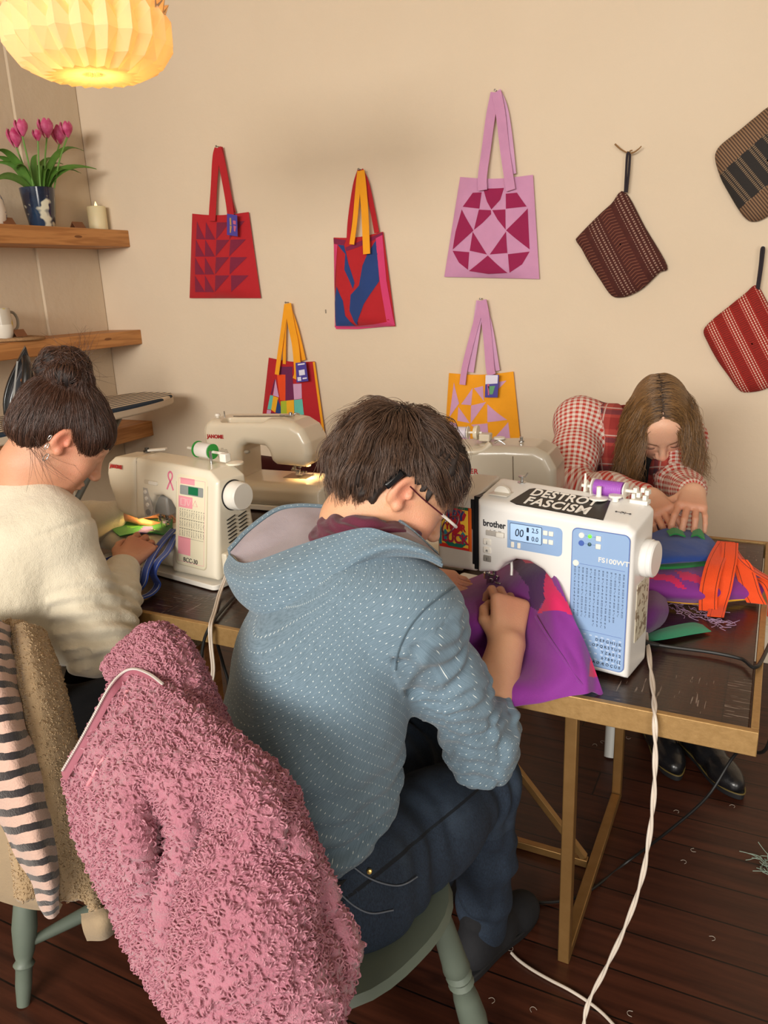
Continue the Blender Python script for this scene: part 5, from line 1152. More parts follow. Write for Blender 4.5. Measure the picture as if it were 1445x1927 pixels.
G_ = patch([row(q) for q in (rim, mid, mi2, low_, und)], 7, 6); nzg = np.array([[mnoise.noise(Vector(p*14)) for p in r_] for r_ in G_]); wv = np.array([[math.sin(i*.5+j*.16) for j in range(G_.shape[1])] for i in range(G_.shape[0])])
G_ = G_ + AF*(nzg*.007+wv*.0035)[..., None]
sheet('hood', G_, .005, hood_m, P3p)
lining = fabric('grey_lining', '9a8f94', .9, 700, .0005, .10)
top_r = [(434, 1040, 1.34), (470, 1002, 1.37), (520, 966, 1.39), (560, 957, 1.39), (605, 958, 1.38), (650, 962, 1.36), (700, 965, 1.33), (760, 990, 1.27), (826, 1048, 1.20)]
in1 = [(440, 1046, 1.335), (480, 1014, 1.35), (528, 984, 1.36), (570, 975, 1.36), (610, 975, 1.35), (655, 975, 1.335), (705, 976, 1.31), (765, 1000, 1.25), (827, 1049, 1.195)]
in2 = [(447, 1056, 1.32), (490, 1040, 1.325), (540, 1010, 1.325), (585, 998, 1.32), (628, 990, 1.315), (668, 985, 1.305), (715, 986, 1.285), (770, 1008, 1.235), (827, 1050, 1.19)]
in3 = [(452, 1064, 1.30), (488, 1062, 1.275), (562, 1036, 1.255), (606, 1022, 1.25), (640, 1012, 1.245), (688, 1000, 1.235), (732, 1008, 1.215), (786, 1024, 1.195), (828, 1051, 1.188)]
Gl = patch([row(q) for q in (top_r, in1, in2, in3)], 7, 6); nzl = np.array([[mnoise.noise(Vector(p*22)) for p in r_] for r_ in Gl]); wl = np.array([[math.sin(j*.55+i*.12)*math.sin(math.pi*i/(Gl.shape[0]-1)) for j in range(Gl.shape[1])] for i in range(Gl.shape[0])])
Gl = Gl+AF*(nzl*.006+wl*.006)[..., None]; sheet('hood_lining', Gl, .004, lining, P3p)
Gr = patch([row([(x, y-2, d+.004) for x, y, d in top_r]), row([(x-4, y-7, d+.012) for x, y, d in top_r]), row([(x-2, y+4, d+.026) for x, y, d in top_r])], 4, 6); sheet('hood_rim', Gr, .005, hood_m, P3p)
# neck scarf
scf = fabric('maroon_scarf', '5c1c34', .9, 600, .0006, .15)
s = SDF((-.76, .95, .92), (-.44, 1.28, 1.13), .0034); NC = np.array((-.590, 1.096, 1.040)); nax = unit((.16, .30, .93)); nx = unit(np.cross(nax, (0.5, -.8, 0))); ny = np.cross(nax, nx)
loop = [NC+(nx*math.cos(a)+ny*math.sin(a))*(.062+.004*math.sin(3*a))+nax*(.012*math.sin(a+2.5)) for a in np.linspace(0, 2*math.pi, 26)]
for p, q in zip(loop, loop[1:]): s.cone(p, q, .024, .024, .012)
loop2 = [NC+(nx*math.cos(a)+ny*math.sin(a))*(.074+.004*math.sin(2*a+1))+nax*(-.022+.012*math.sin(a+2.2)) for a in np.linspace(0, 2*math.pi, 26)]
for p, q in zip(loop2, loop2[1:]): s.cone(p, q, .021, .021, .010)
V, F = s.mesh(); N = vnormals(V, F); q = V-NC; an = np.arctan2(q@ny, q@nx); hh = q@nax; V = V+N*(.0035*np.sin(hh*330+3*np.sin(an*2)+vnoise(V, 20)*4))[:, None]; np_mesh('neck_scarf', V, F, scf, P3p)
# jeans
hip_r, kn_r, an_r = np.array((-.530, .935, .505)), np.array((-.443, 1.255, .500)), np.array((-.470, 1.325, .10))
hip_l, kn_l, an_l = np.array((-.690, 1.030, .505)), np.array((-.60, 1.36, .50)), np.array((-.62, 1.40, .10))
s = SDF((-.85, .72, .0), (-.30, 1.55, .66), .0048)
s.cone((-.618, .920, .53), (-.624, .922, .60), .118, .108, .05); s.cone(np.array((-.612, .925, .53))-R3*.06, np.array((-.612, .925, .53))+R3*.06, .115, .115, .05)
s.chain([(hip_r+np.array((0, -.01, .0)), .098), (hip_r*.5+kn_r*.5, .084), (kn_r, .066)], .05); s.chain([(kn_r, .066), (kn_r*.5+an_r*.5, .062), (an_r+np.array((0, 0, -.02)), .055)], .03)
s.chain([(hip_l, .095), (hip_l*.5+kn_l*.5, .082), (kn_l, .066)], .05); s.chain([(kn_l, .066), (kn_l*.5+an_l*.5, .060), (an_l, .05)], .03)
V, F = s.mesh(); N = vnormals(V, F); tt, at_, rt = axis_coords(V, hip_r, kn_r); ts, as_, rs = axis_coords(V, kn_r, an_r); nz = vnoise(V, 10)
disp = .004*np.sin(tt*95+at_*2.2+nz*4)*np.clip(1-np.abs(tt-.05)/.12, 0, 1)+.005*np.sin(tt*130-at_+nz*4)*np.clip(1-np.abs(tt-.30)/.08, 0, 1)+.004*np.sin(ts*60+as_*1.5+nz*4)*np.clip((ts)/.2, 0, 1)+.003*nz
V = V+N*disp[:, None]; inn_s = np.abs(((at_+.9+math.pi) % (2*math.pi))-math.pi)*.08
lc = np.stack([np.where(V[:, 2] > .44, inn_s, .5), V[:, 2], tt], 1)
def jean_pat(g):
    u, v, w = g.attr('lc'); x, y, z = g.obj(); n = g.noise(1.0, g.vec(x*500.0, y*500.0, z*160.0), 3, .7); c = g.mix(n.ramp(.3, .7), '16202e', '2a3a4e'); f = g.noise(7, detail=3).ramp(.5, .72)*z.gt(.40); c = g.mix(f*.4, c, '506276'); return g.mix(u.lt(.0022), c, '0e1620')
jean_m = mat('dark_denim', '26344a', .85, pat=jean_pat, bump=lambda g: (g.noise(800, detail=1)+g.noise(22, detail=3)*4.0, .0007))
np_mesh('jeans', V, F, jean_m, P3p, {'lc': lc})
Rm = lambda q: at(q[0], q[1], d=q[2])
for pk in ([(664, 1631), (690, 1650), (718, 1662), (746, 1667), (766, 1662), (785, 1650)], [(615, 1658), (640, 1682), (668, 1706), (700, 1719), (740, 1713)]): MB().tube(on_cloth(V, [(p[0], p[1]) for p in catmull(np.array([(a, b, 0) for a, b in pk]), 5)]), .0012, 6, 2).build('pocket_stitching', mat('denim_thread', '6c7480', .8), P3p, True)
MB().lathe([(.001, 0), (.0045, 0), (.0035, .0025), (.001, .003)], 14, on_cloth(V, [(695, 1640)])[0], -AF).build('rivet', mat('brass_rivet', 'c8a860', .3, .9), P3p, True)
# belt band / dark undershirt hem showing under the top
s = SDF((-.85, .72, .40), (-.38, 1.15, .60), .005); torso(s, [((-.624, .914, .56), .158, .122), ((-.634, .914, .635), .147, .112)], R3, .05); V, F = s.mesh(); V[:, 2] = np.clip(V[:, 2], .570, .645); np_mesh('undershirt_hem', V, F, fabric('black_jersey', '121214'), P3p)
# shoes
shoe_m = mat('black_suede', '15161b', .85, bump=lambda g: (g.noise(90), .001)); sole_m = mat('dark_rubber', '17171a', .7)
def shoe(an, fwd, parent, name='shoe', L=.27, m=shoe_m, sole=sole_m, pitch=0., w=.047):
    an = np.array(an, float); f = unit(fwd); rgt = unit(np.cross(f, (0, 0, 1))); up = np.cross(rgt, f); O = an-f*.06; O = O-up*(O[2]-0.0) if not pitch else O
    B = lambda a, b, c: O+f*a+rgt*b+up*c
    s = SDF(np.minimum(B(-.02, 0, 0), B(L, 0, .1))-.08, np.maximum(B(-.02, 0, 0), B(L, 0, .1))+.1, .004)
    s.chain([(B(.03, 0, .045), .036), (B(.12, .002, .046), .038), (B(.20, .004, .036), .030), (B(L-.035, .002, .030), .024)], .03); s.cone(B(.05, 0, .05), B(.055, 0, .115), .036, .040, .03)
    s.cone(B(.19, -.016, .03), B(.225, -.012, .028), .024, .022, .03); s.cone(B(.19, .018, .03), B(.225, .016, .028), .024, .022, .03)
    V, F = s.mesh(); q = (V-O)@up; V = V+np.outer(np.maximum(.014-q, 0), up); o = np_mesh(name, V, F, m, parent)
    out = [(.0, -.03), (.10, -.031), (.18, -.042), (.235, -.032), (L-.008, -.010), (L-.006, .012), (.24, .036), (.18, .043), (.10, .034), (.0, .031), (-.012, .0)]
    D = catmull(np.array([(a, b, 0) for a, b in out]), 4, True); mb = MB(); mb.prism([(p[0], p[1]) for p in D], B(0, 0, .001), f, rgt, up*.018); mb.build('sole', sole, o, bevel=.003); return o
shoe((-.472, 1.300, .09), (.30, .95, 0), P3p); shoe((-.62, 1.40, .09), (.05, 1, 0), P3p)
# glasses and hearing aid
gm = mat('maroon_frame', '4a1420', .3); GW = HC.W
def rimpts(cx): return [GW((cx+.024*math.cos(a)*(1.05 if math.cos(a) > 0 else 1), .118-.004*abs(math.cos(a)), .000+.019*math.sin(a))) for a in np.linspace(0, 2*math.pi, 28, endpoint=False)]
gl = MB().tube(rimpts(.034), .0018, 8, closed=True).build('glasses', gm, P3p, True)
MB().tube(rimpts(-.034), .0018, 8, closed=True).build('glasses_rim', gm, gl, True)
MB().tube([GW((-.010, .119, .004)), GW((0, .123, .007)), GW((.010, .119, .004))], .0016, 8, 4).build('glasses_bridge', gm, gl, True)
for x in (1, -1):
    tp_ = MB().tube([GW((x*.058, .117, .004)), GW((x*.068, .105, .005)), GW((x*.0735, .078, .007))], .0026, 8, 5).build('glasses_temple', mat('pale_temple', 'd8d0c8', .35), gl, True)
    MB().tube([GW((x*.0735, .078, .007)), GW((x*.078, .03, .010)), GW((x*.081, .0, .014))], .0013, 8, 5).build('temple_tip', gm, gl, True)
hv = GW((.088, -.030, .008)); ha = MB(); ha.bar(GW((.0875, -.026, .026)), GW((.0915, -.036, -.010)), .009, .012); o = ha.build('hearing_aid', plastic('hearing_black', '121214', .3), P3p, bevel=.003)
MB().tube([GW((.0875, -.027, .028)), GW((.0885, -.020, .036)), GW((.088, -.008, .036)), GW((.086, .004, .022))], .0014, 6, 5).build('hearing_wire', plastic('hearing_black', '121214', .3), o, True)
# hair
hb = mat('hair_base_brown', '241812', .7); hm_c = hair_mat('hair_brown', '2a1b13', '6a4e3c'); rng = np.random.default_rng(3)
def okc(u): return (u[2] > -.62+.55*max(0, u[1])+.25*max(0, abs(u[0])-.55)) and not (u[1] > .62 and u[2] < .30) and not (abs(u[0]) > .8 and u[1] > -.2 and u[2] < -.05)
s = hair_cap(HC, okc, (.083, .106, .097)); s.ell(HC.W((0, -.055, -.02)), (.066, .058, .060), HC.R, .03); s.ell(HC.W((0, .045, .075)), (.072, .05, .045), HC.R, .03)
s.put(lambda P: np.maximum(np.maximum(-((P-HC.c)@HC.R)[..., 1]+.058, ((P-HC.c)@HC.R)[..., 2]-.045), -9).astype(np.float32), HC.c-.2, HC.c+.2, .012, 'cut')
s.put(lambda P: np.linalg.norm((((P-HC.c)@HC.R)*np.array((0, 1, 1))-np.array((0, .006, -.018)))/np.array((1, 1, 1.15)), axis=-1).astype(np.float32)-.036, HC.c-.2, HC.c+.2, .012, 'cut')
s.put(lambda P: (((P-HC.c)@HC.R)[..., 2]+.066+.25*((P-HC.c)@HC.R)[..., 1]).astype(np.float32), HC.c-.2, HC.c+.2, .012, 'cut')
V, F = s.mesh(); N = vnormals(V, F); Lq = HC.loc(V); V = V+N*(.004*np.sin(np.arctan2(Lq[:, 0], Lq[:, 1])*26+vnoise(V, 30)*5)+.003*vnoise(V, 60))[:, None]; hair_o = np_mesh('hair', V, F, hb, P3p)
W0 = np.array((.012, -.062, .108))  # the whorl
NH = 9000; roots = cap_roots(None, None, (.083, .106, .097), NH, okc, rng)+np.array((0, -.014, .032))
cl = rng.normal(size=(NH, 3))*.14; lens = rng.uniform(.05, .095, NH)
def dirc(p, t, i):
    o = p-np.array((0, -.014, .032)); n = unit(o/np.array((.083, .106, .097))**2); away = p-W0; away = away-n*(away@n); away = unit(away+1e-6); sw = np.cross(n, away)
    cz = np.array([mnoise.noise(Vector(p*38)), mnoise.noise(Vector(p*38+7)), mnoise.noise(Vector(p*38+13))])
    return away*.9+sw*.25+n*(.42-.62*t)+np.array((0, 0, -.30*t))+cl[i]*(.35+.6*t)+cz*.55
def keepc(p, t, i):
    o = (p-np.array((0, -.014, .032)))/np.array((.086, .109, .100)); l = np.linalg.norm(o)
    return p if l > 1 else np.array((0, -.014, .032))+o/l*np.array((.086, .109, .100))
def trim(tr, bad):
    out = []
    for c in tr:
        k = next((i for i, p in enumerate(c) if bad(p)), len(c))
        if k > 2: out.append(c[:k])
    return out
tr = trim(tress(roots, dirc, lambda i: lens[i], 8, keepc), lambda p: (p[0] > .05 and -.038 < p[1] < .05 and p[2] < .026) or (p[1] > .06 and p[2] < .012 and abs(p[0]) < .085) or (p[0] > .04 and p[2] < -.02 and p[1] > -.04)); strands('hair_strands', [HC.W(c) for c in tr],   .00058, hm_c, hair_o)

# ---- the sewer in the cream jumper, at the left
F1 = unit((.39, .92, 0)); R1 = np.array([F1[1], -F1[0], 0])
P1p = wthing('person', 'person in a cream jumper with dark hair in a bun, sewing at the left', 'person', (-1.46, 1.05, 0), 'people sewing at the table')
H1 = Head((-1.372, 1.165, 1.160), unit((.40, .56, -.66)), (.3, .4, .9), .97)
a_sh, a_el, a_wr = np.array((-1.335, 1.085, .965)), np.array((-1.262, 1.085, .745)), np.array((-1.345, 1.270, .835))
b_sh, b_el, b_wr = np.array((-1.60, 1.20, .965)), np.array((-1.72, 1.36, .835)), np.array((-1.585, 1.512, .868))
sp1_ = [((-1.49, .985, .50), .16, .11), ((-1.485, 1.0, .64), .135, .095), ((-1.475, 1.03, .82), .145, .10), ((-1.455, 1.085, .95), .14, .07), ((-1.43, 1.105, 1.02), .09, .05)]
s = SDF((-1.82, .84, .45), (-1.12, 1.70, 1.30), .0034); torso(s, [(c, w*.8, r*.8) for c, w, r in sp1_], R1, .05)
s.chain([(a_sh, .036), (a_el, .031), (a_wr, .024)], .03); s.chain([(b_sh, .036), (b_el, .031), (b_wr, .024)], .03); s.cone(sp1_[3][0], a_sh, .05, .036, .04); s.cone(sp1_[3][0], b_sh, .05, .036, .04)
head_sdf(s, H1.c, H1.R, (-1.432, 1.095, 1.03), .97, .95, .050, (0, 1))
RA = frame3(unit((-.22, .93, .22)), unit((.45, -.10, .88))); hand_sdf(s, a_wr, RA, -1, ((.25, .6, .4), (.3, .65, .4), (.35, .65, .45), (.4, .7, .45)), sc=.96)
RB1 = frame3(unit((.62, .76, -.12)), unit((.1, .05, .98))); hand_sdf(s, b_wr, RB1, 1, ((.25, .5, .3),)*4, sc=.93)
V, F = s.mesh()
spots = [(H1.W((.08, -.004, .0)), (.02, .03, .04), 'd8705a', .6), (H1.W((.05, .06, -.04)), (.05, .06, .05), 'cf8a70', .5), (a_wr+RA@np.array((0, .09, 0)), (.06, .06, .06), 'b87258', .6), (b_wr, (.12, .12, .12), 'c07a58', .5)]
np_mesh('body', V, F, skin, P1p, {'Col': skin_cols(V, spots, 'd29c7c')})
knit = mat('cream_knit', 'd6cbb4', .95, pat=lambda g: g.mix(g.noise(9, detail=3), 'cec3aa', 'ded5c0'), bump=lambda g: (g.noise(520, detail=2)+g.noise(60, detail=3)*2.2, .0011), sheen=.5)
s = SDF((-1.90, .76, .44), (-1.10, 1.68, 1.10), .0045)
torso(s, [((-1.49, .985, .66), .165, .125), ((-1.485, 1.0, .74), .158, .122), ((-1.475, 1.03, .85), .165, .12), ((-1.455, 1.085, .95), .165, .085), ((-1.432, 1.105, 1.005), .095, .066)], R1, .06)
s.cone((-1.455, 1.085, .955), a_sh, .08, .066, .05); s.cone((-1.455, 1.085, .955), b_sh, .08, .066, .05)
s.chain([(a_sh, .070), (a_sh*.5+a_el*.5, .064), (a_el+np.array((.004, -.004, -.012)), .072), (a_el*.55+a_wr*.45, .056), (a_el*.12+a_wr*.88, .040)], .04); s.chain([(b_sh, .068), (b_el, .058), (b_el*.5+b_wr*.5, .052), (b_el*.12+b_wr*.88, .039)], .04)
V, F = s.mesh(); N = vnormals(V, F); ta, aa, ra = axis_coords(V, a_sh, a_el); tb_, ab, rb_ = axis_coords(V, a_el, a_wr); nz = vnoise(V, 8); nz2 = vnoise(V, 19)
wf = ((rb_ < .085) & (tb_ > -.04))*np.clip(1-tb_/.2, 0, 1); wu = ((ra < .085) & (ta > .08))*np.clip((ta-.08)/.1, 0, 1)
V = V+N*(np.maximum(wf, wu)*(.006*np.sin((tb_*.8-ta*.8)*150+nz*5+aa)+.003*np.sin(tb_*90+ab*2+nz2*3))+.006*nz+.003*nz2)[:, None]
seam_d = np.abs(ta+.01)+.6*np.maximum(0, ra-.085); V = V-N*(.004*np.exp(-(seam_d/.006)**2)*(V[:, 0] > -1.42))[:, None]
np_mesh('jumper', V, F, knit, P1p)
cuff = np.array(a_el*.16+a_wr*.84); MB().tube([a_el*.17+a_wr*.83, a_el*.06+a_wr*.94], .038, 24).build('cuff', knit, P1p, True)
tr_m = fabric('black_trousers', '15151a'); s = SDF((-1.75, .8, .0), (-1.2, 1.55, .68), .007)
for hp, kn, an in (((-1.40, .96, .52), (-1.30, 1.30, .50), (-1.33, 1.34, .09)), ((-1.56, 1.03, .52), (-1.48, 1.40, .50), (-1.50, 1.42, .09))): s.chain([(hp, .09), (kn, .064)], .05); s.chain([(kn, .064), (an, .05)], .03)
s.cone((-1.49, .985, .52), (-1.49, .99, .60), .12, .12, .05); V, F = s.mesh(); np_mesh('trousers', V, F, tr_m, P1p)
shoe((-1.33, 1.30, .09), (.3, .95, 0), P1p); shoe((-1.50, 1.38, .09), (.2, .98, 0), P1p)
hb1 = mat('hair_base_dark', '1c100c', .7); hm1 = hair_mat('hair_dark', '23140e', '5e3c2c', .4); rng = np.random.default_rng(5)
def ok1(u): return u[2] > -.55+.62*max(0, u[1])+.40*max(0, abs(u[0])-.5)*(u[1] > -.3) and not (u[1] > .66 and u[2] < .36) and not (abs(u[0]) > .75 and u[1] > -.25 and u[2] < .0)
BUN = np.array((.0, -.072, .128))
s = hair_cap(H1, ok1, (.080, .103, .094), .0038); s.ell(H1.W((0, -.05, -.025)), (.058, .052, .058), H1.R, .03)
def cutface(s, hd, y0=.062, z1=.045, ez=-.018, er=.027, nz0=.080):
    q = lambda P: ((P-hd.c)@hd.R)/hd.sc
    s.put(lambda P: np.maximum(-q(P)[..., 1]+y0, q(P)[..., 2]-z1).astype(np.float32), hd.c-.2, hd.c+.2, .012, 'cut')
    s.put(lambda P: np.linalg.norm((q(P)*np.array((0, 1, 1))-np.array((0, .006, ez)))/np.array((1, 1, 1.15)), axis=-1).astype(np.float32)-er, hd.c-.2, hd.c+.2, .012, 'cut')
    s.put(lambda P: (q(P)[..., 2]+nz0+.25*q(P)[..., 1]).astype(np.float32), hd.c-.2, hd.c+.2, .012, 'cut')
s.ell(H1.W((.0, .052, .035)), (.074, .045, .05), H1.R, .03); cutface(s, H1, .074, .030)
for a in range(9): s.ell(H1.W(BUN+np.array((.034*math.cos(a*.7+.3*a*a), .030*math.sin(a*.7+.3*a*a), .018*math.sin(a*2.3)-.012))), (.030-.004*(a % 3), .026+.004*(a % 2), .024), H1.R, .010)
V, F = s.mesh(); N = vnormals(V, F); Lq = H1.loc(V); q = Lq-BUN; V = V+N*(.0010*np.sin(np.arctan2(q[:, 0], q[:, 1])*17+vnoise(V, 30)*9)+.0030*vnoise(V, 34)*(np.linalg.norm(q, axis=1) < .07))[:, None]; h1o = np_mesh('hair', V, F, hb1, P1p)
from mathutils.bvhtree import BVHTree
bv1 = BVHTree.FromPolygons([tuple(v) for v in H1.loc(V)], [tuple(f) for f in F]); Lc1 = H1.loc(V)
NL = 7000; r1 = Lc1[rng.integers(0, len(Lc1), NL)]; cl = rng.normal(size=(NL, 3))*.12
def dir1(p, t, i):
    o = p-np.array((0, -.014, .032)); n = unit(o/np.array((.080, .103, .094))**2); g_ = BUN-p; g_ = g_-n*(g_@n)*.9; return unit(g_+1e-6)+n*.05+cl[i]
def keep1(p, t, i):
    h_, n_, _, _ = bv1.find_nearest(Vector(p)); return np.array(h_)+np.array(n_)*(.0012+.0030*math.sin(math.pi*t)*abs(cl[i][0])/.12)
tr = tress(r1, dir1, lambda i: min(.16, .75*np.linalg.norm(r1[i]-BUN)), 8, keep1)
for k in range(1500):
    th, ph = rng.uniform(0, 6.28), rng.uniform(-1, 1); r0 = .044+.006*rng.random(); ax_ = unit(rng.normal(size=3)); u = unit(np.cross(ax_, rng.normal(size=3))); w = np.cross(ax_, u); tr.append(np.array([BUN+(u*math.cos(th+a)+w*math.sin(th+a))*r0*(1+.05*math.sin(a*3+ph)) for a in np.linspace(0, 2.2, 9)]))
strands('hair_strands', [H1.W(c) for c in tr], .00055, hm1, h1o)
wz = []
for k in range(90):
    b_ = BUN+unit(rng.normal(size=3)+np.array((.3, .2, 1.0)))*.045; d0 = unit(b_-BUN+rng.normal(size=3)*.4); cv = rng.normal(size=3)*1.2; pts = [b_]; 
    for j in range(9): d0 = unit(d0+cv*.16); pts.append(pts[-1]+d0*.0085*rng.uniform(.7, 1.2))
    wz.append(H1.W(np.array(pts)))
for k in range(20):
    b_ = np.array((.074+.004*rng.random(), rng.uniform(-.06, -.02), rng.uniform(-.055, -.01))); pts = [H1.W(b_)]; dd = np.array((0.2, .2, -1.0))+rng.normal(size=3)*.25; cv = rng.normal(size=3)*.5
    for j in range(9): dd = unit(dd+cv*.12); pts.append(pts[-1]+dd*.0115)
    wz.append(np.array(pts))
strands('loose_hair', wz, .00035, hm1, h1o)
silv = mat('silver', 'd8d8d8', .15, 1.0)
for k, (y, z, r) in enumerate(((-.010, -.040, .009), (-.022, -.022, .007), (-.028, -.004, .006))):
    MB().tube([H1.W((.083+.004*math.cos(a)*.4, y+r*.35*math.cos(a), z-r+r*math.sin(a))) for a in np.linspace(0, 2*math.pi, 20, endpoint=False)], .0011, 8, closed=True).build('earring', silv, P1p, True)

# ---- the person in the checked shirt bending over the far side of the table
F2 = unit((.33, -.94, 0)); R2 = unit((-.94, -.33, 0))
P2p = wthing('person', 'person with long light brown hair in a checked red shirt, bending over the table', 'person', (-.36, 2.56, 0), 'people sewing at the table')
H2 = Head((-.288, 2.305, 1.050), unit((.20, -.56, -.76)), (.12, -.76, .6), .96)
c_sh, c_el, c_wr = np.array((-.522, 2.33, 1.025)), np.array((-.492, 2.115, .865)), np.array((-.262, 1.985, .905))
d_sh, d_el, d_wr = np.array((-.245, 2.41, .96)), np.array((-.225, 2.245, .862)), np.array((-.160, 2.0, .922))
sp2 = [((-.36, 2.56, .58), .15, .11), ((-.37, 2.55, .72), .135, .10), ((-.372, 2.50, .85), .14, .095), ((-.352, 2.40, .955), .14, .075), ((-.322, 2.36, .99), .08, .05)]
s = SDF((-.62, 1.80, .74), (.02, 2.66, 1.22), .0028); torso(s, [(c, w*.8, r*.8) for c, w, r in sp2], R2, .05)
s.chain([(c_sh, .034), (c_el, .03), (c_wr, .023)], .03); s.chain([(d_sh, .034), (d_el, .03), (d_wr, .023)], .03); s.cone(sp2[3][0], c_sh, .05, .034, .04); s.cone(sp2[3][0], d_sh, .05, .034, .04)
head_sdf(s, H2.c, H2.R, (-.322, 2.37, .985), .96, .92, .046)
RC = frame3(unit((.42, -.82, -.22)), unit((-.40, -.10, .90))); hand_sdf(s, c_wr, RC, -1, ((.35, .55, .4), (.4, .6, .4), (.45, .65, .4), (.5, .7, .4)), sc=.92, thumb_pts=[(.022, .018, -.006), (.036, .05, -.016), (.030, .080, -.022), (.018, .100, -.026)])
RD = frame3(unit((.06, -.93, -.20)), unit((.10, -.18, .97))); hand_sdf(s, d_wr, RD, 1, ((.30, .60, .4), (.35, .62, .4), (.35, .6, .4), (.30, .5, .35)), sc=.92, spread=.22, thumb_pts=[(.022, .016, -.006), (.046, .036, -.014), (.060, .058, -.020), (.064, .080, -.026)])
V, F = s.mesh()
W2 = H2.W
spots = [(W2((.045, .085, -.035)), (.03, .03, .03), 'dd8d78', .5), (W2((-.045, .085, -.035)), (.03, .03, .03), 'dd8d78', .5), (W2((0, .118, -.035)), (.016, .016, .014), 'dd8a78', .5), (W2((0, .105, -.068)), (.026, .016, .010), 'c46a60', .75), (c_wr+RC@np.array((0, .09, 0)), (.06, .06, .06), 'c9866a', .5), (d_wr+RD@np.array((0, .10, 0)), (.07, .06, .06), 'c9866a', .5)]
np_mesh('body', V, F, skin, P2p, {'Col': skin_cols(V, spots, 'dfb093')})
lash = mat('lash_brown', '2a1a14', .7); brow_m = mat('brow_brown', '6a4a34', .8)
for x in (1, -1):
    MB().tube([W2((x*.031+.0155*k/3, .0975-.0028*abs(k/3)**2*2, -.0045-.002*(1-(k/3)**2))) for k in range(-3, 4)], .0009, 6, 3).build('eyelashes', lash, P2p, True)
    MB().tube([W2((x*(.018+.008*k), .1015-.0022*k*k*.5, .0245+.0032*math.sin(k*.75))) for k in range(5)], lambda t: .0022*(1-.6*t), 8, 3).build('eyebrow', brow_m, P2p, True)
def check_pat(g):
    u, v, w = g.attr('lc'); p = .0145; a = (u/p).fr().lt(.5); b = (v/p).fr().lt(.5)
    c = g.mix((a+b)*.5, 'ded2c6', 'b8382c')
    q = .085; fu, fv = (u/q).fr(), (v/q).fr()
    t = g.mix(fu.lt(.42)*.5+fv.lt(.42)*.5, 'b44a40', '8e2a26'); dk = ((fu-.62).ab().lt(.09))*.55; dk2 = ((fv-.62).ab().lt(.09))*.55; t = g.mix(dk.mx(dk2)+dk*dk2, t, '1e2236'); wl_ = ((fu-.78).ab().lt(.022)).mx((fv-.78).ab().lt(.022)); t = g.mix(wl_*.6, t, 'd8c8bc')
    return g.mix(w.gt(.5), c, t)
chk = mat('checked_cotton', 'b8453a', .9, pat=check_pat, bump=lambda g: (g.noise(600, detail=2)+g.noise(30, detail=3)*2, .0008))
s = SDF((-.66, 1.88, .50), (.04, 2.74, 1.16), .004)
torso(s, [((-.36, 2.56, .58), .165, .125), ((-.37, 2.555, .72), .155, .12), ((-.372, 2.505, .85), .165, .115), ((-.353, 2.415, .955), .165, .088), ((-.326, 2.375, .995), .085, .06)], R2, .06)
s.cone((-.353, 2.41, .96), c_sh, .085, .066, .05); s.cone((-.353, 2.41, .96), d_sh, .085, .066, .05)
s.chain([(c_sh, .068), (c_sh*.5+c_el*.5, .062), (c_el, .060), (c_el*.5+c_wr*.5, .050), (c_el*.08+c_wr*.92, .036)], .04); s.chain([(d_sh, .066), (d_sh*.5+d_el*.5, .058), (d_el, .056), (d_el*.5+d_wr*.5, .047), (d_el*.10+d_wr*.90, .036)], .04)
def opening(P):
    q = P-np.array((-.355, 2.35, .90)); x = q@R2; return (np.abs(x+.004)-.030-.10*np.clip(q[..., 2]-.0, 0, .2)).astype(np.float32)
s.put(lambda P: np.maximum(opening(P), -((P-np.array((-.36, 2.45, .9)))@F2)-.0).astype(np.float32), (-.50, 2.1, .60), (-.20, 2.5, 1.12), .008, 'cut')
V, F = s.mesh(); N = vnormals(V, F); tc, ac, rc = axis_coords(V, c_sh, c_el); te, ae, re_ = axis_coords(V, c_el, c_wr); td, ad, rd = axis_coords(V, d_sh, d_el); tf, af, rf = axis_coords(V, d_el, d_wr); nz = vnoise(V, 11)
arm = np.full(len(V), -1); 
arm[(rc < .082) & (tc > -.03) & (V[:, 0] < -.42)] = 0; arm[(re_ < .072) & (te > -.02)] = 1; arm[(rd < .078) & (td > .0) & (V[:, 0] > -.25)] = 2; arm[(rf < .07) & (tf > -.02)] = 3
Lc, Ld = np.linalg.norm(c_el-c_sh), np.linalg.norm(d_el-d_sh)
vv = np.select([arm == 0, arm == 1, arm == 2, arm == 3], [tc, Lc+te, td, Ld+tf], V[:, 2]+V[:, 1]*.3); uu = np.select([arm == 0, arm == 1, arm == 2, arm == 3], [ac*.062, ac*.062, ad*.058, af*.05], V[:, 0])
V = V+N*(.004*nz+(arm >= 0)*.0045*np.sin(vv*110+nz*5+uu*40)*(np.clip(1-np.abs(np.where(arm < 2, vv-Lc, vv-Ld))/.13, 0, 1)))[:, None]
vest = (arm < 0) & (np.abs((V-np.array((-.355, 2.4, .95)))@R2) < .125) & (N@F2 > -.05)
np_mesh('checked_shirt', V, F, chk, P2p, {'lc': np.stack([uu, vv, vest.astype(float)], 1)})
s = SDF((-.56, 2.2, .50), (-.16, 2.75, 1.1), .006); torso(s, [((-.36, 2.555, .60), .14, .11), ((-.37, 2.55, .72), .135, .108), ((-.37, 2.495, .85), .14, .105), ((-.35, 2.405, .945), .14, .080), ((-.322, 2.37, .985), .07, .056)], R2, .05); V, F = s.mesh(); np_mesh('black_tee', V, F, fabric('black_jersey', '121214'), P2p)
s = SDF((-.62, 2.05, .0), (.05, 2.78, .72), .007); s.cone((-.36, 2.56, .55), (-.36, 2.56, .62), .13, .125, .05)
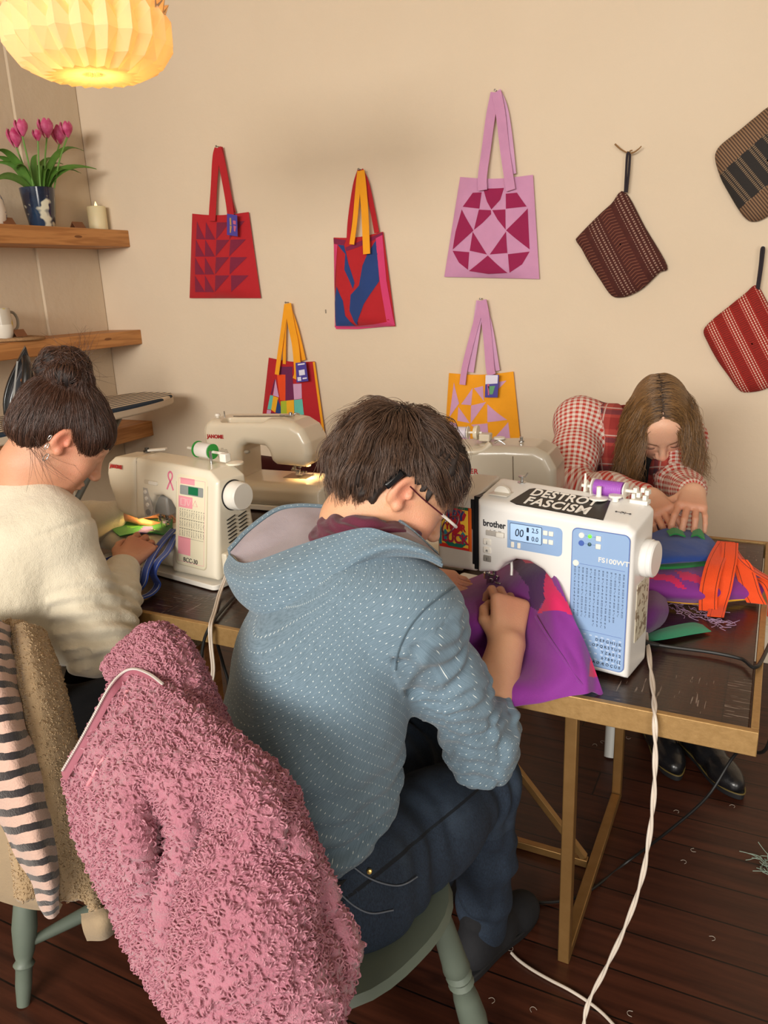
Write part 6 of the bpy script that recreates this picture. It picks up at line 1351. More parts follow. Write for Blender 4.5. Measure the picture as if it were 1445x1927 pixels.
LEG2 = (((-.44, 2.52, .53), (-.36, 2.20, .50), (-.250, 2.345, .14)), ((-.28, 2.56, .53), (-.17, 2.24, .50), (-.125, 2.300, .14)))
for hp, kn, an in LEG2: s.chain([(hp, .10), (kn, .068)], .05); s.chain([(kn, .068), (an, .055)], .03)
V, F = s.mesh(); np_mesh('trousers', V, F, tr_m, P2p)
boot_m = mat('black_leather', '17171a', .32, bump=lambda g: (g.noise(160), .0005), coat=.2); welt = mat('boot_welt', '6a5a2c', .6); lace_m = mat('black_lace', '101012', .8)
for an, f in (((-.245, 2.335, .09), (.42, -.90, 0)), ((-.112, 2.292, .09), (.60, -.80, 0))):
    b_ = shoe(an, f, P2p, 'boot', .285, boot_m, sole_m); f = unit(f); rg = unit(np.cross(f, (0, 0, 1))); O = np.array(an)-f*.06; O[2] = 0
    B = lambda a, b, c: O+f*a+rg*b+np.array((0, 0, c))
    MB().lathe([(.048, .0), (.050, .03), (.048, .07), (.046, .075)], 24, B(.052, 0, .09)).build('boot_shaft', boot_m, b_, True)
    out = [(.0, -.032), (.10, -.033), (.18, -.044), (.235, -.034), (.279, -.010), (.279, .012), (.24, .038), (.18, .045), (.10, .036), (.0, .033), (-.014, .0)]
    MB().tube([B(p[0], p[1], .0205) for p in catmull(np.array([(a, b, 0) for a, b in out]), 4, True)], .0022, 6, closed=True).build('welt_stitch', welt, b_, True)
    for k in range(4): MB().tube([B(.105+.02*k, -.026+.002*k, .078-.005*k), B(.11+.02*k, 0, .090-.006*k), B(.105+.02*k, .026-.002*k, .078-.005*k)], .0022, 6, 4).build('lace', lace_m, b_, True)
# long hair from a centre parting
hb2 = mat('hair_base_light', '3a2818', .7); hm2 = hair_mat('hair_light_brown', '3c2816', '9c7446', .36); rng = np.random.default_rng(8)
def ok2(u): return u[2] > -.50+.60*max(0, u[1]) and not (u[1] > .60 and u[2] < .50) and not (abs(u[0]) > .78 and u[1] > .0 and u[2] < -.1)
s = hair_cap(H2, ok2, (.0795, .1025, .0935), .0036); cutface(s, H2, .060, .058)
V, F = s.mesh(); N = vnormals(V, F); Lq = H2.loc(V); V = V-N*(.004*np.exp(-(Lq[:, 0]/.004)**2)*(Lq[:, 1] > -.03))[:, None]; V = V+N*(.0016*np.sin(Lq[:, 1]*420+vnoise(V, 20)*3))[:, None]; h2o = np_mesh('hair', V, F, hb2, P2p)
N2 = 6500; r2 = cap_roots(None, None, (.0795, .1025, .0935), N2, ok2, rng)+np.array((0, -.014, .032)); cl = rng.normal(size=(N2, 3))*.05
down = H2.R.T@np.array((0, 0, -1.0)); E2 = np.array((.083, .106, .097)); lens = rng.uniform(.20, .29, N2); wvp = rng.uniform(0, 6.28, N2); ph2 = [9*mnoise.noise(Vector(p*26))+.25*rng.normal() for p in r2]
pin = H2.R.T@np.array((.05, .25, 0))
def dir2(p, t, i):
    o = p-np.array((0, -.014, .032)); n = unit(o/E2**2); sx_ = 1 if r2[i][0] > 0 else -1; sd_ = np.array((sx_*1.0, -.18, -.15)); sd_ = sd_-n*(sd_@n); on = max(0, 1-t*3.2)
    w_ = .85*np.array((math.sin(t*11+ph2[i]), math.cos(t*9+ph2[i]*1.3), 0))*min(1, t*1.4)+np.array((sx_*.16*math.sin(t*3.1)+sx_*.9*max(0, t-.72), 0, 0))
    return unit(sd_+1e-6)*on*1.0 + down*(.25+1.0*(1-on)) + n*.04 + cl[i] + w_*(1-on) + pin*.3*(1-on)
def keep2(p, t, i):
    o = (p-np.array((0, -.014, .032)))/E2; l = np.linalg.norm(o); 
    if l < 1: p = np.array((0, -.014, .032))+o/l*E2
    f = np.array((0, .045, -.02)); q = (p-f)/np.array((.070, .064, .092)); l = np.linalg.norm(q)
    if l < 1 and p[1] > .0: p = p+np.array((np.sign(r2[i][0])*(1-l)*.05, -(1-l)*.01, 0))
    return p
tr = tress(r2, dir2, lambda i: lens[i], 14, keep2); strands('hair_strands', [W2(c) for c in tr], .0006, hm2, h2o)
# ------------------------------------------------------------------ chairs
def chair(label, loc, fwd, m, group='wooden kitchen chairs', crest=.885, cw=.41):
    f = unit(fwd); t = thing('kitchen_chair', label, 'chair', loc, math.atan2(f[1], f[0])-math.pi/2, group)
    rows = [(.001, .425), (.150, .425), (.185, .432), (.197, .447), (.190, .460), (.15, .458), (.001, .452)]
    mb = MB(); n = 40; vs = []
    for r, z in rows:
        for i in range(n):
            a = 2*math.pi*i/n; sq = 1/max(abs(math.cos(a))**2.6+abs(math.sin(a))**2.6, 1e-6)**(1/2.6); vs.append((r*sq*math.cos(a), r*sq*.98*math.sin(a), z))
    mb.add(vs, [(j*n+i, j*n+(i+1) % n, (j+1)*n+(i+1) % n, (j+1)*n+i) for j in range(len(rows)-1) for i in range(n)]); mb.build('seat', m, t, True, auto=60)
    def turned(a, b, name, par, k=1.):
        a, b = Vector(a), Vector(b); L = (b-a).length; P = [(.0, .017), (.06, .019), (.30, .023), (.34, .025), (.36, .019), (.38, .024), (.40, .019), (.42, .024), (.44, .019), (.50, .023), (.62, .026), (.74, .021), (.78, .016), (.80, .022), (.82, .017), (.90, .017), (1, .013)]
        MB().lathe([(.001, 0)]+[(r*k, q*L) for q, r in P]+[(.001, L)], 18, a, (b-a)).build(name, m, par, True, auto=50)
    for sx in (-1, 1):
        turned((sx*.135, .12, .435), (sx*.195, .205, 0), 'leg', t); turned((sx*.125, -.13, .435), (sx*.185, -.225, 0), 'leg', t)
        MB().tube([(sx*.178, .18, .13), (sx*.176, .0, .13), (sx*.172, -.198, .13)], lambda q: .009+.008*math.sin(math.pi*q), 12, 6).build('stretcher', m, t, True)
    MB().tube([(-.175, .0, .13), (-.12, 0, .13), (-.11, 0, .13), (0, 0, .13), (.11, 0, .13), (.12, 0, .13), (.175, .0, .13)], lambda q: .010+.009*math.sin(math.pi*q)**2, 12, 4).build('cross_stretcher', m, t, True)
    for k in range(6):
        x = -.15+.06*k; edge = k in (0, 5)
        MB().tube([(x*.92, -.165, .45), (x*1.05, -.20, .66), (x*1.18, -.232, crest-.03)], (.013 if edge else .0075), 10, 5).build('back_post' if edge else 'spindle', m, t, True)
    cr = [[(-cw/2+cw*i/14, -.218-.028*math.sin(math.pi*i/14), crest-.055+.012*math.sin(math.pi*i/14)) for i in range(15)], [(-cw/2+cw*i/14, -.224-.028*math.sin(math.pi*i/14), crest-.005+.014*math.sin(math.pi*i/14)) for i in range(15)]]
    MB().slab(np.array(cr), .022).build('crest_rail', m, t, True, auto=60, bevel=.005); return t
sage = mat('sage_paint', '5f6a5c', .5, pat=lambda g: g.mix(g.noise(12, detail=4), '58635a', '6a7466'))
FC = unit((.26, .966, 0)); chair('sage green wooden chair under the sewer in the blue hooded top', (-.598, .905, 0), FC, sage, crest=.845, cw=.36)
chair('sage green wooden chair at the left with the tan coat over its back', (-1.40, 1.07, 0), F1, sage)
chair('sage green wooden chair behind the table with a maroon cloth over its back', (-1.62, 2.56, 0), (0.05, 1, 0), sage, crest=.83)
whp = mat('white_paint', 'c9cac6', .45)
st_ = thing('stool', 'white wooden stool under the bending person, one leg showing', 'stool', (-.38, 2.48, 0))
MB().lathe([(.001, .43), (.15, .43), (.16, .44), (.155, .455), (.001, .455)], 32).build('seat', whp, st_, True, auto=50)
for a in (-86, 4, 94, 184): MB().tube([(.12*math.cos(rad(a)), .12*math.sin(rad(a)), .435), (.30*math.cos(rad(a)), .30*math.sin(rad(a)), 0)], lambda q: .016+.006*math.sin(q*3), 14, 6).build('leg', whp, st_, True)

# ------------------------------------------------------------------ cloth helpers
def net(rows, ku, kv): return patch([row(r) for r in rows], ku, kv)
def netz(rows, ku, kv): return patch([[at(p[0], p[1], Z=p[2]) for p in r] for r in rows], ku, kv)
def to_px(P):
    q = np.asarray(P, float)-np.array((0, 0, CAM_Z)); z = q@AF; return 722.5+FPX*(q@AR)/z, 963.5-FPX*(q@AU)/z
def inside(px, py, poly):
    ins = np.zeros(px.shape, bool); P = np.array(poly, float)
    for i in range(len(P)):
        a, b = P[i-1], P[i]; c = (a[1] > py) != (b[1] > py); ins ^= c & (px < a[0]+(py-a[1])*(b[0]-a[0])/(b[1]-a[1]+1e-12))
    return ins
def pieced(o, polys):
    """sew coloured pieces into a cloth: polys = [(slot, outline)]"""
    me = o.data; n = len(me.polygons); c = np.zeros(n*3); me.polygons.foreach_get('center', c); x, y = to_px(c.reshape(-1, 3)); mi = np.zeros(n, np.int32)
    for k, p in polys: mi[inside(x, y, p)] = k
    me.polygons.foreach_set('material_index', mi)
def ribbon(name, pts, w, m, parent, side=(1, 0, 0), t=.0022, k=6, fold=None):
    P = catmull(np.array([list(p) for p in pts]), k); rows = []
    for i, p in enumerate(P):
        s_ = unit(side(i/(len(P)-1)) if callable(side) else side); rows.append([p-s_*w/2, p-s_*w/6, p+s_*w/6, p+s_*w/2])
    return sheet(name, rows, t, m, parent)
def fuzz_sheet(P, t, name, m, parent, cell, amp, pile_m, n_pile, plen, prad, seed, clump=40, soft=0.):
    """thick pile fabric: a shell of thickness t whose faces are broken into curls, plus loose curled fibres"""
    mb = MB().slab(P, t); V = np.array(mb.v); F = np.array(mb.f); N = vnormals(V, F); rng = np.random.default_rng(seed)
    d = np.array([mnoise.voronoi(Vector(p/cell+np.array((mnoise.noise(Vector(p*60)), mnoise.noise(Vector(p*60+5)), 0))*.5))[0][0] for p in V]); d2 = np.array([mnoise.voronoi(Vector(p/cell*2.1+3))[0][0] for p in V])
    V2 = V+N*(amp*((1-1.25*d)+.35*(1-d2)))[:, None]; V2 = V2+np.array([mnoise.noise_vector(Vector(p*70)) for p in V])*amp*.45
    o = np_mesh(name, V2, F, m, parent); idx = rng.integers(0, len(F), n_pile); out = []
    for i in idx:
        f = F[i]; w = rng.dirichlet((1, 1, 1, 1)); p = w@V2[f]; n = unit(w@N[f]); c = np.array(mnoise.noise_vector(Vector(p*clump)))+rng.normal(size=3)*.25; tg = unit(c-n*(c@n)); sd = np.cross(n, tg); L = plen*rng.uniform(.6, 1.2); bend = rng.normal()*.5
        out.append(np.array([p+tg*L*(t-.3)+n*(L*.55*math.sin(math.pi*min(1, t*1.02))-.0008)+sd*bend*L*(t*t-t) for t in (0, .25, .5, .75, 1.0)]))
    strands(name+'_pile', out, prad, pile_m, o, .7); return o
# ------------------------------------------------------------------ pink fleece jacket over the front chair
pink_f = mat('pink_fleece', 'b8687c', .95, pat=lambda g: g.mix(g.noise(16, detail=4), '9a5668', 'b87c8a'), bump=lambda g: (g.noise(330, detail=3), .003), sheen=.4); pink_pile = hair_mat('pink_pile', '9a5c6c', 'b98490', .9)
pj = wthing('fleece_jacket', 'fluffy pink fleece jacket hung over the chair in front', 'jacket', (-.60, .62, .88))
A_ = [[(222, 1302, 1.2), (250, 1291, 1.18), (280, 1298, 1.15), (312, 1318, 1.12), (345, 1345, 1.09), (385, 1376, 1.065), (402.2, 1389.6, 1.055), (428, 1410, 1.04), (470, 1442, 1.02), (492.8, 1460.0, 1.014), (508, 1472, 1.01), (540, 1506, 1.01)],
 [(226, 1284, 1.15), (253, 1275, 1.13), (283, 1283, 1.095), (316, 1306, 1.065), (350, 1335, 1.04), (390, 1370, 1.01), (407.2, 1383.6, 1.0), (433, 1404, 0.985), (475, 1438, 0.965), (497.8, 1457.2, 0.965), (513, 1470, 0.965), (548, 1512, 0.985)],
 [(200, 1345, 1.11), (238, 1345, 1.07), (278, 1362, 1.03), (318, 1388, 1.0), (358, 1415, 0.975), (402, 1450, 0.95), (421.2, 1464.4, 0.94), (450, 1486, 0.925), (498, 1520, 0.915), (522.0, 1539.2, 0.93), (538, 1552, 0.94), (580, 1600, 0.975)],
 [(168, 1415, 1.09), (212, 1424, 1.035), (258, 1448, 0.985), (306, 1482, 0.96), (350, 1508, 0.94), (400, 1540, 0.95), (424.8, 1552.0, 0.937), (462, 1570, 0.91), (515, 1598, 0.915), (542.0, 1606.4, 0.939), (560, 1612, 0.93), (612, 1668, 0.965)],
 [(148, 1500, 1.09), (190, 1515, 1.025), (248, 1538, 0.95), (316, 1568, 1.02), (352, 1585, 0.94), (402, 1608, 1.03), (384, 1618, 0.975), (462, 1640, 0.9), (525, 1665, 0.93), (574, 1676, 0.962), (561, 1665, 0.99), (646, 1735, 0.96)],
 [(162, 1580, 1.08), (212, 1592, 1.01), (262, 1612, 0.95), (300, 1640, 1.035), (328, 1655, 0.955), (374, 1690, 1.05), (352, 1700, 0.962), (444, 1725, 0.885), (530, 1740, 0.92), (602, 1745, 0.952), (582, 1735, 0.99), (668, 1785, 0.955)],
 [(205, 1672, 1.085), (245, 1680, 1.03), (275, 1700, 0.995), (295, 1715, 1.015), (318, 1735, 0.965), (352, 1770, 1.055), (338, 1776, 0.962), (418, 1812, 0.885), (520, 1830, 0.905), (624, 1820, 0.938), (598, 1810, 0.98), (660, 1835, 0.95)],
 [(262, 1790, 1.08), (285, 1800, 1.035), (305, 1812, 1.01), (320, 1822, 1.015), (338, 1840, 0.985), (366, 1868, 1.06), (350, 1874, 0.968), (432, 1900, 0.905), (525, 1912, 0.905), (626, 1900, 0.935), (601, 1890, 0.97), (640, 1900, 0.95)],
 [(330, 1895, 1.07), (345, 1905, 1.04), (358, 1915, 1.02), (368, 1922, 1.01), (380, 1932, 1.0), (406, 1945, 1.035), (391, 1950, 0.99), (450, 1985, 0.95), (525, 2000, 0.93), (604, 1992, 0.945), (586, 1985, 0.925), (632, 1975, 0.95)]]
GA = net(A_, 20, 16)
fuzz_sheet(GA, .024, 'jacket_body', pink_f, pj, .0095, .0062, pink_pile, 26000, .0075, .0011, 1)
SL_ = [(482, 1520, .965, .030), (477, 1570, .945, .048), (472, 1630, .930, .063), (468, 1710, .918, .074), (472, 1800, .912, .082), (482, 1890, .912, .083), (492, 1990, .92, .078), (496, 2040, .93, .070)]
sp_c = catmull(np.array([list(at(a, b, d=c))+[r] for a, b, c, r in SL_]), 14)
def sleeve_ring(i):
    p = sp_c[i, :3]; t = unit(sp_c[min(i+1, len(sp_c)-1), :3]-sp_c[max(i-1, 0), :3]); u = unit(np.cross(t, AF)); w = np.cross(t, u); r = sp_c[i, 3]
    return [p+(u*math.cos(a)*r+w*math.sin(a)*r*.62)*(1+.07*math.sin(3*a+i*.09)+.05*math.sin(2*a-i*.16)) for a in np.linspace(0, 2*math.pi, 97)]
fuzz_sheet(np.array([sleeve_ring(i) for i in range(len(sp_c))])[:, ::-1], .012, 'jacket_sleeve', pink_f, pj, .0095, .0062, pink_pile, 19000, .0075, .0011, 6)
B_ = [[(205, 1266, 1.20), (232, 1228, 1.20), (265, 1200, 1.19), (296, 1188, 1.18), (332, 1206, 1.17), (366, 1262, 1.16), (398, 1330, 1.15), (428, 1402, 1.13)],
 [(206, 1264, 1.175), (236, 1232, 1.165), (270, 1206, 1.155), (300, 1198, 1.15), (336, 1218, 1.14), (370, 1275, 1.13), (401, 1340, 1.12), (430, 1406, 1.10)],
 [(210, 1268, 1.15), (242, 1248, 1.135), (277, 1232, 1.12), (309, 1232, 1.115), (343, 1255, 1.105), (375, 1308, 1.09), (404, 1365, 1.08), (434, 1418, 1.07)],
 [(218, 1278, 1.14), (250, 1270, 1.115), (287, 1274, 1.09), (322, 1294, 1.075), (352, 1326, 1.065), (382, 1360, 1.055), (412, 1396, 1.045), (442, 1430, 1.04)]]
GB = net(B_, 18, 16); gi = np.arange(GB.shape[0])[:, None]/18; gj = np.arange(GB.shape[1])[None, :]/16
GB = GB+AF*(.016*np.exp(-((gj-3.1-.45*gi)/.13)**2))[..., None]
fuzz_sheet(GB, .020, 'jacket_collar', pink_f, pj, .0095, .0058, pink_pile, 8500, .0075, .0011, 2)
C_ = [[(246, 1266, 1.150), (214, 1290, 1.145), (186, 1345, 1.138), (156, 1400, 1.132), (124, 1456, 1.125)], [(240, 1282, 1.145), (219, 1315, 1.142), (194, 1368, 1.132), (166, 1422, 1.126), (130, 1486, 1.12)], [(236, 1300, 1.14), (218, 1350, 1.135), (194, 1412, 1.125), (170, 1465, 1.12), (146, 1518, 1.115)]]
fuzz_sheet(net(C_, 16, 22), .016, 'jacket_front_edge', pink_f, pj, .0095, .0046, pink_pile, 3000, .007, .0011, 3)
tape = fabric('rose_tape', '93505f', .7, 500, .0003); satin = mat('rose_satin', 'd08a94', .4)
zp = [(306, 1290, 1.045), (282, 1272, 1.068), (254, 1262, 1.09), (232, 1269, 1.10), (207, 1296, 1.085), (180, 1345, 1.075), (150, 1400, 1.07), (117, 1456, 1.066)]
zP = catmull(np.array([list(at(a, b, d=c)) for a, b, c in zp]), 8); zt = MB(); rows = []
for i, p in enumerate(zP): rows.append([p-AU*.010+AR*.006, p-AU*.002, p+AU*.004-AR*.002+AF*.003])
zipo = sheet('zip_tape', rows, .002, tape, pj)
tm_ = MB()
for i in range(len(zP)-1):
    for q in (0, .5): p = zP[i]*(1-q)+zP[i+1]*q; tm_.box(p-AF*.002+AU*.003, (.0030, .0030, .0022))
tag(tm_.build('zip_teeth', mat('zip_metal', 'e0dcd8', .3, .4), zipo), kind='stuff')
pp = [(240, 1300, 1.075), (226, 1350, 1.055), (206, 1408, 1.03), (178, 1455, 1.02), (155, 1500, 1.05), (150, 1530, 1.055), (162, 1568, 1.045), (192, 1605, 1.01), (227, 1640, .985), (258, 1672, .965)]
MB().tube([at(a, b, d=c) for a, b, c in pp], .0028, 8, 8).build('pocket_piping', satin, pj, True)
ribbon('inner_tape', [at(166, 1398, d=1.085), at(178, 1406, d=1.075), at(190, 1418, d=1.06)], .008, tape, pj, tuple(AU))

# ------------------------------------------------------------------ tan coat and striped scarf over the left chair
tan_f = mat('tan_sherpa', 'a48a68', .95, pat=lambda g: g.mix(g.noise(14, detail=4), '937a58', 'b79d7a'), bump=lambda g: (g.noise(420, detail=3), .002), sheen=.3); tan_pile = hair_mat('tan_pile', '8a7050', 'c8b08c', .9); tan_c = fabric('tan_suede', '9a866a', .9, 300, .0006)
tc_ = wthing('coat', 'tan sherpa lined coat hung over the left chair', 'coat', (-1.2, .86, .86))
T_ = [[(-20, 1176, 1.52), (8, 1174, 1.50), (36, 1171, 1.48), (62, 1188, 1.48), (78, 1216, 1.52)], [(-15, 1255, 1.48), (10, 1258, 1.44), (48, 1262, 1.40), (92, 1276, 1.42), (118, 1312, 1.50)], [(-5, 1360, 1.46), (18, 1366, 1.42), (62, 1370, 1.365), (114, 1386, 1.385), (150, 1422, 1.49)], [(15, 1470, 1.46), (35, 1480, 1.42), (78, 1490, 1.345), (128, 1502, 1.365), (172, 1542, 1.48)], [(35, 1580, 1.46), (52, 1592, 1.42), (92, 1610, 1.355), (142, 1622, 1.365), (196, 1662, 1.48)], [(48, 1680, 1.46), (70, 1690, 1.43), (114, 1684, 1.39), (164, 1702, 1.39), (216, 1735, 1.48)]]
GT = net(T_, 26, 22); gi = np.arange(GT.shape[0])[:, None]/26; gj = np.arange(GT.shape[1])[None, :]/22; GT = GT-AF*(.016*np.sin(gj*3.6-.6+gi*.3)-.010*np.exp(-((gj-2.1)/.25)**2))[..., None]
fuzz_sheet(GT, .02, 'coat_lining', tan_f, tc_, .0058, .0030, tan_pile, 14000, .0048, .0008, 4)
O_ = [[(-60, 1430, 1.56), (-20, 1440, 1.53), (20, 1470, 1.50), (60, 1540, 1.47)], [(-60, 1560, 1.56), (-15, 1570, 1.53), (35, 1590, 1.50), (75, 1620, 1.47)], [(-60, 1640, 1.58), (-5, 1660, 1.55), (50, 1680, 1.52), (95, 1690, 1.48)], [(-60, 1665, 1.60), (0, 1690, 1.57), (60, 1706, 1.54), (115, 1708, 1.50)]]
sheet('coat_shell', net(O_, 6, 6), .012, tan_c, tc_)
cf = [at(158, 1738, d=1.41), at(190, 1732, d=1.395), at(224, 1716, d=1.43)]; cb = [p+np.array((0, .02, 0))-AU*.03 for p in cf]
K_ = [[at(158, 1722, d=1.43), at(190, 1715, d=1.40), at(222, 1702, d=1.44)], [at(160, 1735, d=1.415), at(192, 1730, d=1.385), at(224, 1716, d=1.43)], [at(163, 1750, d=1.42), at(194, 1748, d=1.39), at(222, 1730, d=1.44)], [at(168, 1764, d=1.44), at(196, 1762, d=1.41), at(218, 1746, d=1.455)]]
sheet('cuff', patch(K_, 6, 8), .014, tan_c, tc_)
def stripe_pat(g):
    u, v, w = g.attr('lc'); n = g.noise(50, detail=3); f = ((v+n*.006+u*.06)/.031).fr(); return g.mix(f.lt(.42), 'c9a696', '231c1e')
strm = mat('striped_mohair', 'c9a696', .95, pat=stripe_pat, bump=lambda g: (g.noise(260, detail=3), .002), sheen=.5)
Z_ = [[(-60, 1160, 1.47), (-30, 1164, 1.44), (-8, 1168, 1.42), (12, 1180, 1.47)], [(-60, 1290, 1.39), (-35, 1298, 1.34), (0, 1300, 1.31), (30, 1306, 1.37)], [(-45, 1415, 1.35), (-15, 1422, 1.30), (25, 1425, 1.275), (60, 1422, 1.33)], [(-15, 1515, 1.34), (12, 1520, 1.29), (50, 1518, 1.27), (86, 1512, 1.33)], [(30, 1598, 1.34), (50, 1604, 1.30), (80, 1604, 1.28), (104, 1602, 1.34)], [(68, 1668, 1.345), (80, 1671, 1.315), (96, 1671, 1.30), (107, 1670, 1.345)], [(88, 1722, 1.365), (94, 1726, 1.355), (99, 1724, 1.352), (103, 1720, 1.365)]]
GZ = net(Z_, 14, 12); GZ = GZ+np.array([[np.array(mnoise.noise_vector(Vector(p*18)))*.006 for p in r_] for r_ in GZ])
sc_ = sheet('striped_scarf', GZ, .012, strm, None); tag(sc_, 'fluffy scarf striped black and dusty pink, hung over the tan coat', 'scarf')

# ------------------------------------------------------------------ cloth being sewn
violet = fabric('violet_cotton', '7e2488', .8, 900, .0004, .1, .25); hot = fabric('hot_pink_cotton', 'd01a5c', .8, 900, .0004, .08, .2); vdark = fabric('plum_lining', '4e1a5e', .8)
P_ = [[(858, 1100, 1.672), (905, 1082, 1.685), (950, 1063, 1.70), (985, 1052, 1.64), (1012, 1056, 1.56), (1028, 1064, 1.50)],
 [(850, 1113, 1.632), (900, 1109, 1.60), (945, 1098, 1.60), (982, 1088, 1.545), (1018, 1082, 1.47), (1045, 1086, 1.41)],
 [(836, 1136, 1.545), (895, 1136, 1.53), (945, 1134, 1.525), (992, 1134, 1.50), (1030, 1128, 1.435), (1066, 1132, 1.395)],
 [(834, 1172, 1.51), (900, 1174, 1.485), (955, 1180, 1.515), (1012, 1174, 1.445), (1050, 1170, 1.395), (1084, 1176, 1.388)],
 [(850, 1222, 1.515), (915, 1230, 1.505), (975, 1232, 1.48), (1042, 1222, 1.385), (1074, 1216, 1.368), (1106, 1226, 1.378)],
 [(870, 1276, 1.425), (940, 1282, 1.395), (1000, 1286, 1.375), (1076, 1266, 1.345), (1100, 1260, 1.352), (1121, 1268, 1.368)],
 [(880, 1334, 1.385), (950, 1333, 1.362), (1012, 1322, 1.345), (1085, 1309, 1.335), (1112, 1302, 1.345), (1134, 1310, 1.36)]]
GP = net(P_, 14, 14); wr = np.array([[mnoise.noise(Vector(p*16))*.006+.0035*math.sin(i*.16+j*.33) for j, p in enumerate(r_)] for i, r_ in enumerate(GP)]); mk = np.clip(np.arange(GP.shape[0])/20-.9, 0, 1)[:, None]; GP = GP+AF*(wr*mk)[..., None]
pb = wthing('fabric_piece', 'purple cloth with pink patches under the needle of the nearest machine', 'fabric', tuple(GP[20, 30]))
z5 = lambda pts: [(800+x/4.014, 1000+y/4.014) for x, y in pts]
po_ = sheet('cloth', GP, .003, violet, pb); po_.data.materials.append(hot); po_.data.materials.append(vdark)
pieced(po_, [(2, z5([(560, 180), (720, 190), (930, 290), (900, 520), (850, 600), (790, 560), (780, 420), (690, 300)])), (1, z5([(915, 290), (985, 420), (1090, 560), (1125, 640), (1030, 600), (930, 602), (848, 618), (905, 520), (892, 430)])), (1, z5([(1252, 925), (1300, 1010), (1318, 1098), (1236, 1102), (1244, 1010)])), (1, z5([(715, 195), (850, 240), (755, 240)]))])
sm = [at(x, y, d=d-.012) for x, y, d in ((1008, 1160, 1.455), (1030, 1196, 1.41), (1058, 1236, 1.372), (1086, 1278, 1.352), (1108, 1298, 1.35))]; MB().tube(sm, .0022, 8, 8).build('seam', violet, pb, True)
V_ = [[(1205, 1118, .80), (1230, 1114, .81), (1252, 1128, .80)], [(1205, 1145, .815), (1232, 1142, .82), (1256, 1148, .80)], [(1205, 1175, .80), (1228, 1176, .79), (1250, 1166, .775)], [(1203, 1190, .76), (1218, 1190, .757), (1240, 1178, .756)]]
tag(sheet('fabric_piece', netz(V_, 6, 6), .006, fabric('plum_cotton_dark', '5a1a66'), None), 'plum cloth heap behind the nearest machine beside the green strip', 'fabric')
# green and blue work under the left needle
lg = wthing('fabric_piece', 'green leaf patterned cloth under the needle of the cream machine', 'fabric', tuple(at(270, 990, Z=.833)))
GN = netz([[(212, 985, .834), (240, 966, .836), (285, 958, .836), (325, 958, .836)], [(212, 998, .832), (245, 985, .834), (285, 980, .834), (325, 982, .834)], [(226, 1010, .83), (256, 1004, .832), (290, 1004, .832), (322, 1008, .832)]], 8, 8)
GN[..., 2] += np.array([[.004*abs(mnoise.noise(Vector(p*24))) for p in r_] for r_ in GN]); gm_ = fabric('green_cotton', '2a8038'); go = sheet('cloth', GN, .003, gm_, lg); go.data.materials.append(fabric('light_green_cotton', '6ac23a')); go.data.materials.append(fabric('mauve_cotton', '6a58a0'))
pieced(go, [(1, [(224, 985), (240, 978), (258, 984), (264, 990), (250, 994), (236, 990)]), (2, [(258, 1000), (268, 992), (284, 990), (290, 996), (276, 1004), (264, 1010)])])
bs = wthing('fabric_straps', 'bright blue cloth straps with white stitching hanging off the cream machine', 'fabric', tuple(at(270, 1100, Z=.755)))
blue_c = fabric('royal_blue_cotton', '1f47a8'); stw = mat('white_stitch', 'c8ccd8', .6)
B1 = [at(326, 996, Z=.836), at(306, 1018, Z=.838), at(290, 1040, Z=.834), at(275, 1070, Z=.82), at(268, 1098, Z=.79), at(252, 1118, Z=.765), at(240, 1128, Z=.757)]
B2 = [at(330, 1006, Z=.832), at(314, 1038, Z=.834), at(296, 1058, Z=.83), at(288, 1080, Z=.80), at(296, 1100, Z=.765), at(282, 1118, Z=.758), at(250, 1130, Z=.755)]
for B_2, w in ((B1, .036), (B2, .032)): 
    ribbon('strap', B_2, w, blue_c, bs, (.93, -.30, .2), .003)
    for o_ in (-.38, .38): MB().tube([p+unit((.93, -.30, .2))*w*o_+np.array((0, -.001, .0024)) for p in B_2], .0006, 6, 6).build('stitching', stw, bs, True)
sheet('cloth', netz([[(176, 1062, .80), (205, 1048, .815), (232, 1040, .82)], [(174, 1075, .78), (208, 1068, .79), (238, 1066, .79)], [(180, 1092, .758), (212, 1090, .757), (242, 1088, .757)]], 6, 6), .004, fabric('navy_blue_cotton', '18308a'), bs)
# blue bag in the hands, purple bag with orange straps below it
hb_ = wthing('cloth_bag', 'royal blue bag edged in green, in the hands of the bending person', 'bag', tuple(at(1290, 1040, Z=.82)))
bl2 = fabric('mid_blue_cotton', '1c4494'); gr2 = fabric('emerald_cotton', '17803c')
GBL = netz([[(1222, 1008, .852), (1256, 998, .854), (1290, 999, .850), (1322, 1003, .846)], [(1222, 1032, .862), (1266, 1022, .862), (1310, 1018, .856), (1344, 1026, .843)], [(1222, 1052, .858), (1270, 1048, .856), (1322, 1046, .846), (1362, 1048, .836)], [(1222, 1062, .848), (1272, 1060, .846), (1324, 1056, .836), (1366, 1053, .828)]], 8, 8)
GBL[..., 2] += np.array([[.005*mnoise.noise(Vector(p*12)) for p in r_] for r_ in GBL]); sheet('front_panel', GBL, .010, bl2, hb_)
sheet('back_panel', netz([[(1222, 1030, .846), (1280, 1026, .846), (1340, 1030, .832)], [(1222, 1056, .838), (1275, 1056, .836), (1364, 1055, .820)], [(1222, 1069, .834), (1275, 1068, .832), (1366, 1059, .818)]], 6, 6), .006, gr2, hb_)
sheet('lining', netz([[(1254, 1000, .868), (1268, 994, .874), (1284, 1000, .870)], [(1260, 1008, .870), (1272, 1005, .872), (1290, 1010, .868)]], 6, 6), .003, gr2, hb_)
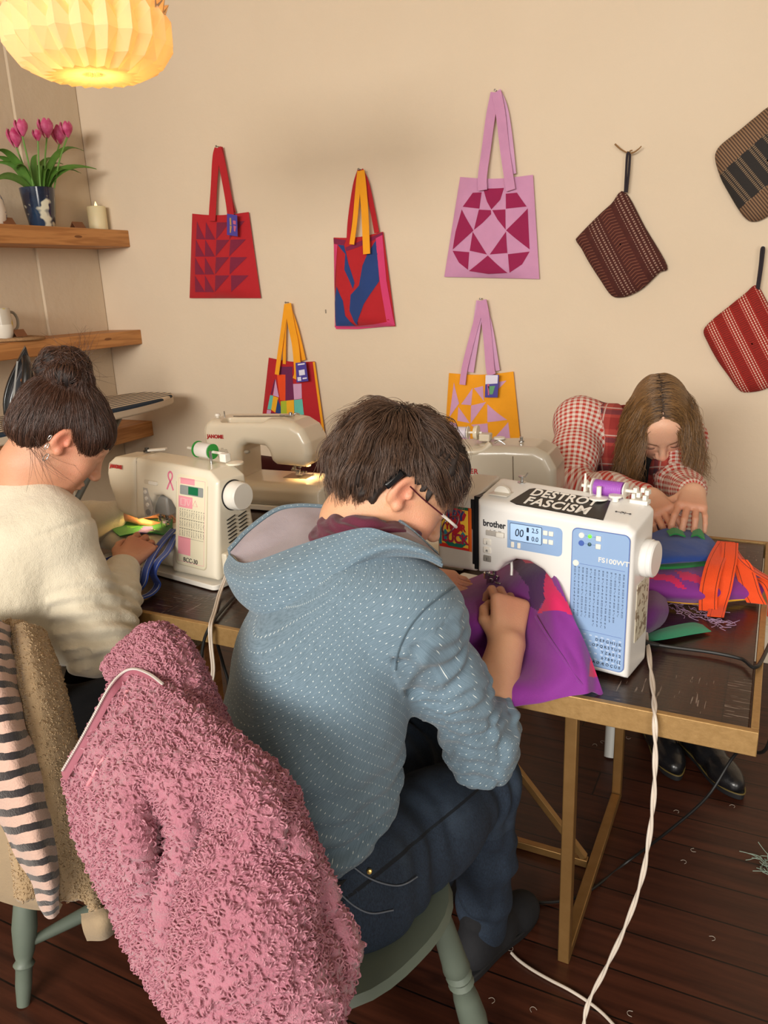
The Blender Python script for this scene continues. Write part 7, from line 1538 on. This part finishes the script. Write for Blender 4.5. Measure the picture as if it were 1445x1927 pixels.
sheet('lining', netz([[(1304, 1000, .868), (1316, 996, .870), (1324, 1006, .862)], [(1300, 1010, .866), (1312, 1008, .866), (1326, 1016, .856)]], 6, 6), .003, gr2, hb_)
ob = wthing('cloth_bag', 'purple and pink bag with a yellow edge and orange straps lying on the table', 'bag', tuple(at(1320, 1100, Z=.78)))
GO = netz([[(1200, 1072, .815), (1260, 1066, .818), (1320, 1060, .814), (1380, 1062, .80), (1428, 1082, .785)], [(1200, 1092, .812), (1260, 1090, .812), (1322, 1088, .808), (1386, 1088, .796), (1438, 1102, .778)], [(1200, 1110, .798), (1260, 1114, .792), (1322, 1116, .79), (1386, 1112, .78), (1432, 1116, .768)], [(1200, 1120, .772), (1262, 1126, .768), (1322, 1130, .766), (1386, 1124, .764), (1426, 1122, .762)]], 12, 14)
GO[..., 2] += np.array([[.004*mnoise.noise(Vector(p*15)) for p in r_] for r_ in GO]); oo = sheet('front_panel', GO, .012, violet, ob); oo.data.materials.append(hot)
z2b = lambda pts: [(1250+x/6.426, 960+y/6.426) for x, y in pts]
pieced(oo, [(1, z2b([(-300, 740), (0, 775), (110, 790), (200, 865), (272, 960), (180, 945), (60, 860), (-200, 830)])), (1, z2b([(130, 730), (320, 755), (460, 815), (455, 905), (330, 860), (215, 840)])), (1, z2b([(770, 790), (870, 790), (780, 880)]))])
MB().tube([at(1200, 1123, Z=.760), at(1262, 1130, Z=.759), at(1322, 1134, Z=.758), at(1386, 1127, Z=.757), at(1424, 1124, Z=.757)], .0048, 10, 6).build('yellow_edging', yell, ob, True)
org = fabric('orange_canvas', 'e0480c', .85, 700, .0004, .08); bst = mat('black_stitch', '3a1a10', .8)
def ostrap(pts, w, side):
    Q = [at(a, b, Z=c) for a, b, c in pts]; ribbon('strap', Q, w, org, ob, side, .0028)
    sd_ = unit(side)
    for o_ in (-.34, .34): MB().tube([q+sd_*w*o_+unit(np.cross(sd_, Q[-1]-Q[0]))*0-AF*.0022 for q in Q], .00055, 6, 6).build('stitching', bst, ob, True)
ostrap([(1366, 1020, .862), (1352, 1044, .850), (1342, 1070, .836), (1334, 1105, .806), (1332, 1130, .775), (1332, 1150, .756)], .036, (.95, .1, 0))
ostrap([(1374, 1022, .866), (1372, 1050, .848), (1366, 1082, .822), (1360, 1112, .79), (1352, 1138, .765), (1346, 1160, .755)], .033, (.95, .15, 0))
ostrap([(1388, 1052, .845), (1398, 1066, .832), (1406, 1090, .805), (1414, 1116, .775), (1424, 1136, .757)], .040, (.95, -.2, .1))
ostrap([(1380, 1030, .860), (1394, 1052, .845), (1420, 1074, .825), (1450, 1092, .805), (1475, 1110, .78)], .020, (.3, .9, 0))
ostrap([(1430, 1088, .80), (1450, 1100, .79), (1462, 1130, .76), (1462, 1160, .735)], .04, (.9, .3, 0))
# strip, scraps, maroon cloth
gs = netz([[(1208, 1198, .7535), (1250, 1182, .757), (1300, 1172, .756), (1322, 1176, .754)], [(1210, 1203, .7535), (1252, 1190, .759), (1304, 1180, .758), (1332, 1184, .754)], [(1212, 1208, .7535), (1256, 1202, .756), (1300, 1194, .755), (1338, 1188, .753)]], 8, 8); tag(sheet('fabric_strip', gs, .0016, fabric('jade_cotton', '1e8a62'), None), 'green cloth strip lying on the table behind the nearest machine', 'fabric')
rng = np.random.default_rng(12); tm_ = MB()
for k in range(26):
    a = np.array((rng.uniform(1255, 1350), 0)); a[1] = 1132+(a[0]-1255)*.35+rng.normal()*5; ang = .33+rng.normal()*.35; pts = []
    for j in range(7): pts.append(at(a[0]+j*rng.uniform(3, 9)*math.cos(ang), a[1]+j*5*math.sin(ang)+rng.normal()*2.2, Z=.7515+.0015*rng.random())); 
    tm_.tube(pts, .00055, 5, 3)
tag(tm_.build('thread_scraps', mat('lilac_scrap', 'a888a8', .8), smooth=True), 'tangle of lilac thread ends on the table in front of the orange straps', 'thread', kind='stuff')
mar = fabric('maroon_cloth', '4a1018', .9)
mX = np.linspace(-1.84, -1.30, 26); prof = [(.10, -.34), (.045, -.30), (.032, -.12), (.030, -.02), (.020, .012), (.0, .02), (-.022, .012), (-.032, -.02), (-.036, -.12), (-.05, -.25)]
GM = np.array([[(x, 2.312-q[0]+.008*math.sin(x*31+q[1]*20), .828+q[1]+.006*math.sin(x*17)) for q in prof] for x in mX]); tag(sheet('draped_cloth', GM, .012, mar, None), 'maroon cloth draped over the chair behind the rear left machine', 'cloth')
# ------------------------------------------------------------------ cords and small things
cordw = mat('white_cord', 'd2c6b8', .5); cordk = mat('black_cord', '141414', .5)
pth = [at(1206, 1176, Z=.785), at(1216, 1196, Z=.762), at(1224, 1255, Z=.7545), at(1230, 1310, Z=.7545), at(1232, 1352, Y=1.192), at(1233, 1420, Y=1.183), at(1230, 1500, Y=1.178), at(1221, 1580, Y=1.175), at(1206, 1660, Y=1.175), at(1176, 1745, Y=1.17), at(1140, 1822, Y=1.165), at(1108, 1885, Y=1.16), at(1098, 1935, Y=1.15), at(1096, 1990, Z=.006)]
PC = catmull(np.array([list(p) for p in pth]), 10); cw = wthing('power_cord', 'twisted white cord hanging off the table from the nearest machine', 'cord', tuple(PC[40]))
for ph in (0, math.pi):
    MB().tube([p+(AR*math.cos(ph+i*.36)+AF*math.sin(ph+i*.36))*.0022 for i, p in enumerate(PC)], .0026, 8).build('strand', cordw, cw, True)
fp = [(962, 1793), (975, 1806), (1000, 1824), (1035, 1844), (1070, 1862), (1105, 1884), (1135, 1908), (1165, 1940)]
tag(MB().tube([at(a, b, Z=.005) for a, b in fp], .0034, 8, 6).build('pedal_cord', cordw, smooth=True), 'white flat cord on the floor leading to the shoe of the blue hooded sewer', 'cord')
pd = at(950, 1800, Z=.0); ped = MB(); o = ped.box((0, 0, .011), (.10, .13, .02)).build('foot_pedal', plastic('pedal_white', 'c8c4ba'), bevel=.004); o.location = tuple(pd+np.array((-.045, .045, 0))); o.rotation_euler = (0, 0, rad(-17)); tag(o, 'pale foot pedal mostly hidden under the black shoe', 'pedal')
bk = [at(1205, 1208, Z=.765), at(1228, 1212, Z=.757), at(1265, 1218, Z=.755), at(1340, 1228, Z=.755), at(1395, 1240, Z=.756), at(1425, 1254, Z=.757), np.array((.045, 1.62, .735)), np.array((.058, 1.56, .66)), np.array((.05, 1.58, .50)), at(1388, 1415, Y=1.72), at(1330, 1500, Y=1.70), at(1255, 1566, Y=1.70), at(1180, 1622, Z=.008), at(1110, 1676, Z=.006), at(1075, 1692, Z=.006), at(1020, 1698, Z=.006), at(960, 1690, Z=.006)]
kc = wthing('power_cord', 'black cord running from the nearest machine over the right table end down to the floor', 'cord', tuple(bk[5]))
MB().tube(bk, .0036, 8, 8).build('cable', cordk, kc, True); MB().tube([bk[0], bk[0]*.4+bk[1]*.6, bk[1]*.7+bk[2]*.3], lambda t: .0075-.0035*t, 10, 4).build('strain_relief', cordk, kc, True)
pc = wthing('power_cord', 'white cord and plug at the side of the cream machine', 'cord', tuple(at(430, 1060, Z=.80)))
MB().box(tuple(at(432, 1058, Z=.815)), (.016, .04, .055)).build('plug', plastic('plug_cream', 'd8cfba'), pc, bevel=.004)
pw = [at(430, 1072, Z=.79), at(420, 1098, Z=.768), at(412, 1120, Z=.756), at(404, 1150, Z=.7545), at(396, 1178, Y=1.192), at(397, 1215, Y=1.185), at(401, 1260, Y=1.18), at(396, 1290, Y=1.175), at(386, 1330, Y=1.165), at(372, 1400, Y=1.16), at(360, 1500, Y=1.17)]
PW = catmull(np.array([list(p) for p in pw]), 8)
for ph in (0, 1): MB().tube([p+AR*(.0024*(1 if ph else -1)) for i, p in enumerate(PW)], .0024, 8).build('strand', cordw, pc, True)
for k, (lb, q) in enumerate((('black cord running off the table edge beside the white cord of the cream machine', [(446, 1116, .7545), (420, 1146, .7545), (402, 1168, .7545), (394, 1180, 1.192), (384, 1205, 1.185), (379, 1240, 1.18), (376, 1290, 1.18), (372, 1350, 1.18)]), ('thin black cord looping under the table edge behind the pink jacket', [(402, 1182, 1.25), (410, 1215, 1.27), (420, 1250, 1.30), (430, 1290, 1.30), (424, 1340, 1.30), (410, 1390, 1.30)]))):
    tag(MB().tube([at(a, b, Z=c) if c < .8 else at(a, b, Y=c) for a, b, c in q], .0036, 8, 7).build('power_cord', cordk, smooth=True), lb, 'cord')
# dark lumpy bag and a sheepskin topped stool under the table
s = SDF((-1.35, 1.45, 0), (-.75, 1.95, .52), .012); s.ell((-1.05, 1.68, .20), (.22, .18, .21), None, .03); s.ell((-1.0, 1.66, .34), (.15, .12, .12), None, .08); s.cone((-1.1, 1.68, .40), (-.98, 1.68, .44), .05, .05, .06); V, F = s.mesh(); N = vnormals(V, F); V = V+N*(.018*vnoise(V, 9)+.008*vnoise(V, 24))[:, None]; V[:, 2] = np.maximum(V[:, 2], .003)
tag(np_mesh('cloth_sack', V, F, mat('olive_weave', '3a2e16', .95, pat=lambda g: g.mix(g.noise(40, detail=4).ramp(.42, .6), '1c140a', '5a4820'), bump=lambda g: (g.noise(70), .006))), 'dark olive patterned sack on the floor under the table', 'sack')
ss = wthing('low_bench', 'low bench with a cream fleece seat under the table', 'bench', (-1.70, 1.62, 0))
MB().box((-1.72, 1.64, .40), (.42, .34, .03)).build('board', pine, ss, bevel=.004)
for dx in (-.17, .17):
    for dy in (-.13, .13): MB().box((-1.72+dx, 1.64+dy, .192), (.035, .035, .385)).build('leg', pine, ss, bevel=.003)
GS = np.array([[(-1.95+.46*i/20, 1.455+.37*j/16, .43+.022*math.sin(math.pi*i/20)**.5*math.sin(math.pi*j/16)**.5+.004*mnoise.noise(Vector((i*.6, j*.6, 1)))) for j in range(17)] for i in range(21)]); sheet('fleece_seat', GS, .03, mat('cream_fleece', 'c9bca0', .95, pat=lambda g: g.mix(g.noise(14, detail=4), 'b5a688', 'd6cab0'), bump=lambda g: (g.noise(120), .006)), ss)
# thread fluff on the floor
rng = np.random.default_rng(21); fm = MB(); c0 = at(1440, 1624, Z=.008)
for k in range(22):
    p = c0+rng.normal(size=3)*np.array((.012, .016, .003)); pts = [p]; d0 = unit(rng.normal(size=3)*np.array((1, 1, .3))); cv = rng.normal(size=3)*1.2*np.array((1, 1, .3))
    for j in range(7): d0 = unit(d0+cv*.3); q = pts[-1]+d0*.006; q[2] = max(q[2], .002); pts.append(q)
    fm.tube(pts, .0009, 5, 2)
tag(fm.build('thread_fluff', mat('green_fluff', '8ea294', .9), smooth=True), 'tuft of pale green thread fluff on the floor at the right edge', 'fluff', kind='stuff')
def bits(name, label, spots, m):
    mb = MB()
    for x, y in spots:
        p = at(x, y, Z=.0025); a = rng.uniform(0, 6.28); mb.tube([p+np.array((math.cos(a+j*.5), math.sin(a+j*.5), 0))*(.006*(j-2)) for j in range(5)], .0006, 5, 3)
    tag(mb.build(name, m, smooth=True), label, 'lint', kind='stuff')
bits('lint', 'pale bits of thread and lint scattered over the floor boards', [(1130, 1395), (1180, 1390), (1275, 1525), (1290, 1620), (1345, 1765), (1180, 1905), (965, 1787), (1120, 1400), (1300, 1600), (1380, 1515), (700, 1790), (930, 1880), (1000, 1895)], mat('lint_white', 'b0a498', .9))
